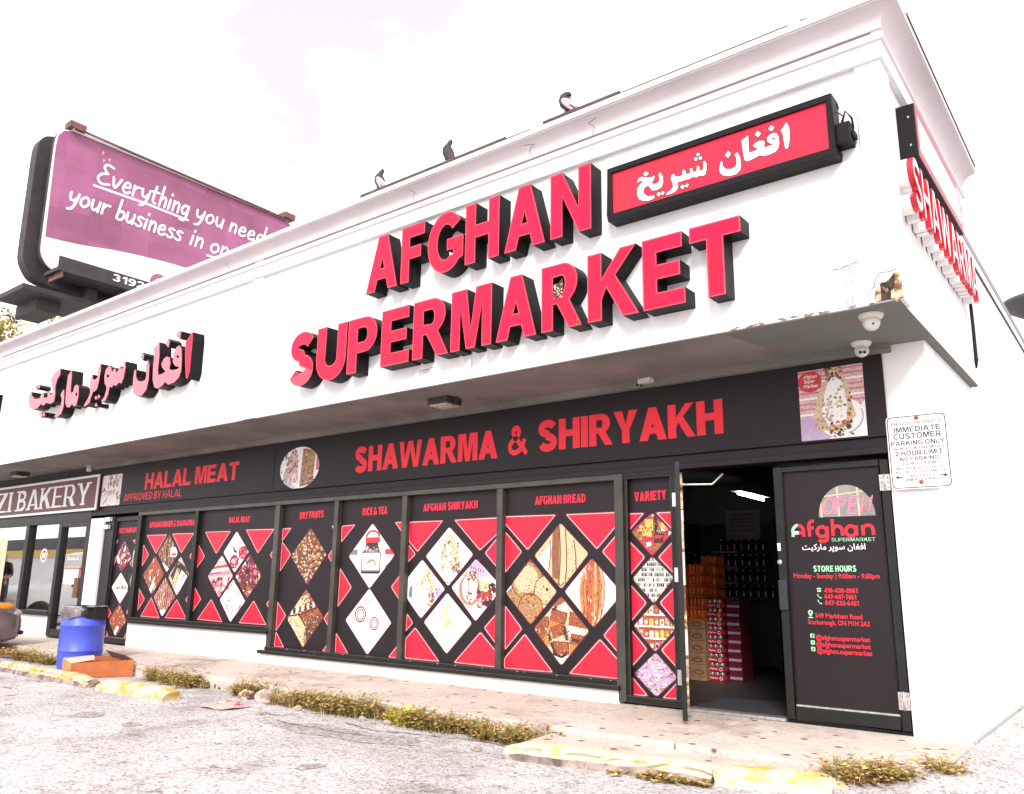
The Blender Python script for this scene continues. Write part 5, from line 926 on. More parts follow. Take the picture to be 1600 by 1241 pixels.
sh = thing('store_shelf', 'dark store shelf carrying rows of bottles beyond the can packs', 'shelf', (-3.4, 4.3, 0))
for k, z in enumerate((1.0, 1.22, 1.44, 1.665)):
    b = MB(); b.box(-4.3, -2.95, 4.0, 4.5, z - .03, z - .005, 'room_dark'); b.box(-3.9, -3.5, 3.995, 4.0, z - .032, z + .0, 'grey'); b.build('shelf_board', sh)
b = MB(); b.box(-4.3, -2.95, 4.5, 4.53, 0, 2.1, 'room_dark'); b.box(-4.33, -4.3, 4.0, 4.53, 0, 2.1, 'room_dark'); b.box(-2.95, -2.92, 4.0, 4.53, 0, 2.1, 'room_dark'); b.build('shelf_frame', sh)
b = MB(); b.lathe([(.028, 0), (.030, .01), (.030, .10), (.012, .135), (.012, .165), (.014, .168), (.014, .178)], (0, 0, 0), 'bottle_dark', 12)
b.box(-.006, .004, -.0325, -.031, .02, .10, 'print_white'); b.lathe([(.0145, .16), (.0150, .178), (.012, .182)], (0, 0, 0), 'lgrey', 10)  # narrow white strip is a highlight painted on the dark glass
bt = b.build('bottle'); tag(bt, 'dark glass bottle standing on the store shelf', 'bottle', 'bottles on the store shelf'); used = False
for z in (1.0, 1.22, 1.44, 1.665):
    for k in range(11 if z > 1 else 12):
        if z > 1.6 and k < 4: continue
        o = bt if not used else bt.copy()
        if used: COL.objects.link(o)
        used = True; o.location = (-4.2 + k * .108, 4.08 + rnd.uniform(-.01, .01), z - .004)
b = MB(); b.box(-3.86, -3.32, 4.485, 4.498, 1.86, 2.30, 'far_wall'); pz = [2.22, 2.15, 2.10, 2.05, 1.98]
for z in pz: b.box(-3.80, -3.40, 4.483, 4.485, z, z + .02, 'grey')
one('wall_notice', 'pale printed notice hanging above the bottle shelf', 'notice', b, (-3.6, 4.49, 2.08))
# ------------------------------------------------------------------ signs on the fascia
def channel_letter(parent, contours_list, y_back, y_front, face='letter_red', label=None):
    fm = facade(0.0)
    b = MB()
    for k, cs in enumerate(contours_list): solid(b, fm, cs, -y_back, -(y_front + .012), 'can_black', 'can_black')
    o = b.build('letter', parent, recalc=True)
    b = MB()
    for k, cs in enumerate(contours_list):
        solid(b, fm, cs, -(y_front + .0118), -(y_front - .0004 * k), 'letter_trim' if face == 'letter_red' else face, 'wine')
        if face == 'letter_red': paint(b, fm, [grow(cs[0], -.013)] + [grow(h_, .013) for h_ in cs[1:]], face, -(y_front - .0012 - .0004 * k))
    b.build('letter_face', o)
    return o
big = thing('channel_letter_sign', 'large red AFGHAN SUPERMARKET channel letters with black sides on the white fascia', 'sign', (-4.1, -1.22, 4.4))
YF = DF - .2
spec = [('AFGHAN', 4.535, .690, [(-5.734, -5.204), (-5.150, -4.785), (-4.725, -4.190), (-4.160, -3.688), (-3.611, -3.093), (-3.023, -2.541)]),
        ('SUPERMARKET', 3.583, .672, [(-7.118, -6.630), (-6.585, -6.036), (-6.005, -5.500), (-5.424, -4.965), (-4.908, -4.371), (-4.335, -3.771), (-3.708, -3.196), (-3.130, -2.660), (-2.590, -2.045), (-1.998, -1.585), (-1.529, -1.059)])]
for word, z0, hgt, xs_ in spec:
    for ch, (a, b_) in zip(word, xs_):
        w, ps = glyph(ch, .27, .215)
        q = [[[(a + p[0] / w * (b_ - a), z0 + p[1] * hgt) for p in c] for c in piece] for piece in ps]
        channel_letter(big, q, DF, YF)
m = MB(); dmg = [(-2.99, 4.04), (-2.92, 4.06), (-2.875, 4.10), (-2.865, 4.02), (-2.88, 3.95), (-2.94, 3.90), (-2.985, 3.93)]
f_ = facade(YF - .004); paint(m, f_, [dmg], 'damage_dark', 0); scatter_l = []
for k in range(26): x, z = -2.93 + rnd.uniform(-.06, .06), 3.98 + rnd.uniform(-.08, .08); paint(m, f_, [ell(x, z, rnd.uniform(.006, .016), rnd.uniform(.004, .01), 7, rnd.uniform(0, 3))], rnd.choice(['damage_cream', 'cream', 'brown', 'lgrey']), .001 + k * .0002)
for k in range(7): x, z = -2.70 + rnd.uniform(-.05, .04), 3.62 + rnd.uniform(-.02, .03); paint(m, f_, [ell(x, z, .010, .006, 6, rnd.uniform(0, 3))], rnd.choice(['wine', 'white', 'damage_cream']), .001 + k * .0002)
m.build('broken_patch', big)
ar = thing('channel_letter_sign', 'red Arabic script channel letters with painted-in reflection on the white fascia left of the panel joint', 'sign', (-12.2, -1.22, 4.3))
words = {'alef': ['alef'], 'fga': ['fga', 'd1', 'd2'], 'noon': ['noon', 'd3'], 'sv': ['sv'], 'pr': ['pr', 'd4', 'd5', 'd6'], 'ma': ['ma'], 're': ['re'], 'kyt': ['kyt', 'd7', 'd8', 'd9', 'd10']}
for k, ks in words.items(): channel_letter(ar, [ARG[q] for q in ks], DF, DF - .2, 'letter_red' if k == 'alef' else 'letter_red_sheen')
m = MB(); m.box(-18.4, -17.05, DF - .2, DF, 4.0, 4.75, 'can_black'); ed = thing('channel_letter_sign', 'black sided channel letter cut off at the left edge of the fascia', 'sign', (-17.5, -1.22, 4.3)); channel_letter(ed, [[[(-17.30, 4.1), (-16.86, 4.2), (-16.83, 4.78), (-16.95, 4.78), (-17.3, 4.6)]]], DF, DF - .2, 'letter_red_sheen')
bx = thing('light_box_sign', 'red light box sign with white Arabic script in a black frame', 'sign', (-1.3, -1.22, 4.85))
m = MB(); YB = DF - .17
for a, b_, c, d in ((-2.375, -.248, 5.058, 5.115), (-2.375, -.248, 4.565, 4.632), (-2.375, -2.325, 4.632, 5.058), (-.300, -.248, 4.632, 5.058)): m.box(a, b_, YB, DF, c, d, 'can_black')
m.build('box_frame', bx, bevel=.008)
m = MB(); m.box(-2.325, -.300, YB + .022, YB + .05, 4.632, 5.058, 'vinyl_red'); face = m.build('sign_face', bx)
m = MB(); f_ = facade(YB + .022)
for k, c in ARB.items(): paint(m, f_, [grow(c[0], .010)], 'wine', .0008 if k not in ('d1', 'd2', 'd3') else .0011)
for k, c in ARB.items(): paint(m, f_, c, 'print_white', .002 if k not in ('d1', 'd2', 'd3') else .0024)
m.build('lettering', face)
m = MB(); m.box(-.246, -.135, YB + .03, DF, 4.66, 4.84, 'can_black'); m.tube([(-.20, YB + .06, 4.84), (-.16, YB + .03, 4.93), (-.12, YB + .05, 4.86), (-.12, YB + .08, 4.78)], .010, 'black', 6); m.tube([(-.24, YB + .06, 4.97), (-.18, YB + .05, 4.90), (-.22, YB + .06, 4.82)], .008, 'rusty', 6); m.box(-.135, -.11, YB + .06, DF - .02, 4.71, 4.76, 'can_black'); m.build('power_box', bx, bevel=.006)
# side street signs
sx = thing('light_box_sign', 'white faced light box with red border on the side wall of the fascia', 'sign', (XR, .3, 4.95)); SX = XR + .145
m = MB(); pf = [(-.69, 4.70), (1.30, 4.70), (1.30, 5.10), (1.12, 5.20), (-.69, 5.20)]
m.add([(XR, y, z) for y, z in pf] + [(SX, y, z) for y, z in pf], [tuple(range(5))[::-1]] + [(i, (i + 1) % 5, 5 + (i + 1) % 5, 5 + i) for i in range(5)] + [tuple(range(5, 10))], 'can_black')
for z in (4.82, 5.08): m.ellipsoid((XR + .095, -.692, z), (.012, .006, .012), 'metal', 8, 5)
m.build('box_frame', sx, bevel=.006)
m = MB(); paint(m, side(SX + .001), [grow(pf, -.02)], 'vinyl_red', .0); paint(m, side(SX + .001), [grow(pf, -.085)], 'print_white', .002); m.build('sign_face', sx)
ss = thing('channel_letter_sign', 'white bodied SHAWARMA letters with red edges on the side wall', 'sign', (XR, .4, 4.35))
ps_w = 0; y = -1.05
wt = sum(glyph(c, .2, .17)[0] + .10 for c in 'SHAWARMA'); sc = 2.92 / wt
for ch in 'SHAWARMA':
    w, ps = glyph(ch, .2, .17); b = MB(); fb = MB()
    for piece in ps:
        c = [[(y + p[0] * sc, 4.13 + p[1] * .44) for p in q] for q in piece]
        solid(b, side(XR), c, .012, .105, 'white_paint', 'white_paint'); solid(fb, side(XR), c, .106, .150, 'red', 'pack_red')
        paint(fb, side(XR), [grow(c[0], -.012)] + [grow(h_, .012) for h_ in c[1:]], 'print_white', .152)
    l = b.build('letter', ss, recalc=True); fb.build('letter_face', l)
    y += (w + .10) * sc
m = MB(); m.box(XR + .0, XR + .02, -1.1, -1.0, 4.05, 4.65, 'can_black'); m.build('raceway', ss)
m = MB(); m.tube([(XR + .05, 1.93, 4.2), (XR + .05, 1.92, 3.9), (XR + .045, 1.90, 3.52), (XR + .04, 1.89, 3.44)], [.018, .018, .020, .010], 'can_black', 7); m.tube([(XR + .04, 1.88, 3.50), (XR + .06, 1.98, 3.55)], .006, 'can_black', 5); one('conduit', 'dark conduit hanging down the side wall below the last letter', 'conduit', m, (XR + .05, 1.92, 3.9))

# boards over the shopfront
YD = -.035; fb = facade(YD)
b1 = thing('sign_board', 'black sign board reading HALAL MEAT with a meat counter photo', 'sign', (-12, 0, 2.86))
m = MB(); m.box(-14.76, -9.20, YD, 0.0, 2.49, 3.232, 'vinyl_black'); m.build('board_panel', b1, bevel=.004)
m = MB(); a, b_, c, d = TX['b_halal']; fit_line(m, fb, 'HALAL MEAT', a, (b_[0], a[1]), .298, 'board_red', .001, s=.26, b=.20, gap=.06); m.build('lettering', b1); m = MB(); a, b_, c, d = TX['b_appr']; fit_line(m, fb, 'APPROVED BY HALAL', a, (b_[0], a[1] - .01), .130, 'board_red', .001, s=.19, b=.13, gap=.12); m.build('lettering', b1)
draw_picture('meat3', [(-14.645, 2.505), (-13.90, 2.505), (-13.90, 3.095), (-14.645, 3.095)], b1, YD - .001, 'counter_photo')
b2 = thing('sign_board', 'long black sign board reading SHAWARMA & SHIRYAKH above the shop door', 'sign', (-4.8, 0, 2.86))
m = MB(); m.box(-9.19, -.36, YD, 0.0, 2.487, 3.234, 'vinyl_black'); m.box(-9.19, -.36, YD - .012, YD, 2.487, 2.505, 'vinyl_black'); m.build('board_panel', b2, bevel=.004)
m = MB(); fit_line(m, fb, 'SHAWARMA', (-7.355, 2.648), (-4.781, 2.648), .352, 'board_red', .001, s=.29, b=.215, gap=.05); m.build('lettering', b2); m = MB(); fit_line(m, fb, '&', (-4.621, 2.662), (-4.326, 2.662), .35, 'board_red', .001, s=.23); m.build('lettering', b2); m = MB(); fit_line(m, fb, 'SHIRYAKH', (-4.175, 2.672), (-1.885, 2.662), .355, 'board_red', .001, s=.29, b=.215, gap=.05); m.build('lettering', b2)
circ = ell(-8.588, 2.812, .462, .315, 28); m = MB(); paint(m, fb, [circ], 'white', .001); L = []
L.append((ell(-8.85, 2.62, .12, .18), 'lgrey')); L.append(([(-8.86, 2.98), (-8.66, 3.08), (-8.60, 2.60), (-8.84, 2.58)], 'lpink')); L.append(([(-8.52, 3.1), (-8.22, 3.05), (-8.26, 2.56), (-8.56, 2.52)], 'tan')); L.append((rect(-8.20, -8.13, 2.75, 3.02), 'pink'))
poly_ = [(-8.52, 2.53), (-8.24, 2.53), (-8.24, 3.08), (-8.52, 3.08)]; scatter(L, poly_, 120, .03, .09, ['brown', 'tan', 'cream', 'rust', 'darkbrown', 'lpink'], 2.2, 15); poly_ = [(-8.92, 2.75), (-8.62, 2.75), (-8.62, 3.10), (-8.92, 3.10)]; scatter(L, poly_, 70, .04, .10, ['brown', 'rust', 'white', 'darkbrown', 'wine', 'tan'], 2.4, 75); scatter(L, [(-9.04, 2.60), (-8.85, 2.6), (-8.85, 3.0), (-9.04, 3.0)], 30, .05, .1, ['brown', 'white', 'lpink', 'rust'], 1.6); scatter(L, [(-8.84, 2.5), (-8.6, 2.5), (-8.6, 2.72), (-8.84, 2.72)], 14, .08, .16, ['white', 'lgrey', 'white'], 2.0, 60)
d = .0015
for p, c in L:
    q = clip(p if area2(p) > 0 else p[::-1], circ)
    if len(q) > 2: m.add([fb(a[0], a[1], d) for a in q], [tuple(range(len(q)))], c)
    d += .00003
m.build('shawarma_photo', b2)
ice = [(-1.118, 2.497), (-.531, 2.497), (-.527, 3.177), (-1.114, 3.173)]; m = MB(); paint(m, fb, [ice], 'lpink', .001); L = []
X_ = lambda pts: [(-1.118 + .587 * a, 2.497 + .678 * b) for a, b in pts]
for k in range(9): L.append((X_(rect(0, 1, .36 + k * .075, .385 + k * .075)), 'pink' if k % 3 else 'white'))
L.append((X_([(0, 0), (.5, 0), (.4, .3), (.1, .36), (0, .3)]), 'mauve')); L.append((X_([(.42, 0), (1, 0), (1, .5), (.8, .3)]), 'white')); L.append((X_(ell(.62, .30, .36, .27, 24)), 'white')); L.append((X_([(.22, .36), (.30, .62), (.42, .80), (.48, 1), (.64, 1), (.76, .78), (.80, .52), (.86, .30), (.6, .1), (.3, .14)]), 'cream')); L.append((X_([(.34, .36), (.40, .62), (.48, .82), (.58, .95), (.70, .74), (.74, .46), (.7, .2), (.44, .2)]), 'white'))
scatter(L, ice, 60, .012, .03, ['tan', 'cream', 'lpink', 'tan'], 1.6, None, (.24, .5, .12, .6)); scatter(L, ice, 40, .014, .032, ['darkbrown', 'brown', 'tan', 'rust'], 1.6, None, (.44, .68, .82, 1)); scatter(L, ice, 40, .012, .028, ['brown', 'rust', 'yellow', 'wine', 'lgreen'], 1.5, None, (.56, .80, .30, .72)); scatter(L, ice, 46, .014, .036, ['brown', 'rust', 'orange', 'yellow', 'darkbrown'], 1.5, None, (.46, .78, .04, .24))
L.append((X_(thick(arc(.62, .30, .34, .24, -70, 20, 14), .010)), 'grey')); L.append((X_(ell(.19, .835, .185, .150, 26)), 'red'))
d = .0015
for p, c in L:
    q = clip(p if area2(p) > 0 else p[::-1], ice)
    if len(q) > 2: m.add([fb(a[0], a[1], d) for a in q], tessellate_polygon([[Vector((a[0], a[1], 0)) for a in q]]), c)
    d += .00003
for t_, x0, x1, z in (('Afghan', .09, .31, .885), ('Super', .10, .28, .820), ('Market', .09, .32, .750)): fit_round(m, fb, t_, X_([(x0, z)])[0], X_([(x1, z)])[0], .034, 'print_white', d + .001, off=.01, shear=.2)
m.build('dessert_photo', b2)
bk = thing('sign_board', 'maroon bakery sign board with cream border at the left shop', 'sign', (-18, 0, 2.8)); YK = -.09
m = MB(); m.box(-24, -14.68, YK, 0.0, 2.445, 3.125, 'maroon'); 
for a, b_, c, d in ((-24, -14.675, 3.085, 3.13), (-24, -14.675, 2.44, 2.485), (-14.73, -14.675, 2.485, 3.085)): m.box(a, b_, YK - .012, YK + .01, c, d, 'print_white')
m.build('board_panel', bk)
m = MB(); fk = facade(YK)
def serif_text(text, x0, x1, z0, h):
    ps, wd = set_line(text, .20, .085, .16); sx_ = (x1 - x0) / wd
    for cs, k in ps: paint(m, fk, [[(x0 + q[0] * sx_, z0 + q[1] * h) for q in c] for c in cs], 'print_white', .001 + .0004 * k)
    x = 0.0
    feet = {'A': [(.1, 0), (.9, 0)], 'K': [(.11, 0), (.82, 0), (.11, 1), (.78, 1)], 'I': [(.1, 0), (.1, 1)], 'R': [(.11, 0), (.8, 0), (.02, 1)], 'Y': [(.46, 0), (.1, 1), (.82, 1)], 'B': [(.0, 0), (.0, 1)], 'E': [(.0, 0), (.0, 1)], 'Z': []}
    for ch in text:
        for fx, fz in feet.get(ch, []):
            paint(m, fk, [rect(x0 + (x + fx - .19) * sx_, x0 + (x + fx + .19) * sx_, z0 + (0 if fz == 0 else .93) * h, z0 + (.07 if fz == 0 else 1) * h)], 'print_white', .0022)
        x += glyph(ch, .2, .085)[0] + .16
serif_text('BAKERY', -18.33, -15.02, 2.56, .44); m.build('lettering', bk); m = MB(); serif_text('ZI', -19.45, -18.66, 2.56, .44); m.build('lettering', bk)

# parking sign on the corner pier
pk = thing('parking_sign', 'white private property parking sign with black text on the corner pier', 'sign', (-.125, -.04, 2.33)); YP = -.055; fp = facade(YP)
m = MB(); rr = rounded(rect(-.368, .112, 2.007, 2.650), .045, 5); solid(m, facade(0), [rr], .049, .055, 'print_white', 'metal'); m.build('sign_plate', pk, recalc=False)
m = MB(); paint(m, fp, [rounded(rect(-.360, .104, 2.016, 2.641), .04, 5), rounded(rect(-.352, .096, 2.024, 2.633), .034, 5)], 'black', .0006); m.build('border_line', pk)
m = MB()
for k, t_, s_ in ((1, 'PRIVATE PROPERTY', .18), (2, 'IMMEDIATE', .20), (3, 'CUSTOMER', .20), (4, 'PARKING ONLY', .20), (5, 'WHILE ON PREMISES', .18), (6, '2 HOUR LIMIT', .20), (7, 'NO PARKING', .20), (8, '2 A.M. TO 7 A.M.', .18), (9, 'UNAUTHORIZED VEHICLES', .18), (10, 'WILL BE TAGGED AND/OR', .18), (11, 'TOWED AWAY AT', .18), (12, "OWNER'S EXPENSE", .18)):
    a, b_, c = TX['s_r%d' % k]; fit_line(m, fp, t_, a, (b_[0], a[1]), c[1] - a[1], 'black', .0006, s=s_, b=s_ * .9, gap=.14)
for x, sgn in ((-.333, 1), (.083, -1)): paint(m, fp, [[(x, 2.112), (x + sgn * .030, 2.128), (x + sgn * .030, 2.117), (x + sgn * .062, 2.117), (x + sgn * .062, 2.107), (x + sgn * .030, 2.107), (x + sgn * .030, 2.096)]], 'black', .0006)
m.build('lettering', pk)
for x, z in ((-.118, 2.618), (-.127, 2.064)):
    m = MB(); m.ellipsoid((x, YP - .002, z), (.019, .009, .019), 'rust', 10, 6); m.build('bolt', pk)
m = MB(); m.box(-.16, -.09, -.049, -.012, 2.05, 2.60, 'metal'); m.build('bracket', pk)

# damaged corner of the fascia and small scars in the stucco
m = MB(); yq = DF - .029; f_ = facade(yq)
paint(m, f_, [[(-.12, 3.322), (-.121, 3.414), (-.084, 3.452), (-.059, 3.526), (-.031, 3.553), (.025, 3.545), (.087, 3.556), (.1085, 3.53), (.1085, 3.322)]], 'stucco', .004)
paint(m, f_, [[(-.075, 3.322), (-.060, 3.43), (-.030, 3.47), (.02, 3.47), (.04, 3.50), (.066, 3.535), (.075, 3.43), (.05, 3.322)]], 'damage_dark', .008)
solid(m, facade(0), [[(-.075, 3.322), (-.078, 3.40), (-.05, 3.45), (-.038, 3.43), (-.045, 3.322)]], -yq, -yq + .02, 'damage_cream', 'damage_cream')
solid(m, facade(0), [[(.060, 3.325), (.052, 3.40), (.068, 3.46), (.066, 3.535), (.09, 3.54), (.112, 3.50), (.115, 3.318)]], -yq, -yq + .022, 'damage_cream', 'damage_cream')
solid(m, facade(0), [[(.030, 3.322), (.035, 3.38), (.058, 3.40), (.060, 3.318)]], -yq, -yq + .030, 'damage_cream', 'rusty')
solid(m, facade(0), [[(-.056, 3.47), (-.03, 3.53), (.03, 3.535), (.035, 3.49), (.0, 3.465)]], -yq, -yq + .014, 'stucco', 'damage_dark')
OUT = [(-.123, 3.389), (-.121, 3.414), (-.084, 3.452), (-.078, 3.49), (-.059, 3.526), (-.031, 3.553), (.0, 3.548), (.025, 3.545), (.087, 3.556)]; strip(m, f_, OUT, .007, 'crack', .006, .0002, False); strip(m, f_, [(-.084, 3.45), (-.08, 3.40), (-.09, 3.33)], .008, 'rusty', .006, .0002, False)
m.ellipsoid((.072, yq - .02, 3.315), (.022, .02, .028), 'damage_cream', 8, 5); m.ellipsoid((.0, yq - .004, 3.40), (.016, .010, .02), 'grey', 8, 5)
for k in range(14): x, z = rnd.uniform(-.06, .1), rnd.uniform(3.33, 3.5); paint(m, f_, [ell(x, z, rnd.uniform(.004, .012), rnd.uniform(.004, .016), 6)], rnd.choice(['damage_dark', 'rusty', 'brown', 'lgrey']), .024 + k * .0004)
m.build('broken_corner', shop)
m = MB(); f_ = facade(DF)
for x, z, w in ((-.42, 3.66, .24), (-4.98, 3.50, .22), (-7.55, 3.60, .22), (-8.12, 3.62, .16), (-12.2, 3.50, .12), (-17.0, 3.48, .15)):
    pts = [(x + w * k / 6, z + w * .10 * k / 6 + rnd.uniform(-.010, .010)) for k in range(7)]; paint(m, f_, [thick(pts, .010, taper=[.3, 1, .7, 1.2, .8, 1, .2])], 'crack', .0015); m.build('stucco_crack', shop); m = MB(); paint(m, f_, [thick([(p[0] + .02, p[1] - .025) for p in pts[1:5]], .005)], 'crack', .0015); m.build('stucco_crack', shop); m = MB()
for x in (-.30, -.26, -12.3, -4.2): paint(m, f_, [thick([(x, 3.65), (x + .004, 3.5), (x - .003, 3.33)], .005)], 'crack', .0015); m.build('stucco_crack', shop); m = MB()
for k in range(30):
    x = rnd.uniform(-1.3, -.12); paint(m, f_, [ell(x, 3.322 + rnd.uniform(.0, .02), rnd.uniform(.01, .04), rnd.uniform(.004, .012), 7)], rnd.choice(['crack', 'damage_cream', 'soffit_paint']), .0015 + k * .0001)
tag(m.build('chipped_edge', shop), kind='stuff')
m = MB()
for x, y in ((-7.35, -.62), (-9.35, -.72), (-10.4, -.6)): m.prism(ell(x, y, .07, .028, 10, .2), ZF + .009, ZF + .013, 'damage_dark')
m.build('soffit_hole', shop)

# ------------------------------------------------------------------ fittings under the soffit
c1 = thing('dome_camera', 'white dome security camera under the soffit near the broken corner', 'camera', (-.19, -1.0, ZF))
m = MB(); m.lathe([(.095, .004), (.098, -.02), (.085, -.045), (.07, -.05)], (-.19, -1.0, ZF + .004), 'cam_white', 22); m.build('mount', c1)
m = MB(); m.lathe([(.069, -.05), (.066, -.09), (.052, -.122), (.028, -.140), (.006, -.145)], (-.19, -1.0, ZF + .004), 'cam_white', 22); m.ellipsoid((-.165, -1.052, ZF - .098), (.010, .010, .010), 'black', 8, 6); m.build('dome', c1)
c2 = thing('turret_camera', 'white turret security camera with twin dark lenses above the dessert photo', 'camera', (-.47, -.14, ZF))
m = MB(); m.lathe([(.088, .004), (.090, -.02), (.075, -.045), (.05, -.06)], (-.47, -.24, ZF + .004), 'cam_white', 22); m.build('mount', c2)
m = MB(); m.ellipsoid((-.47, -.24, ZF - .082), (.062, .062, .062), 'cam_white', 18, 12); lens = Vector((.28, -.85, -.45)).normalized(); q = lens.to_track_quat('Z', 'Y').to_matrix()
m.tube([Vector((-.47, -.24, ZF - .082)) + lens * a for a in (.03, .070)], [.046, .043], 'cam_white', 18)
for s_ in (-.017, .017): m.tube([Vector((-.47, -.24, ZF - .082)) + q @ Vector((s_, 0, 0)) + lens * a for a in (.069, .073)], .0145, 'black', 12)
m.build('camera_ball', c2)
def soffit_light(x, y, label, lit):
    t = thing('soffit_light', label, 'light', (x, y, ZF), 'lights under the soffit')
    b = MB(); b.box(x - .16, x + .16, y - .13, y + .13, ZF - .085, ZF + .01, 'lamp_body'); b.box(x - .20, x + .20, y - .012, y + .012, ZF - .10, ZF + .004, 'lamp_body'); b.build('housing', t, bevel=.01)
    b = MB(); b.box(x - .135, x + .135, y - .11, y + .11, ZF - .108, ZF - .084, 'lamp_glass'); b.ellipsoid((x, y, ZF - .108), (.09, .07, .014), 'lamp_glass', 12, 6); b.build('lens', t, bevel=.01)
    return t
l1 = soffit_light(-5.10, -.66, 'boxy dark soffit light with tan lens above the SHAWARMA lettering', False)
m = MB(); m.tube([(-4.94, -.6, ZF - .01), (-4.8, -.45, ZF - .015), (-4.72, -.2, ZF - .01), (-4.66, -.12, ZF - .02), (-4.66, -.118, ZF - .07)], .008, 'soffit_trim' if 'soffit_trim' in MATS else 'soffit_paint', 6); m.build('cable', l1)
soffit_light(-17.35, -.50, 'boxy soffit light above the maroon bakery sign', False)
m = MB(); m.box(-2.76, -2.60, -.19, -.115, ZF - .055, ZF - .005, 'cam_white', Matrix.Rotation(R(-10), 3, 'Z')); m.box(-2.80, -2.74, -.17, -.11, ZF - .09, ZF - .04, 'lamp_body'); one('door_sensor', 'small pale sensor box under the soffit above SHIRYAKH lettering', 'sensor', m, (-2.68, -.15, ZF - .03), bevel=.004)
m = MB(); m.tube([(-15.0, -.16, ZF - .005), (-15.0, -.16, ZF - .12)], .05, 'cam_white', 10); m.box(-15.07, -14.93, -.22, -.1, ZF - .012, ZF + .008, 'cam_white'); one('pipe_fitting', 'short pale pipe fitting under the soffit beside the bakery sign', 'pipe', m, (-15.0, -.16, ZF - .06))

# ------------------------------------------------------------------ bakery front at the left
m = MB(); m.box(-24, -14.9, -.04, .06, 2.235, 2.282, 'frame_black')
for x, w in ((-20.3, .14), (-17.72, .16), (-16.17, .14), (-14.99, .17)): m.box(x - w / 2, x + w / 2, -.05, .06, .03 if x > -16.5 else .47, 2.236, 'frame_black')
m.box(-24, -16.24, -.06, .06, .43, .50, 'frame_black'); m.box(-24, -16.1, -.10, .06, .408, .432, 'frame_black'); m.box(-16.1, -15.07, -.045, .05, .03, .17, 'frame_black'); m.box(-16.1, -15.07, -.045, .05, 2.15, 2.236, 'frame_black')
m.build('window_frame', shop, bevel=.008)
m = MB(); m.box(-24, -16.24, .03, .036, .5, 2.236, 'shop_glass'); m.build('bakery_window', shop)
m = MB(); m.box(-16.1, -15.07, .02, .026, .17, 2.15, 'shop_glass'); bd = m.build('bakery_door', shop); bd['label'] = 'glazed dark framed bakery door with notices on the glass'
m = MB(); m.box(-15.30, -15.12, -.055, -.01, .78, 1.16, 'brown'); m.build('door_pull', bd, bevel=.01)
m = MB(); fg = facade(.019); paint(m, fg, [rect(-15.92, -15.30, 1.60, 1.605)], 'cream', .001)
for a, b_, c, d in ((-15.93, -15.22, 1.60, 1.615), (-15.93, -15.22, 1.36, 1.372), (-15.93, -15.915, 1.372, 1.60), (-15.235, -15.22, 1.372, 1.60)): paint(m, fg, [rect(a, b_, c, d)], 'cream', .0012)
fit_round(m, fg, 'Come In', (-15.85, 1.50), (-15.36, 1.50), .06, 'print_white', .0012, off=.02); fit_round(m, fg, 'we are open', (-15.80, 1.40), (-15.40, 1.40), .035, 'print_white', .0012, off=.02) if False else None
paint(m, fg, [rect(-15.90, -15.30, 1.03, 1.33)], 'print_white', .001); paint(m, fg, [rect(-15.90, -15.30, 1.315, 1.335)], 'red', .0014)
for k in range(6): paint(m, fg, [thick(smooth([(-15.84, 1.27 - k * .035), (-15.70, 1.285 - k * .035), (-15.56, 1.26 - k * .035), (-15.42, 1.28 - k * .03)]), .006)], 'lpink', .0014)
paint(m, fg, [rect(-15.28, -15.12, 1.12, 1.32)], 'red', .001); paint(m, fg, [rect(-15.22, -15.18, 1.17, 1.27)], 'print_white', .0014); m.build('door_notice', bd)
m = MB(); fg = facade(.028)
paint(m, fg, [ell(-16.95, 1.60, .16, .14, 22), ell(-16.95, 1.60, .13, .112, 20)], 'print_white', .001); fit_line(m, fg, '88', (-17.04, 1.545), (-16.86, 1.545), .11, 'print_white', .001, s=.2); m.build('window_decal', shop)
m = MB(); paint(m, fg, [rect(-19.75, -18.86, .55, 1.98)], 'box_pale', .001); paint(m, fg, [rect(-19.6, -19.05, 1.35, 1.75)], 'cream', .0016); m.build('window_poster', shop)
m = MB(); m.box(-24, -16.26, .10, .13, 1.98, 2.25, 'print_white'); m.box(-16.08, -15.1, .10, .13, 2.04, 2.14, 'print_white'); m.build('roller_blind', shop)
m = MB(); m.box(-24, -14.5, .16, 5.5, -.02, .012, 'room_floor'); m.box(-24, -14.5, 5.5, 5.6, 0, 3, 'room_dark'); m.box(-14.6, -14.5, .2, 5.5, 0, 3, 'room_dark'); m.box(-24.1, -24, .1, 5.5, 0, 3, 'room_dark'); m.box(-24, -14.5, .2, 5.5, 2.9, 3, 'room_dark'); m.build('bakery_interior', shop)
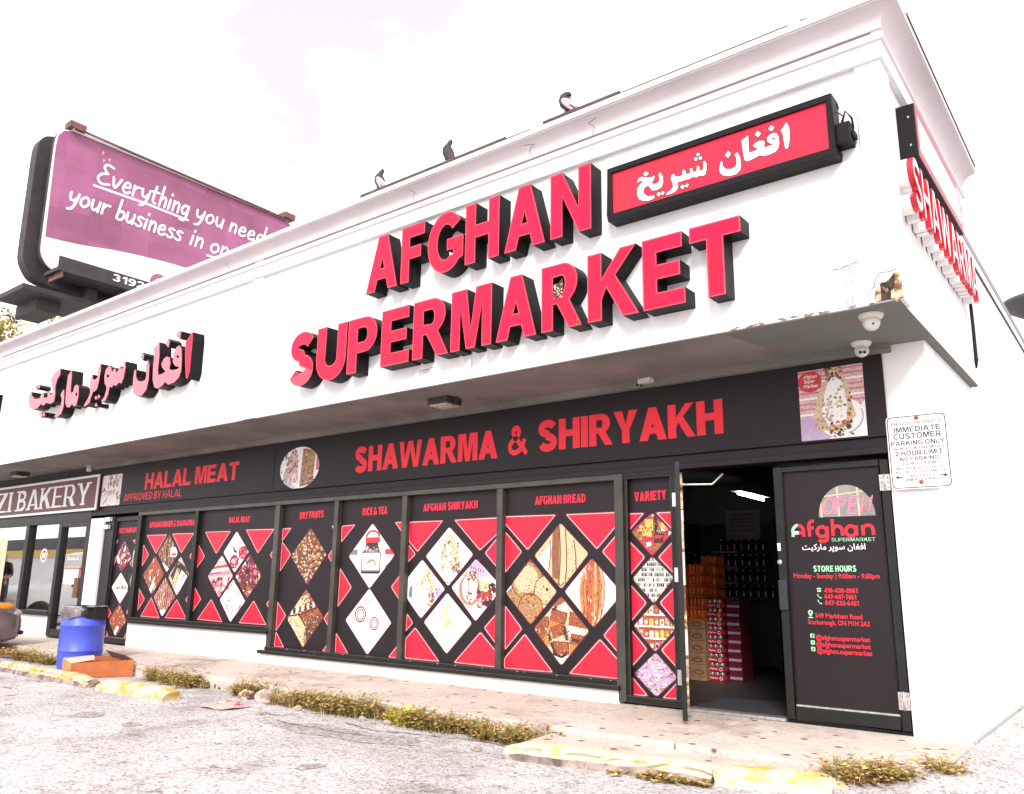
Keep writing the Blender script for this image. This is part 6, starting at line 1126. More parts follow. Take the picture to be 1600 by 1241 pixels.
# counter and person behind the bakery glass
m = MB(); m.box(-23, -19.2, .9, 1.6, .012, 1.75, 'box_pale'); m.box(-23, -19.2, .88, .90, 1.0, 1.3, 'cream'); one('bread_rack', 'tan bread rack standing behind the bakery window', 'rack', m, (-20.5, 1.2, 0), bevel=.02)
def person():
    me = bpy.data.meshes.new('person'); J = [(0, 0, .95), (0, 0, 1.15), (0, 0.01, 1.36), (0, 0, 1.50), (0, -.01, 1.58), (0, -.02, 1.72), (.17, 0, 1.44), (.23, .02, 1.18), (.20, -.14, .98), (.19, -.20, .90), (-.17, 0, 1.44), (-.23, .02, 1.18), (-.10, -.20, 1.10), (-.02, -.24, 1.10), (.10, 0, .88), (.11, -.01, .48), (.11, .02, .07), (.11, -.12, .04), (-.10, 0, .88), (-.11, -.01, .48), (-.11, .02, .07), (-.11, -.12, .04)]
    E_ = [(0, 1), (1, 2), (2, 3), (3, 4), (4, 5), (2, 6), (6, 7), (7, 8), (8, 9), (2, 10), (10, 11), (11, 12), (12, 13), (0, 14), (14, 15), (15, 16), (16, 17), (0, 18), (18, 19), (19, 20), (20, 21)]
    rad = [(.15, .11), (.145, .105), (.17, .12), (.09, .08), (.055, .06), (.082, .10), (.065, .065), (.045, .045), (.034, .034), (.035, .02), (.065, .065), (.045, .045), (.034, .034), (.035, .02), (.09, .09), (.06, .065), (.042, .045), (.04, .03), (.09, .09), (.06, .065), (.042, .045), (.04, .03)]
    me.from_pydata(J, E_, []); o = bpy.data.objects.new('person', me); COL.objects.link(o)
    mo = o.modifiers.new('skin', 'SKIN'); mo.use_smooth_shade = True
    if not me.skin_vertices: 
        bm = bmesh.new(); bm.from_mesh(me); bm.verts.layers.skin.verify(); bm.to_mesh(me); bm.free()
    for sv, r in zip(me.skin_vertices[0].data, rad): sv.radius = r
    me.skin_vertices[0].data[0].use_root = True
    su = o.modifiers.new('subsurf', 'SUBSURF'); su.levels = 2; su.render_levels = 2
    dg = bpy.context.evaluated_depsgraph_get(); m2 = bpy.data.meshes.new_from_object(o.evaluated_get(dg)); o.modifiers.clear(); o.data = m2; m2.name = 'person'
    for n in ('shirt_dark', 'trousers', 'skin', 'hair', 'plastic_black'): m2.materials.append(MATS[n])
    for p in m2.polygons:
        c = p.center; p.use_smooth = True
        if c.z < .10: p.material_index = 4
        elif c.z < .95 and abs(c.x) < .17: p.material_index = 1
        elif c.z > 1.515: p.material_index = 3 if (c.z > 1.74 or c.y > .02) else 2
        elif abs(c.x) > .12 and c.z < 1.22 and c.y < -.02: p.material_index = 2
        elif c.y < -.17 and c.z > .95: p.material_index = 2
    return o
pe = person(); pe.location = (-21.2, -.85, .0); pe.rotation_euler = (0, 0, R(150)); tag(pe, 'person in a dark printed t-shirt reflected in the bakery window', 'person')
m = MB(); fpz = facade(-.128); fit_line(m, fpz, 'STAFF', (-.085, 1.28), (.085, 1.28), .035, 'lgrey', .0, s=.2) if False else m.box(-.07, .07, -.130, -.126, 1.28, 1.30, 'lgrey'); sp = m.build('shirt_print'); sp.parent = pe
m = MB(); m.ellipsoid((0, -.115, 1.665), (.016, .02, .024), 'skin', 8, 6); 
for s_ in (-.03, .03): m.ellipsoid((s_, -.104, 1.695), (.011, .008, .007), 'black', 8, 5)
m.box(-.025, .025, -.108, -.098, 1.628, 1.634, 'wine'); fc = m.build('face'); fc.parent = pe

# ------------------------------------------------------------------ blue barrel, carton on the kerb
br = thing('barrel', 'blue plastic barrel used as a litter bin beside the restaurant door', 'barrel', (-11.15, -1.62, -.15)); bx_, by_, bz_ = -11.42, -1.60, -.15
br.location = (bx_, by_, bz_); ORG[br.name] = Vector((bx_, by_, bz_))
m = MB(); m.lathe([(.262, 0), (.285, .03), (.290, .09), (.300, .20), (.300, .262), (.308, .270), (.308, .284), (.302, .292), (.302, .45), (.300, .622), (.307, .630), (.307, .644), (.300, .652), (.292, .80), (.285, .868), (.292, .878), (.292, .892), (.284, .895), (.270, .890), (.270, .60)], (bx_, by_, bz_), 'barrel_blue', 40); m.build('barrel_body', br)
bg_ = MB(); n = 96; rows = []
for j, (r, z) in enumerate(((.255, .72), (.272, .893), (.290, .912), (.314, .900), (.317, .86), (.316, .80))):
    ring = []
    for k in range(n):
        t = 2 * math.pi * k / n; t2 = (t - R(255)) % (2 * math.pi); dr_ = 1.0
        drop = 0.0
        if j >= 4:
            lobe = max(0.0, math.cos((((t - R(282) + math.pi) % (2 * math.pi)) - math.pi) * 1.9)) if abs(((t - R(282) + math.pi) % (2 * math.pi)) - math.pi) < .8 else 0.0
            lob2 = max(0.0, math.cos((((t - R(20) + math.pi) % (2 * math.pi)) - math.pi) * 1.25)) if abs(((t - R(20) + math.pi) % (2 * math.pi)) - math.pi) < 1.25 else 0.0
            drop = (.055 * lobe + .060 * lob2) * (1 if j == 4 else 1.75) - (.02 if j == 5 else 0)
        rr_ = r + (.010 * math.sin(5 * t + j) + .006 * math.sin(11 * t)) * (1 if j > 2 else .3)
        ring.append((bx_ + rr_ * math.cos(t), by_ + rr_ * math.sin(t), bz_ + z - drop + .004 * math.sin(7 * t)))
    rows.append(ring)
vs = [p for r in rows for p in r]
fA, fB = [], []
for j in range(len(rows) - 1):
    for k in range(n):
        q = (j * n + k, j * n + (k + 1) % n, (j + 1) * n + (k + 1) % n, (j + 1) * n + k)
        (fA if 240 < 360 * k / n < 325 and j >= 2 else fB).append(q)
bg_.add(vs, fA, 'bag_mauve', True); bg_.add(vs, fB, 'bag_black', True)
rim = [(bx_ + .297 * math.cos(t), by_ + .297 * math.sin(t), bz_ + .905 + .004 * math.sin(3 * t)) for t in (2 * math.pi * k / 40 for k in range(41))]; bg_.tube(rim, .008, 'lgrey', 6, False)
bo = one('bin_bag', 'black bin bag lining the blue barrel with a mauve fold over its rim', 'bag', bg_, (bx_, by_, bz_ + .75))
ob = thing('cardboard_box', 'flattened orange cardboard box with open flaps beside the blue barrel', 'box', (-10.5, -1.75, -.15))
cn = [(-11.10, -1.98), (-10.36, -2.20), (-10.00, -1.52), (-10.70, -1.29)]   # front-left, front, right, back
z0, z1 = -.148, .045
z0 = -.145; m = MB()
def wall(a, b_, h0, h1, mt, t=.006):
    A, B_ = Vector((a[0], a[1], 0)), Vector((b_[0], b_[1], 0)); nn = Vector(((B_ - A).y, -(B_ - A).x, 0)).normalized() * t
    vs_ = [A, B_, B_ - nn, A - nn]; vs_ = [v + Vector((0, 0, z0)) for v in vs_] + [vs_[0] + Vector((0, 0, h0)), vs_[1] + Vector((0, 0, h1)), vs_[2] + Vector((0, 0, h1)), vs_[3] + Vector((0, 0, h0))]
    m.add(vs_, [(0, 3, 2, 1), (4, 5, 6, 7), (0, 1, 5, 4), (1, 2, 6, 5), (2, 3, 7, 6), (3, 0, 4, 7)], mt)
wall(cn[0], cn[1], .055, .05, 'box_kraft'); wall(cn[1], cn[2], .05, .075, 'box_orange'); wall(cn[2], cn[3], .075, .085, 'box_orange'); wall(cn[3], cn[0], .085, .055, 'box_orange')
m.add([(p[0], p[1], z0 + .004) for p in cn], [(0, 1, 2, 3)], 'box_inside'); m.build('box_body', ob)
m = MB()
def flap(pts, mt): m.add(pts + [(p[0], p[1], p[2] - .006) for p in pts], [tuple(range(len(pts))), tuple(range(len(pts), 2 * len(pts)))[::-1]] + [(i, (i + 1) % len(pts), len(pts) + (i + 1) % len(pts), len(pts) + i) for i in range(len(pts))], mt)
flap([(cn[0][0], cn[0][1], .055), (cn[1][0], cn[1][1], .052), (-10.24, -1.95, .095), (-10.78, -1.70, .10)], 'box_pale'); m.build('flap', ob)
m = MB(); flap([(cn[2][0], cn[2][1], .062), (cn[3][0], cn[3][1], .075), (-10.62, -1.62, .175), (-10.22, -1.72, .11)], 'box_inside'); m.build('flap', ob)

# ------------------------------------------------------------------ kerb stones, rubble and weeds
def kerb(p0, p1, w, h, mt_top, mt_front, label, name='kerb_stone', broken=0.0, seed=1):
    rr_ = random.Random(seed); A, B_ = Vector((p0[0], p0[1], 0)), Vector((p1[0], p1[1], 0)); L_ = (B_ - A).length; d_ = (B_ - A).normalized(); nrm = Vector((-d_.y, d_.x, 0))
    if nrm.y < 0: nrm = -nrm
    prof_ = [(0, 0), (.0, .48), (.012, .68), (.035, .86), (.075, 1.0), (w - .05, 1.0), (w - .01, .85), (w, .5), (w, 0)]; n_ = max(6, int(L_ / .07)); b = MB(); vs_ = []
    for i in range(n_ + 1):
        t = i / n_; edge = .72 + .28 * min(1, min(t, 1 - t) * 10)
        for j, (u, z) in enumerate(prof_):
            jit = rr_.uniform(-1, 1) * (.008 + (broken * .028 if j in (1, 2) else 0)); ins_ = broken * .030 if j in (1, 2) else 0
            p = A + d_ * (t * L_ + rr_.uniform(-.012, .012)) + nrm * (u + jit * .8 + ins_); vs_.append((p.x, p.y, -.16 + z * (h + .01) * edge + (jit * .5 if j > 2 and j < 7 else 0)))
    k_ = len(prof_)
    for i in range(n_):
        for j in range(k_ - 1): b.add([vs_[i * k_ + j], vs_[i * k_ + j + 1], vs_[(i + 1) * k_ + j + 1], vs_[(i + 1) * k_ + j]], [(0, 1, 2, 3)], mt_front if j < 1 else mt_top, False)
    b.add(vs_[:k_], [tuple(range(k_))], mt_front); b.add(vs_[-k_:], [tuple(range(k_))[::-1]], mt_front)
    c = (A + B_) / 2; return one(name, label, 'kerb', b, (c.x, c.y, -.15), 'concrete kerb stones along the pavement')
kerb((-12.25, -2.46), (-9.28, -2.52), .20, .13, 'kerb_yellow', 'kerb_broken', 'long yellow kerb stone with a crumbled front under the blue barrel', broken=.7, seed=2)
kerb((-8.98, -2.52), (-7.55, -2.46), .22, .13, 'kerb_yellow', 'kerb_yellow', 'short bright yellow kerb stone right of the orange cardboard box', seed=3)
kerb((-2.84, -2.32), (-1.24, -2.04), .22, .12, 'kerb_pale', 'kerb_broken', 'pale kerb stone with a broken dark front before the open door', broken=1.0, seed=4)
kerb((-1.22, -2.035), (-.43, -1.74), .22, .12, 'kerb_straw', 'kerb_pale', 'yellow ended kerb stone near the building corner', broken=.1, seed=5)
kerb((-13.2, -2.36), (-12.45, -2.43), .2, .10, 'rusty', 'kerb_broken', 'short reddish broken kerb stone at the parked car', broken=.6, seed=6)
def rock(loc, r, label, flat=.6, seed=1, mt='rock', name='rock', cat='rock', grp=None):
    rr_ = random.Random(seed); b = MB(); b.ellipsoid((0, 0, 0), (r, r * .8, r * flat), mt, 10, 7)
    b.v = [tuple(Vector(v) * (1 + rr_.uniform(-.2, .2))) for v in b.v]; b.sm = [False] * len(b.sm); b.v = [(v[0] + loc[0], v[1] + loc[1], v[2] + loc[2]) for v in b.v]
    return one(name, label, cat, b, loc, grp)
rock((-6.62, -1.78, -.10), .13, 'pale lump of broken concrete among the weeds', .7, 3); rock((-7.05, -1.72, -.11), .10, 'brownish concrete lump beside the weed tufts', .6, 4, 'damage_cream')
for k, (x, y) in enumerate(((-5.95, -1.86), (-5.80, -1.90), (-4.95, -1.86), (-4.75, -1.90), (-4.62, -1.85), (-13.0, -1.60), (-12.85, -1.62), (-8.45, -1.80), (-10.3, -2.62), (-6.0, -2.3), (-7.6, -2.4), (-3.2, -2.2))): rock((x, y, -.135), rnd.uniform(.025, .055), 'small stone lying along the pavement edge', .7, 20 + k, 'rock', 'stone', 'stone', 'small stones along the pavement edge')
m = MB(); b = ell(-6.72, -2.22, .30, .22, 16); m.add([(p[0] + rnd.uniform(-.04, .04), p[1] + rnd.uniform(-.03, .03), -.143 + rnd.uniform(0, .015)) for p in b] + [(-6.72, -2.2, -.10)], [(i, (i + 1) % 16, 16) for i in range(16)], 'lpink')
for k in range(26): a, q = rnd.uniform(0, 6.28), rnd.uniform(0, .22); x, y = -6.72 + q * math.cos(a), -2.2 + q * .7 * math.sin(a); m.prism(ell(x, y, rnd.uniform(.015, .05), rnd.uniform(.01, .03), 7, a), -.12, -.098 + k * .0004 - q * .12, rnd.choice(['white', 'red', 'orange', 'lpink', 'cream']))
one('crushed_litter', 'crushed red and white food wrapper lying on the asphalt', 'litter', m, (-6.72, -2.2, -.12))
def weeds(name, x0, x1, y0, y1, z, n, h, cols, label, seed, wide=.012, dy_=0.0):
    rr_ = random.Random(seed); b = MB()
    h *= 1.08; nc = max(4, int((x1 - x0) / .055)); cl = [(rr_.uniform(x0, x1), rr_.uniform(y0 + .03, y1 - .03), rr_.uniform(.5, 1.1), rr_.choice(cols)) for _ in range(nc)]
    for i in range(int(n * 2.6)):
        cx_, cy_, ch_, cc_ = rr_.choice(cl); a = rr_.uniform(0, 6.28); rd = abs(rr_.gauss(0, .05)); x, y = cx_ + math.cos(a) * rd, cy_ + math.sin(a) * rd * .8 + dy_ * (cx_ - x0)
        hh = h * ch_ * rr_.uniform(.3, 1.0) * max(.25, 1 - rd * 4); ln = (rr_.uniform(.3, 1.25)) * hh; w = wide * rr_.uniform(.35, .9); c = cc_ if rr_.random() < .55 else rr_.choice(cols); a += rr_.uniform(-.7, .7)
        dx, dy = math.cos(a), math.sin(a); px, py = -dy * w / 2, dx * w / 2; P0 = Vector((x, y, z)); P1 = P0 + Vector((dx * ln * .35, dy * ln * .35, hh * .6)); P2 = P0 + Vector((dx * ln, dy * ln, hh)); s_ = Vector((px, py, 0))
        b.add([P0 - s_, P0 + s_, P1 + s_ * .9, P1 - s_ * .9, P2], [(0, 1, 2, 3), (3, 2, 4)], c)
        if rr_.random() < .75:
            for q in range(4):
                lp = P0.lerp(P2, rr_.uniform(.35, 1)); la = rr_.uniform(0, 6.28); ls = rr_.uniform(.016, .042); u = Vector((math.cos(la), math.sin(la), rr_.uniform(-.2, .5))) * ls; v = Vector((-math.sin(la), math.cos(la), rr_.uniform(-.3, .3))) * ls * .45
                b.add([lp, lp + u * .5 + v, lp + u, lp + u * .5 - v], [(0, 1, 2, 3)], rr_.choice(cols))
    return one(name, label, 'weeds', b, ((x0 + x1) / 2, (y0 + y1) / 2, z), 'weed tufts along the pavement edge')
OL = ['leaf_olive', 'leaf_rust', 'leaf_straw', 'leaf_c', 'leaf_olive', 'leaf_a', 'leaf_straw']
weeds('weed_tuft', -9.45, -8.25, -1.72, -1.50, -.15, 420, .24, OL, 'olive weed tuft right of the orange cardboard box', 1)
weeds('weed_tuft', -7.45, -6.75, -1.68, -1.50, -.15, 260, .24, OL, 'short weed tuft behind the pale concrete lump', 2)
weeds('weed_tuft', -6.55, -5.60, -1.80, -1.57, -.15, 480, .24, OL, 'thick brown-green weed tuft right of the pale concrete lump', 3)
weeds('weed_tuft', -5.62, -4.62, -1.80, -1.57, -.15, 480, .22, OL, 'dense weed strip below the AFGHAN SHIRYAKH window', 4)
weeds('weed_tuft', -4.66, -4.40, -1.80, -1.60, -.15, 110, .22, ['leaf_lime', 'leaf_lime', 'leaf_b', 'leaf_straw'], 'bright lime weed below the AFGHAN BREAD window', 5, .03)
weeds('weed_tuft', -4.45, -3.60, -1.82, -1.58, -.15, 420, .20, OL + ['leaf_b'], 'yellowish weed strip below the AFGHAN BREAD window', 6)
weeds('weed_tuft', -3.65, -2.75, -1.86, -1.58, -.15, 420, .18, OL, 'tapering weed strip ending at the broken pale kerb', 7)
weeds('weed_tuft', -.56, -.02, -1.70, -1.58, -.13, 520, .20, OL + ['leaf_b', 'leaf_straw', 'leaf_rust'], 'straw coloured weed strip beside the yellow ended kerb stone', 8, .011, .92)
weeds('weed_tuft', .0, .16, -1.16, -1.02, -.10, 170, .20, OL + ['leaf_b', 'leaf_lime', 'leaf_straw'], 'small weed tuft at the building corner', 9)
weeds('weed_tuft', -13.6, -12.3, -1.66, -1.50, -.15, 300, .26, OL, 'weed tuft between the parked car and the blue barrel', 10)
weeds('weed_tuft', -14.2, -13.3, -1.72, -1.58, -.10, 200, .14, ['leaf_rust', 'leaf_straw', 'leaf_rust'], 'rusty dry weeds beside the parked car wheel', 11)
weeds('weed_tuft', -1.95, -1.25, -2.22, -2.16, -.15, 130, .06, OL + ['leaf_rust'], 'low dry weeds under the broken kerb stone', 12, .008, .16)
weeds('weed_tuft', 0.02, .14, 1.9, 3.6, -.24, 160, .2, OL, 'weed tuft along the foot of the side wall', 13)

# ------------------------------------------------------------------ pigeons on the roof edge
def pigeon(loc, rz, label, head, dark='pigeon_dark', wing='pigeon_dark', preen=False, pitch=42):
    pm = Matrix.Rotation(R(-pitch), 3, 'Y'); pv = Vector((.0, 0, .085)); tilt = lambda bb: setattr(bb, 'v', [tuple(pv + pm @ (Vector(q) - pv) - Vector((0, 0, .02))) for q in bb.v])
    t = thing('pigeon', label, 'bird', (0, 0, 0), 'pigeons on the roof edge')
    b = MB(); sp = [(-.235, .050, .006, .004), (-.17, .062, .030, .012), (-.10, .088, .050, .040), (-.03, .120, .064, .062), (.03, .150, .062, .068), (.065, .180, .048, .056)] + head
    rings = []; k_ = 14
    for i, (x, z, rw, rh) in enumerate(sp):
        a = sp[max(i - 1, 0)]; c = sp[min(i + 1, len(sp) - 1)]; dx, dz = c[0] - a[0], c[1] - a[1]; l = math.hypot(dx, dz); ux, uz = -dz / l, dx / l
        rings.append([(x + ux * rh * math.sin(q), rw * math.cos(q), z + uz * rh * math.sin(q)) for q in (2 * math.pi * j / k_ for j in range(k_))])
    vs_ = [p for r in rings for p in r]; fs = [(i * k_ + j, i * k_ + (j + 1) % k_, (i + 1) * k_ + (j + 1) % k_, (i + 1) * k_ + j) for i in range(len(rings) - 1) for j in range(k_)] + [tuple(range(k_))[::-1], tuple(range((len(rings) - 1) * k_, len(rings) * k_))]
    b.add(vs_, fs, dark, True); hx, hz = head[-1][0], head[-1][1]
    b.tube([(hx - .004, 0, hz - .004), (hx + (.022 if not preen else -.012), 0, hz - (.012 if not preen else .03))], [.007, .002], 'black', 6)
    tilt(b); body = b.build('pigeon_body', t)
    for s_ in (-1, 1):
        b = MB(); b.ellipsoid((-.055, s_ * .054, .118), (.125, .016, .048), wing, 12, 8, Matrix.Rotation(R(-16), 3, 'Y')); b.box(-.16, -.06, s_ * .067 - .004, s_ * .067 + .004, .085, .10, 'black', Matrix.Rotation(R(-16), 3, 'Y')); tilt(b); b.build('wing', t)
    b = MB()
    for s_ in (-.022, .022): b.tube([(.0, s_, .05), (.008, s_, .0)], .006, 'pigeon_foot', 5); b.tube([(-.02, s_, .004), (.035, s_, .004)], .004, 'pigeon_foot', 5)
    b.build('foot', t)
    t.location = loc; t.rotation_euler = (0, 0, R(rz)); return t
hu = [(.082, .215, .034, .036), (.088, .245, .027, .028), (.094, .268, .027, .027), (.104, .280, .018, .016)]
hp_ = [(.075, .205, .038, .042), (.060, .232, .032, .034), (.030, .245, .027, .028), (.008, .238, .016, .016)]
pigeon((-5.66, DF - .165, 5.884), 215, 'mottled pigeon, leftmost of three on the roof edge', hu, 'pigeon_dark', 'pigeon_pale')
pigeon((-4.52, DF - .165, 5.884), 205, 'plain dark pigeon standing upright on the roof edge', hu)
pigeon((-2.86, DF - .165, 5.886), 200, 'pale winged pigeon preening on the roof edge', hp_, 'pigeon_dark', 'pigeon_pale', True, 25)

# ------------------------------------------------------------------ billboard behind the shops
BB = Vector((-31.688, 4.448, 18.719)); bl = thing('billboard', 'purple roadside billboard with white handwritten advert above the shop roof', 'billboard', (-31.7, 10.5, 12))
fB = lambda u, v, d=0.0: (BB.x + d, BB.y + u, BB.z + v)
prof_b = [(.10, -.6), (.14, -.12), (.32, .18), (.75, .33), (11.2, .33), (11.62, .1), (11.65, -5.4), (11.4, -5.8), (.95, -5.8), (.45, -5.62), (.16, -5.2)]
m = MB(); solid(m, fB, [rounded(grow(prof_b, .06), .3)], -.25, -.02, 'bill_white', 'bill_frame'); m.build('billboard_frame', bl)
m = MB(); paint(m, fB, [prof_b], 'bill_white', 0.0)
wave = [(.20, -4.50), (1.5, -4.38), (2.95, -4.14), (4.5, -3.98), (6.14, -3.90), (8.5, -3.98), (11.6, -4.3)]
paint(m, fB, [[(11.64, -.2), (11.62, .1), (11.2, .32), (.75, .32), (.34, .18), (.15, -.12), (.11, -.6)] + smooth(wave, 3)], 'bill_pink', .01)
paint(m, fB, [ell(5.0, -5.0, .42, .42, 22), ell(5.0, -5.0, .22, .22, 18)], 'bill_pink', .012); m.build('advert_face', bl)
H_ = {'E': (.62, [[(.62, .93), (.30, .98), (.17, .80), (.40, .56)], [(.42, .56), (.12, .44), (.0, .2), (.22, .0), (.62, .08)]]), 'v': (.42, [[(0, .5), (.17, .02), (.42, .52)]]), 'e': (.44, [[(.05, .24), (.36, .30), (.32, .49), (.14, .46), (.04, .22), (.12, .02), (.30, .0), (.43, .09)]]), 'r': (.36, [[(.05, .5), (.06, 0)], [(.06, .28), (.18, .46), (.37, .48)]]), 'y': (.42, [[(.02, .5), (.06, .2), (.22, .14), (.36, .3)], [(.42, .52), (.36, .1), (.24, -.24), (.04, -.33)]]), 't': (.36, [[(.18, .88), (.13, .15), (.30, .02)], [(0, .56), (.38, .60)]]), 'h': (.40, [[(.10, 1), (.04, 0)], [(.05, .24), (.20, .48), (.34, .40), (.34, 0)]]), 'i': (.14, [[(.08, .5), (.05, 0)], [(.10, .74), (.115, .80)]]), 'n': (.40, [[(.05, .5), (.04, 0)], [(.04, .26), (.20, .50), (.34, .40), (.34, 0)]]), 'g': (.42, [[(.38, .44), (.18, .50), (.04, .28), (.14, .05), (.34, .18), (.40, .46)], [(.40, .50), (.36, .0), (.28, -.26), (.04, -.28)]]), 'o': (.44, [[(.26, .50), (.06, .36), (.06, .1), (.24, .0), (.42, .2), (.36, .44), (.22, .50)]]), 'u': (.42, [[(.03, .5), (.05, .14), (.20, .02), (.36, .22)], [(.40, .5), (.38, 0)]]), 'd': (.44, [[(.36, .42), (.18, .48), (.04, .24), (.14, .02), (.36, .14)], [(.46, 1), (.38, .0)]]), 'b': (.42, [[(.10, 1), (.05, .02)], [(.06, .04), (.26, .0), (.42, .22), (.30, .46), (.08, .34)]]), 's': (.36, [[(.36, .46), (.18, .50), (.07, .38), (.28, .22), (.30, .06), (.14, .0), (0, .07)]]), 'a': (.44, [[(.36, .44), (.18, .48), (.04, .24), (.14, .02), (.34, .14)], [(.38, .48), (.38, .0)]])}
def hand(text, u0, u1, v0, hgt, sl=.16):
    x = 0.0; items = []
    for ch in text:
        if ch == ' ': x += .30; continue
        w, ps = H_[ch]
        for p in ps: items.append([(x + a + sl * b_, b_) for a, b_ in p])
        x += w + .12
    s_ = (u1 - u0) / x
    for k, p in enumerate(items): strip(m, fB, [(u0 + a * s_, v0 + b_ * hgt) for a, b_ in smooth(p, 4)], .105, 'bill_white', .015 + .006 * (k % 4), .0008)
m = MB(); hand('Everything', 1.85, 6.05, -1.47, .95); hand('you need a', 6.35, 10.9, -1.42, .90); m.build('lettering', bl); m = MB(); hand('your business', .85, 5.85, -2.76, .90); hand('in on', 6.2, 8.25, -2.74, .90); m.build('lettering', bl); m = MB()
for k, (u, v) in enumerate(((1.95, -.10), (2.25, -.30), (2.02, -.42))): paint(m, fB, [thick([(u - .06, v), (u + .06, v + .02)], .03)], 'lpink', .014); paint(m, fB, [thick([(u, v - .09), (u + .01, v + .09)], .03)], 'lpink', .016)
paint(m, fB, [thick([(1.72, -1.66), (4, -1.60), (6.05, -1.64)], .10)], 'bill_white', .014); paint(m, fB, [thick([(7.1, -2.98), (7.6, -2.95)], .09)], 'bill_white', .014); m.build('underline', bl)
m = MB(); m.tube([fB(.6, .42, .15), fB(11.5, .30, .15)], .06, 'bill_rust', 6); m.tube([fB(.6, .34, .05), fB(11.5, .34, .05)], .05, 'bill_white', 6)
for u in (.75, 11.3): m.box(BB.x - .25, BB.x + .30, BB.y + u - .32, BB.y + u + .32, BB.z + .34, BB.z + .62, 'bill_rust')
m.tube([fB(.62, .3, .2), fB(.60, .85, .2)], .03, 'bill_white', 5); m.build('top_rail', bl)
m = MB(); m.box(BB.x + .05, BB.x + 1.25, BB.y + .35, BB.y + 11.4, BB.z - 6.12, BB.z - 5.98, 'bill_frame')
for k in range(5): m.box(BB.x + .1, BB.x + 1.2, BB.y + .5 + k * 2.6, BB.y + .58 + k * 2.6, BB.z - 6.35, BB.z - 6.12, 'bill_rust')
m.box(BB.x + 1.2, BB.x + 1.25, BB.y + .35, BB.y + 11.4, BB.z - 5.98, BB.z - 5.55, 'bill_frame'); m.build('catwalk', bl)
m = MB(); fit_line(m, lambda u, v, d=0.0: (BB.x + 1.251 + d, BB.y + u, BB.z + v), '3192', (2.42, -5.93), (3.75, -5.93), .30, 'bill_white', .004, s=.2); m.build('number', bl)
m = MB(); solid(m, lambda u, v, d=0.0: (BB.x - .9 + d, BB.y + u, BB.z + v), [rounded([(-.30, -.45), (-.1, .0), (.5, .2), (11.0, .2), (11.3, -.2), (11.3, -5.9), (1.1, -6.25), (.2, -6.1), (-.25, -5.4)], .4)], -.35, .2, 'bill_frame', 'bill_frame'); m.build('rear_face', bl)
m = MB(); m.box(BB.x - 2.0, BB.x + .5, BB.y - .5, BB.y + 9, BB.z - 6.95, BB.z - 6.75, 'bill_frame'); m.box(BB.x - 2.1, BB.x - .2, BB.y + .3, BB.y + 1.2, BB.z - 7.45, BB.z - 6.95, 'bill_frame'); m.box(BB.x - .9, BB.x - .3, BB.y + 2.2, BB.y + 2.6, BB.z - 6.8, BB.z - 5.8, 'bill_frame'); m.tube([(BB.x - 1, BB.y + 5, -.2), (BB.x - 1, BB.y + 5, BB.z - 5.5)], .5, 'bill_frame', 14); m.build('support_frame', bl)

# ------------------------------------------------------------------ tree, far building, parked car
tr = thing('tree', 'leafy yellow-green tree behind the shops below the billboard', 'tree', (-42, 7.4, -.15)); rr = random.Random(5)
m = MB(); m.tube([(-42, 7.4, -.2), (-41.9, 7.4, 4), (-42.1, 7.5, 8), (-42, 7.4, 11.5)], [.35, .28, .2, .08], 'bark', 9)
tips = []
for k in range(22):
    a, z = rr.uniform(0, 6.28), rr.uniform(6.5, 11); l = rr.uniform(1.2, 2.4); e = Vector((-42 + l * math.cos(a) * 1.25, 7.4 + l * math.sin(a) * 1.25, z + rr.uniform(.9, 2.6))); m.tube([(-42, 7.4, z), (-42 + l * .5 * math.cos(a), 7.4 + l * .5 * math.sin(a), z + .5), e], [.07, .045, .015], 'bark', 5); tips.append(e)
m.build('trunk', tr)
m = MB()
for e in tips + [Vector((-42, 7.4, 12.6)), Vector((-41.6, 8.4, 12.2)), Vector((-41.5, 9.2, 11.6)), Vector((-41.8, 8.9, 12.4))]:
    for c in range(9):
        cc = e + Vector((rr.gauss(0, .55), rr.gauss(0, .55), rr.gauss(0, .45))); mt_ = rr.choice(['leaf_a', 'leaf_b', 'leaf_c', 'leaf_a', 'leaf_b'])
        for q in range(34):
            p = cc + Vector((rr.gauss(0, .22), rr.gauss(0, .22), rr.gauss(0, .18))); u = Vector((rr.uniform(-1, 1), rr.uniform(-1, 1), rr.uniform(-1, 1))).normalized() * rr.uniform(.07, .13); v = u.orthogonal().normalized() * u.length * .55
            m.add([p - u, p + v, p + u, p - v], [(0, 1, 2, 3)], mt_)
m.build('crown', tr)
fbd = thing('distant_building', 'dark curved canopies of a building far beyond the side wall', 'building', (2.5, 30, 0))
m = MB(); m.box(-2.6, 14, 27.5, 40, -.3, 9.9, 'far_wall'); m.build('wall', fbd)
for c, r, z in (((-.7, 27.2), 1.5, 11.55), ((1.0, 27.8), 2.3, 10.9)):
    m = MB(); m.lathe([(r * .5, -.55), (r * .98, -.12), (r, 0), (r * .96, .05), (.05, .12)], (c[0], c[1], z), 'far_dark', 28); m.build('canopy', fbd)
m = MB(); m.lathe([(1.7, -2.2), (1.7, .0), (1.75, .1)], (1.0, 28.2, 10.7), 'far_glass', 20); m.build('window_band', fbd)
for k in range(5):
    m = MB(); m.box(-2.2 + k * 1.1, -1.5 + k * 1.1, 27.46, 27.52, 8.2, 9.5, 'far_glass'); m.build('window', fbd)
m = MB(); m.lathe([(2.0, -.25), (2.2, 0), (2.2, .12)], (1.0, 28.2, 8.4), 'far_dark', 24); m.build('canopy', fbd)
st = thing('distant_store', 'low yellow banded store across the lot, seen reflected in the bakery window', 'building', (-55, -17, -.15))
m = MB(); m.box(-85, -38, -22, -14, -.15, 2.2, 'white_paint'); m.build('wall', st)
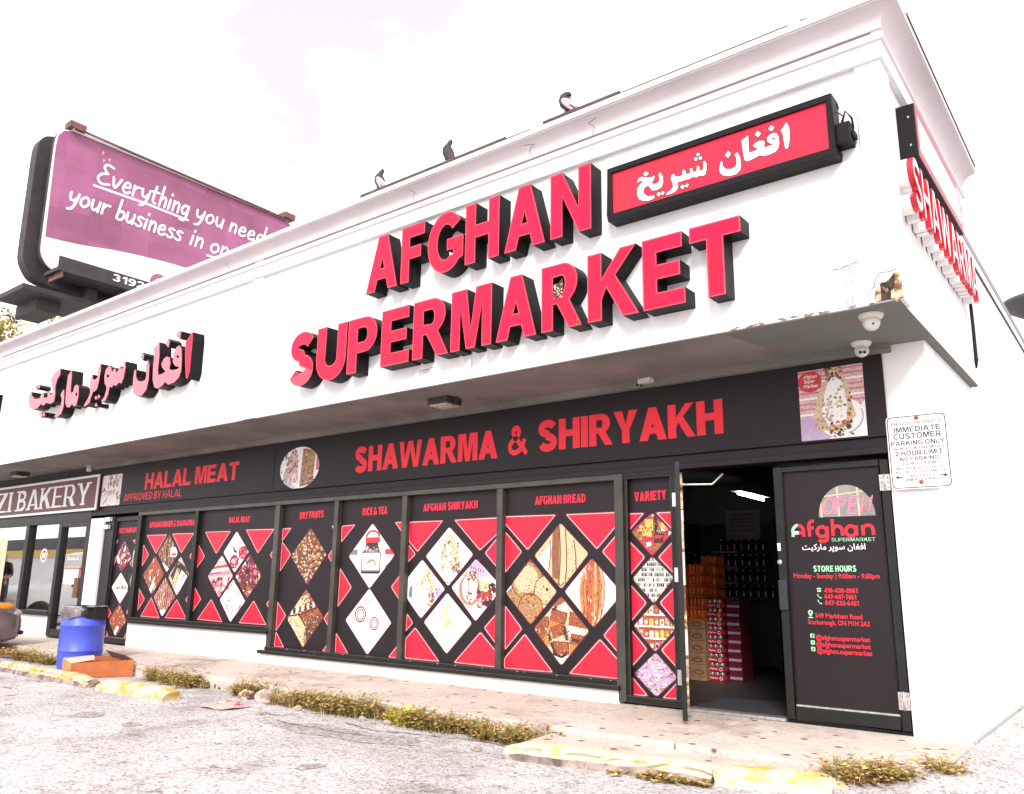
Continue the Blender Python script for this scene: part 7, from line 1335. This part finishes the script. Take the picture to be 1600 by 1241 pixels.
m = MB(); m.box(-85, -37.9, -22.1, -13.9, 2.2, 2.62, 'yellow'); m.build('fascia_band', st)
m = MB(); m.box(-85, -38, -21.5, -14.1, 2.62, 3.3, 'far_dark'); m.build('roof', st)
# parked car: nose toward the shops, only its front corner is in view
def build_car(car, cx, cy, cz, secs, paint_, glassz):
    m = MB(); rows = []
    for y, w, zb, zs, zt in secs:
        half = [(0, zb), (w * .86, zb), (w * .97, zb + .08), (w, (zb + zs) / 2), (w * .985, zs * .93), (w * .94, zs)]
        half += [(w * (.80 if zt > 1.1 else .88), zs + (zt - zs) * .75), (w * (.62 if zt > 1.1 else .5), zt), (0, zt + .015)]
        rows.append([(x, y, z) for x, z in half] + [(-x, y, z) for x, z in half[-2:0:-1]])
    k_ = len(rows[0]); vs = [(cx + p[0], cy + p[1], cz + p[2]) for r in rows for p in r]
    m.add(vs, [(i * k_ + j, i * k_ + (j + 1) % k_, (i + 1) * k_ + (j + 1) % k_, (i + 1) * k_ + j) for i in range(len(rows) - 1) for j in range(k_)] + [tuple(range(k_))[::-1], tuple(range((len(rows) - 1) * k_, len(rows) * k_))], paint_, True)
    for s_ in (-1, 1):
        for yy in (1.30, -1.32):
            m.tube([(cx + s_ * .66, cy + yy, cz + .31), (cx + s_ * .868, cy + yy, cz + .31)], .365, 'plastic_black', 24)
    body = m.build('car_body', car)
    m = MB()
    for s_ in (-1, 1):
        m.add([(cx + s_ * x, cy + y, cz + z) for x, y, z in ((.850, -1.25, 1.03), (.856, .55, 1.0), (.74, .22, glassz), (.735, -.95, glassz + .02))], [(0, 1, 2, 3)], 'car_glass')
    m.add([(cx + x, cy + y, cz + z) for x, y, z in ((-.70, .98, 1.02), (.70, .98, 1.02), (.54, .42, glassz + .07), (-.54, .42, glassz + .07))], [(0, 1, 2, 3)], 'car_glass'); m.build('window', car)
    for s_ in (-1, 1):
        for yy in (1.30, -1.32):
            m = MB(); m.lathe([(.20, -.10), (.305, -.105), (.318, -.07), (.318, .07), (.305, .105), (.20, .10)], (0, 0, 0), 'tyre', 28); m.v = [(cx + s_ * .78 + v[2], cy + yy + v[0], cz + .315 + v[1]) for v in m.v]; w = m.build('wheel', car)
            m = MB(); m.lathe([(.05, .0), (.20, -.01), (.205, .095), (.18, .08), (.06, .06)], (0, 0, 0), 'metal', 24); m.v = [(cx + s_ * (.78 + v[2]), cy + yy + v[0], cz + .315 + v[1]) for v in m.v]; m.build('rim', w)
        m = MB(); m.ellipsoid((cx + s_ * .66, cy + 1.92, cz + .70), (.13, .15, .07), 'lamp_glass', 14, 8); h_ = m.build('headlight', car)
        m = MB(); m.ellipsoid((cx + s_ * .775, cy + 1.70, cz + .815), (.06, .19, .065), 'amber', 14, 8); m.build('indicator', h_)
    m = MB()
    for s_ in (-1, 1):
        m.tube([(cx + s_ * .865, cy + 1.68, cz + .74), (cx + s_ * .80, cy + 1.99, cz + .62), (cx + s_ * .79, cy + 2.0, cz + .30)], .007, 'plastic_black', 5)
    m.tube([(cx - .6, cy + 2.13, cz + .36), (cx + .6, cy + 2.13, cz + .36)], .04, 'plastic_black', 6); m.build('bumper_seam', car)

build_car(thing('parked_car', 'mauve-grey parked car with an amber corner lamp at the left edge', 'car', (-15.2, -3.3, -.15)), -15.22, -3.28, -.15,
    [(-2.08, .66, .42, .72, .74), (-1.98, .78, .28, .88, .92), (-1.55, .84, .22, .96, 1.16), (-.9, .86, .20, .98, 1.42), (-.1, .87, .20, .97, 1.46), (.35, .87, .20, .96, 1.40), (.95, .87, .20, .94, 1.00), (1.45, .86, .20, .90, .95), (1.82, .82, .22, .84, .88), (2.02, .74, .26, .72, .76), (2.12, .58, .32, .60, .62)], 'car_paint', 1.34)
mat('van_white', (0.72, 0.71, 0.70), 0.3, 0.05, 2)
build_car(thing('parked_van', 'white parked van seen only as a reflection in the bakery window', 'van', (-23.2, -3.6, -.15)), -23.2, -3.6, -.15,
    [(-2.5, .80, .42, 1.1, 1.8), (-2.45, .86, .28, 1.15, 1.95), (-1.55, .88, .22, 1.15, 2.0), (-.9, .88, .20, 1.15, 2.0), (-.1, .88, .20, 1.12, 2.0), (.35, .88, .20, 1.10, 1.9), (1.05, .87, .20, 1.04, 1.15), (1.45, .86, .20, 1.0, 1.05), (1.82, .82, .22, .92, .96), (2.02, .74, .26, .8, .84), (2.12, .58, .32, .62, .66)], 'van_white', 1.72)
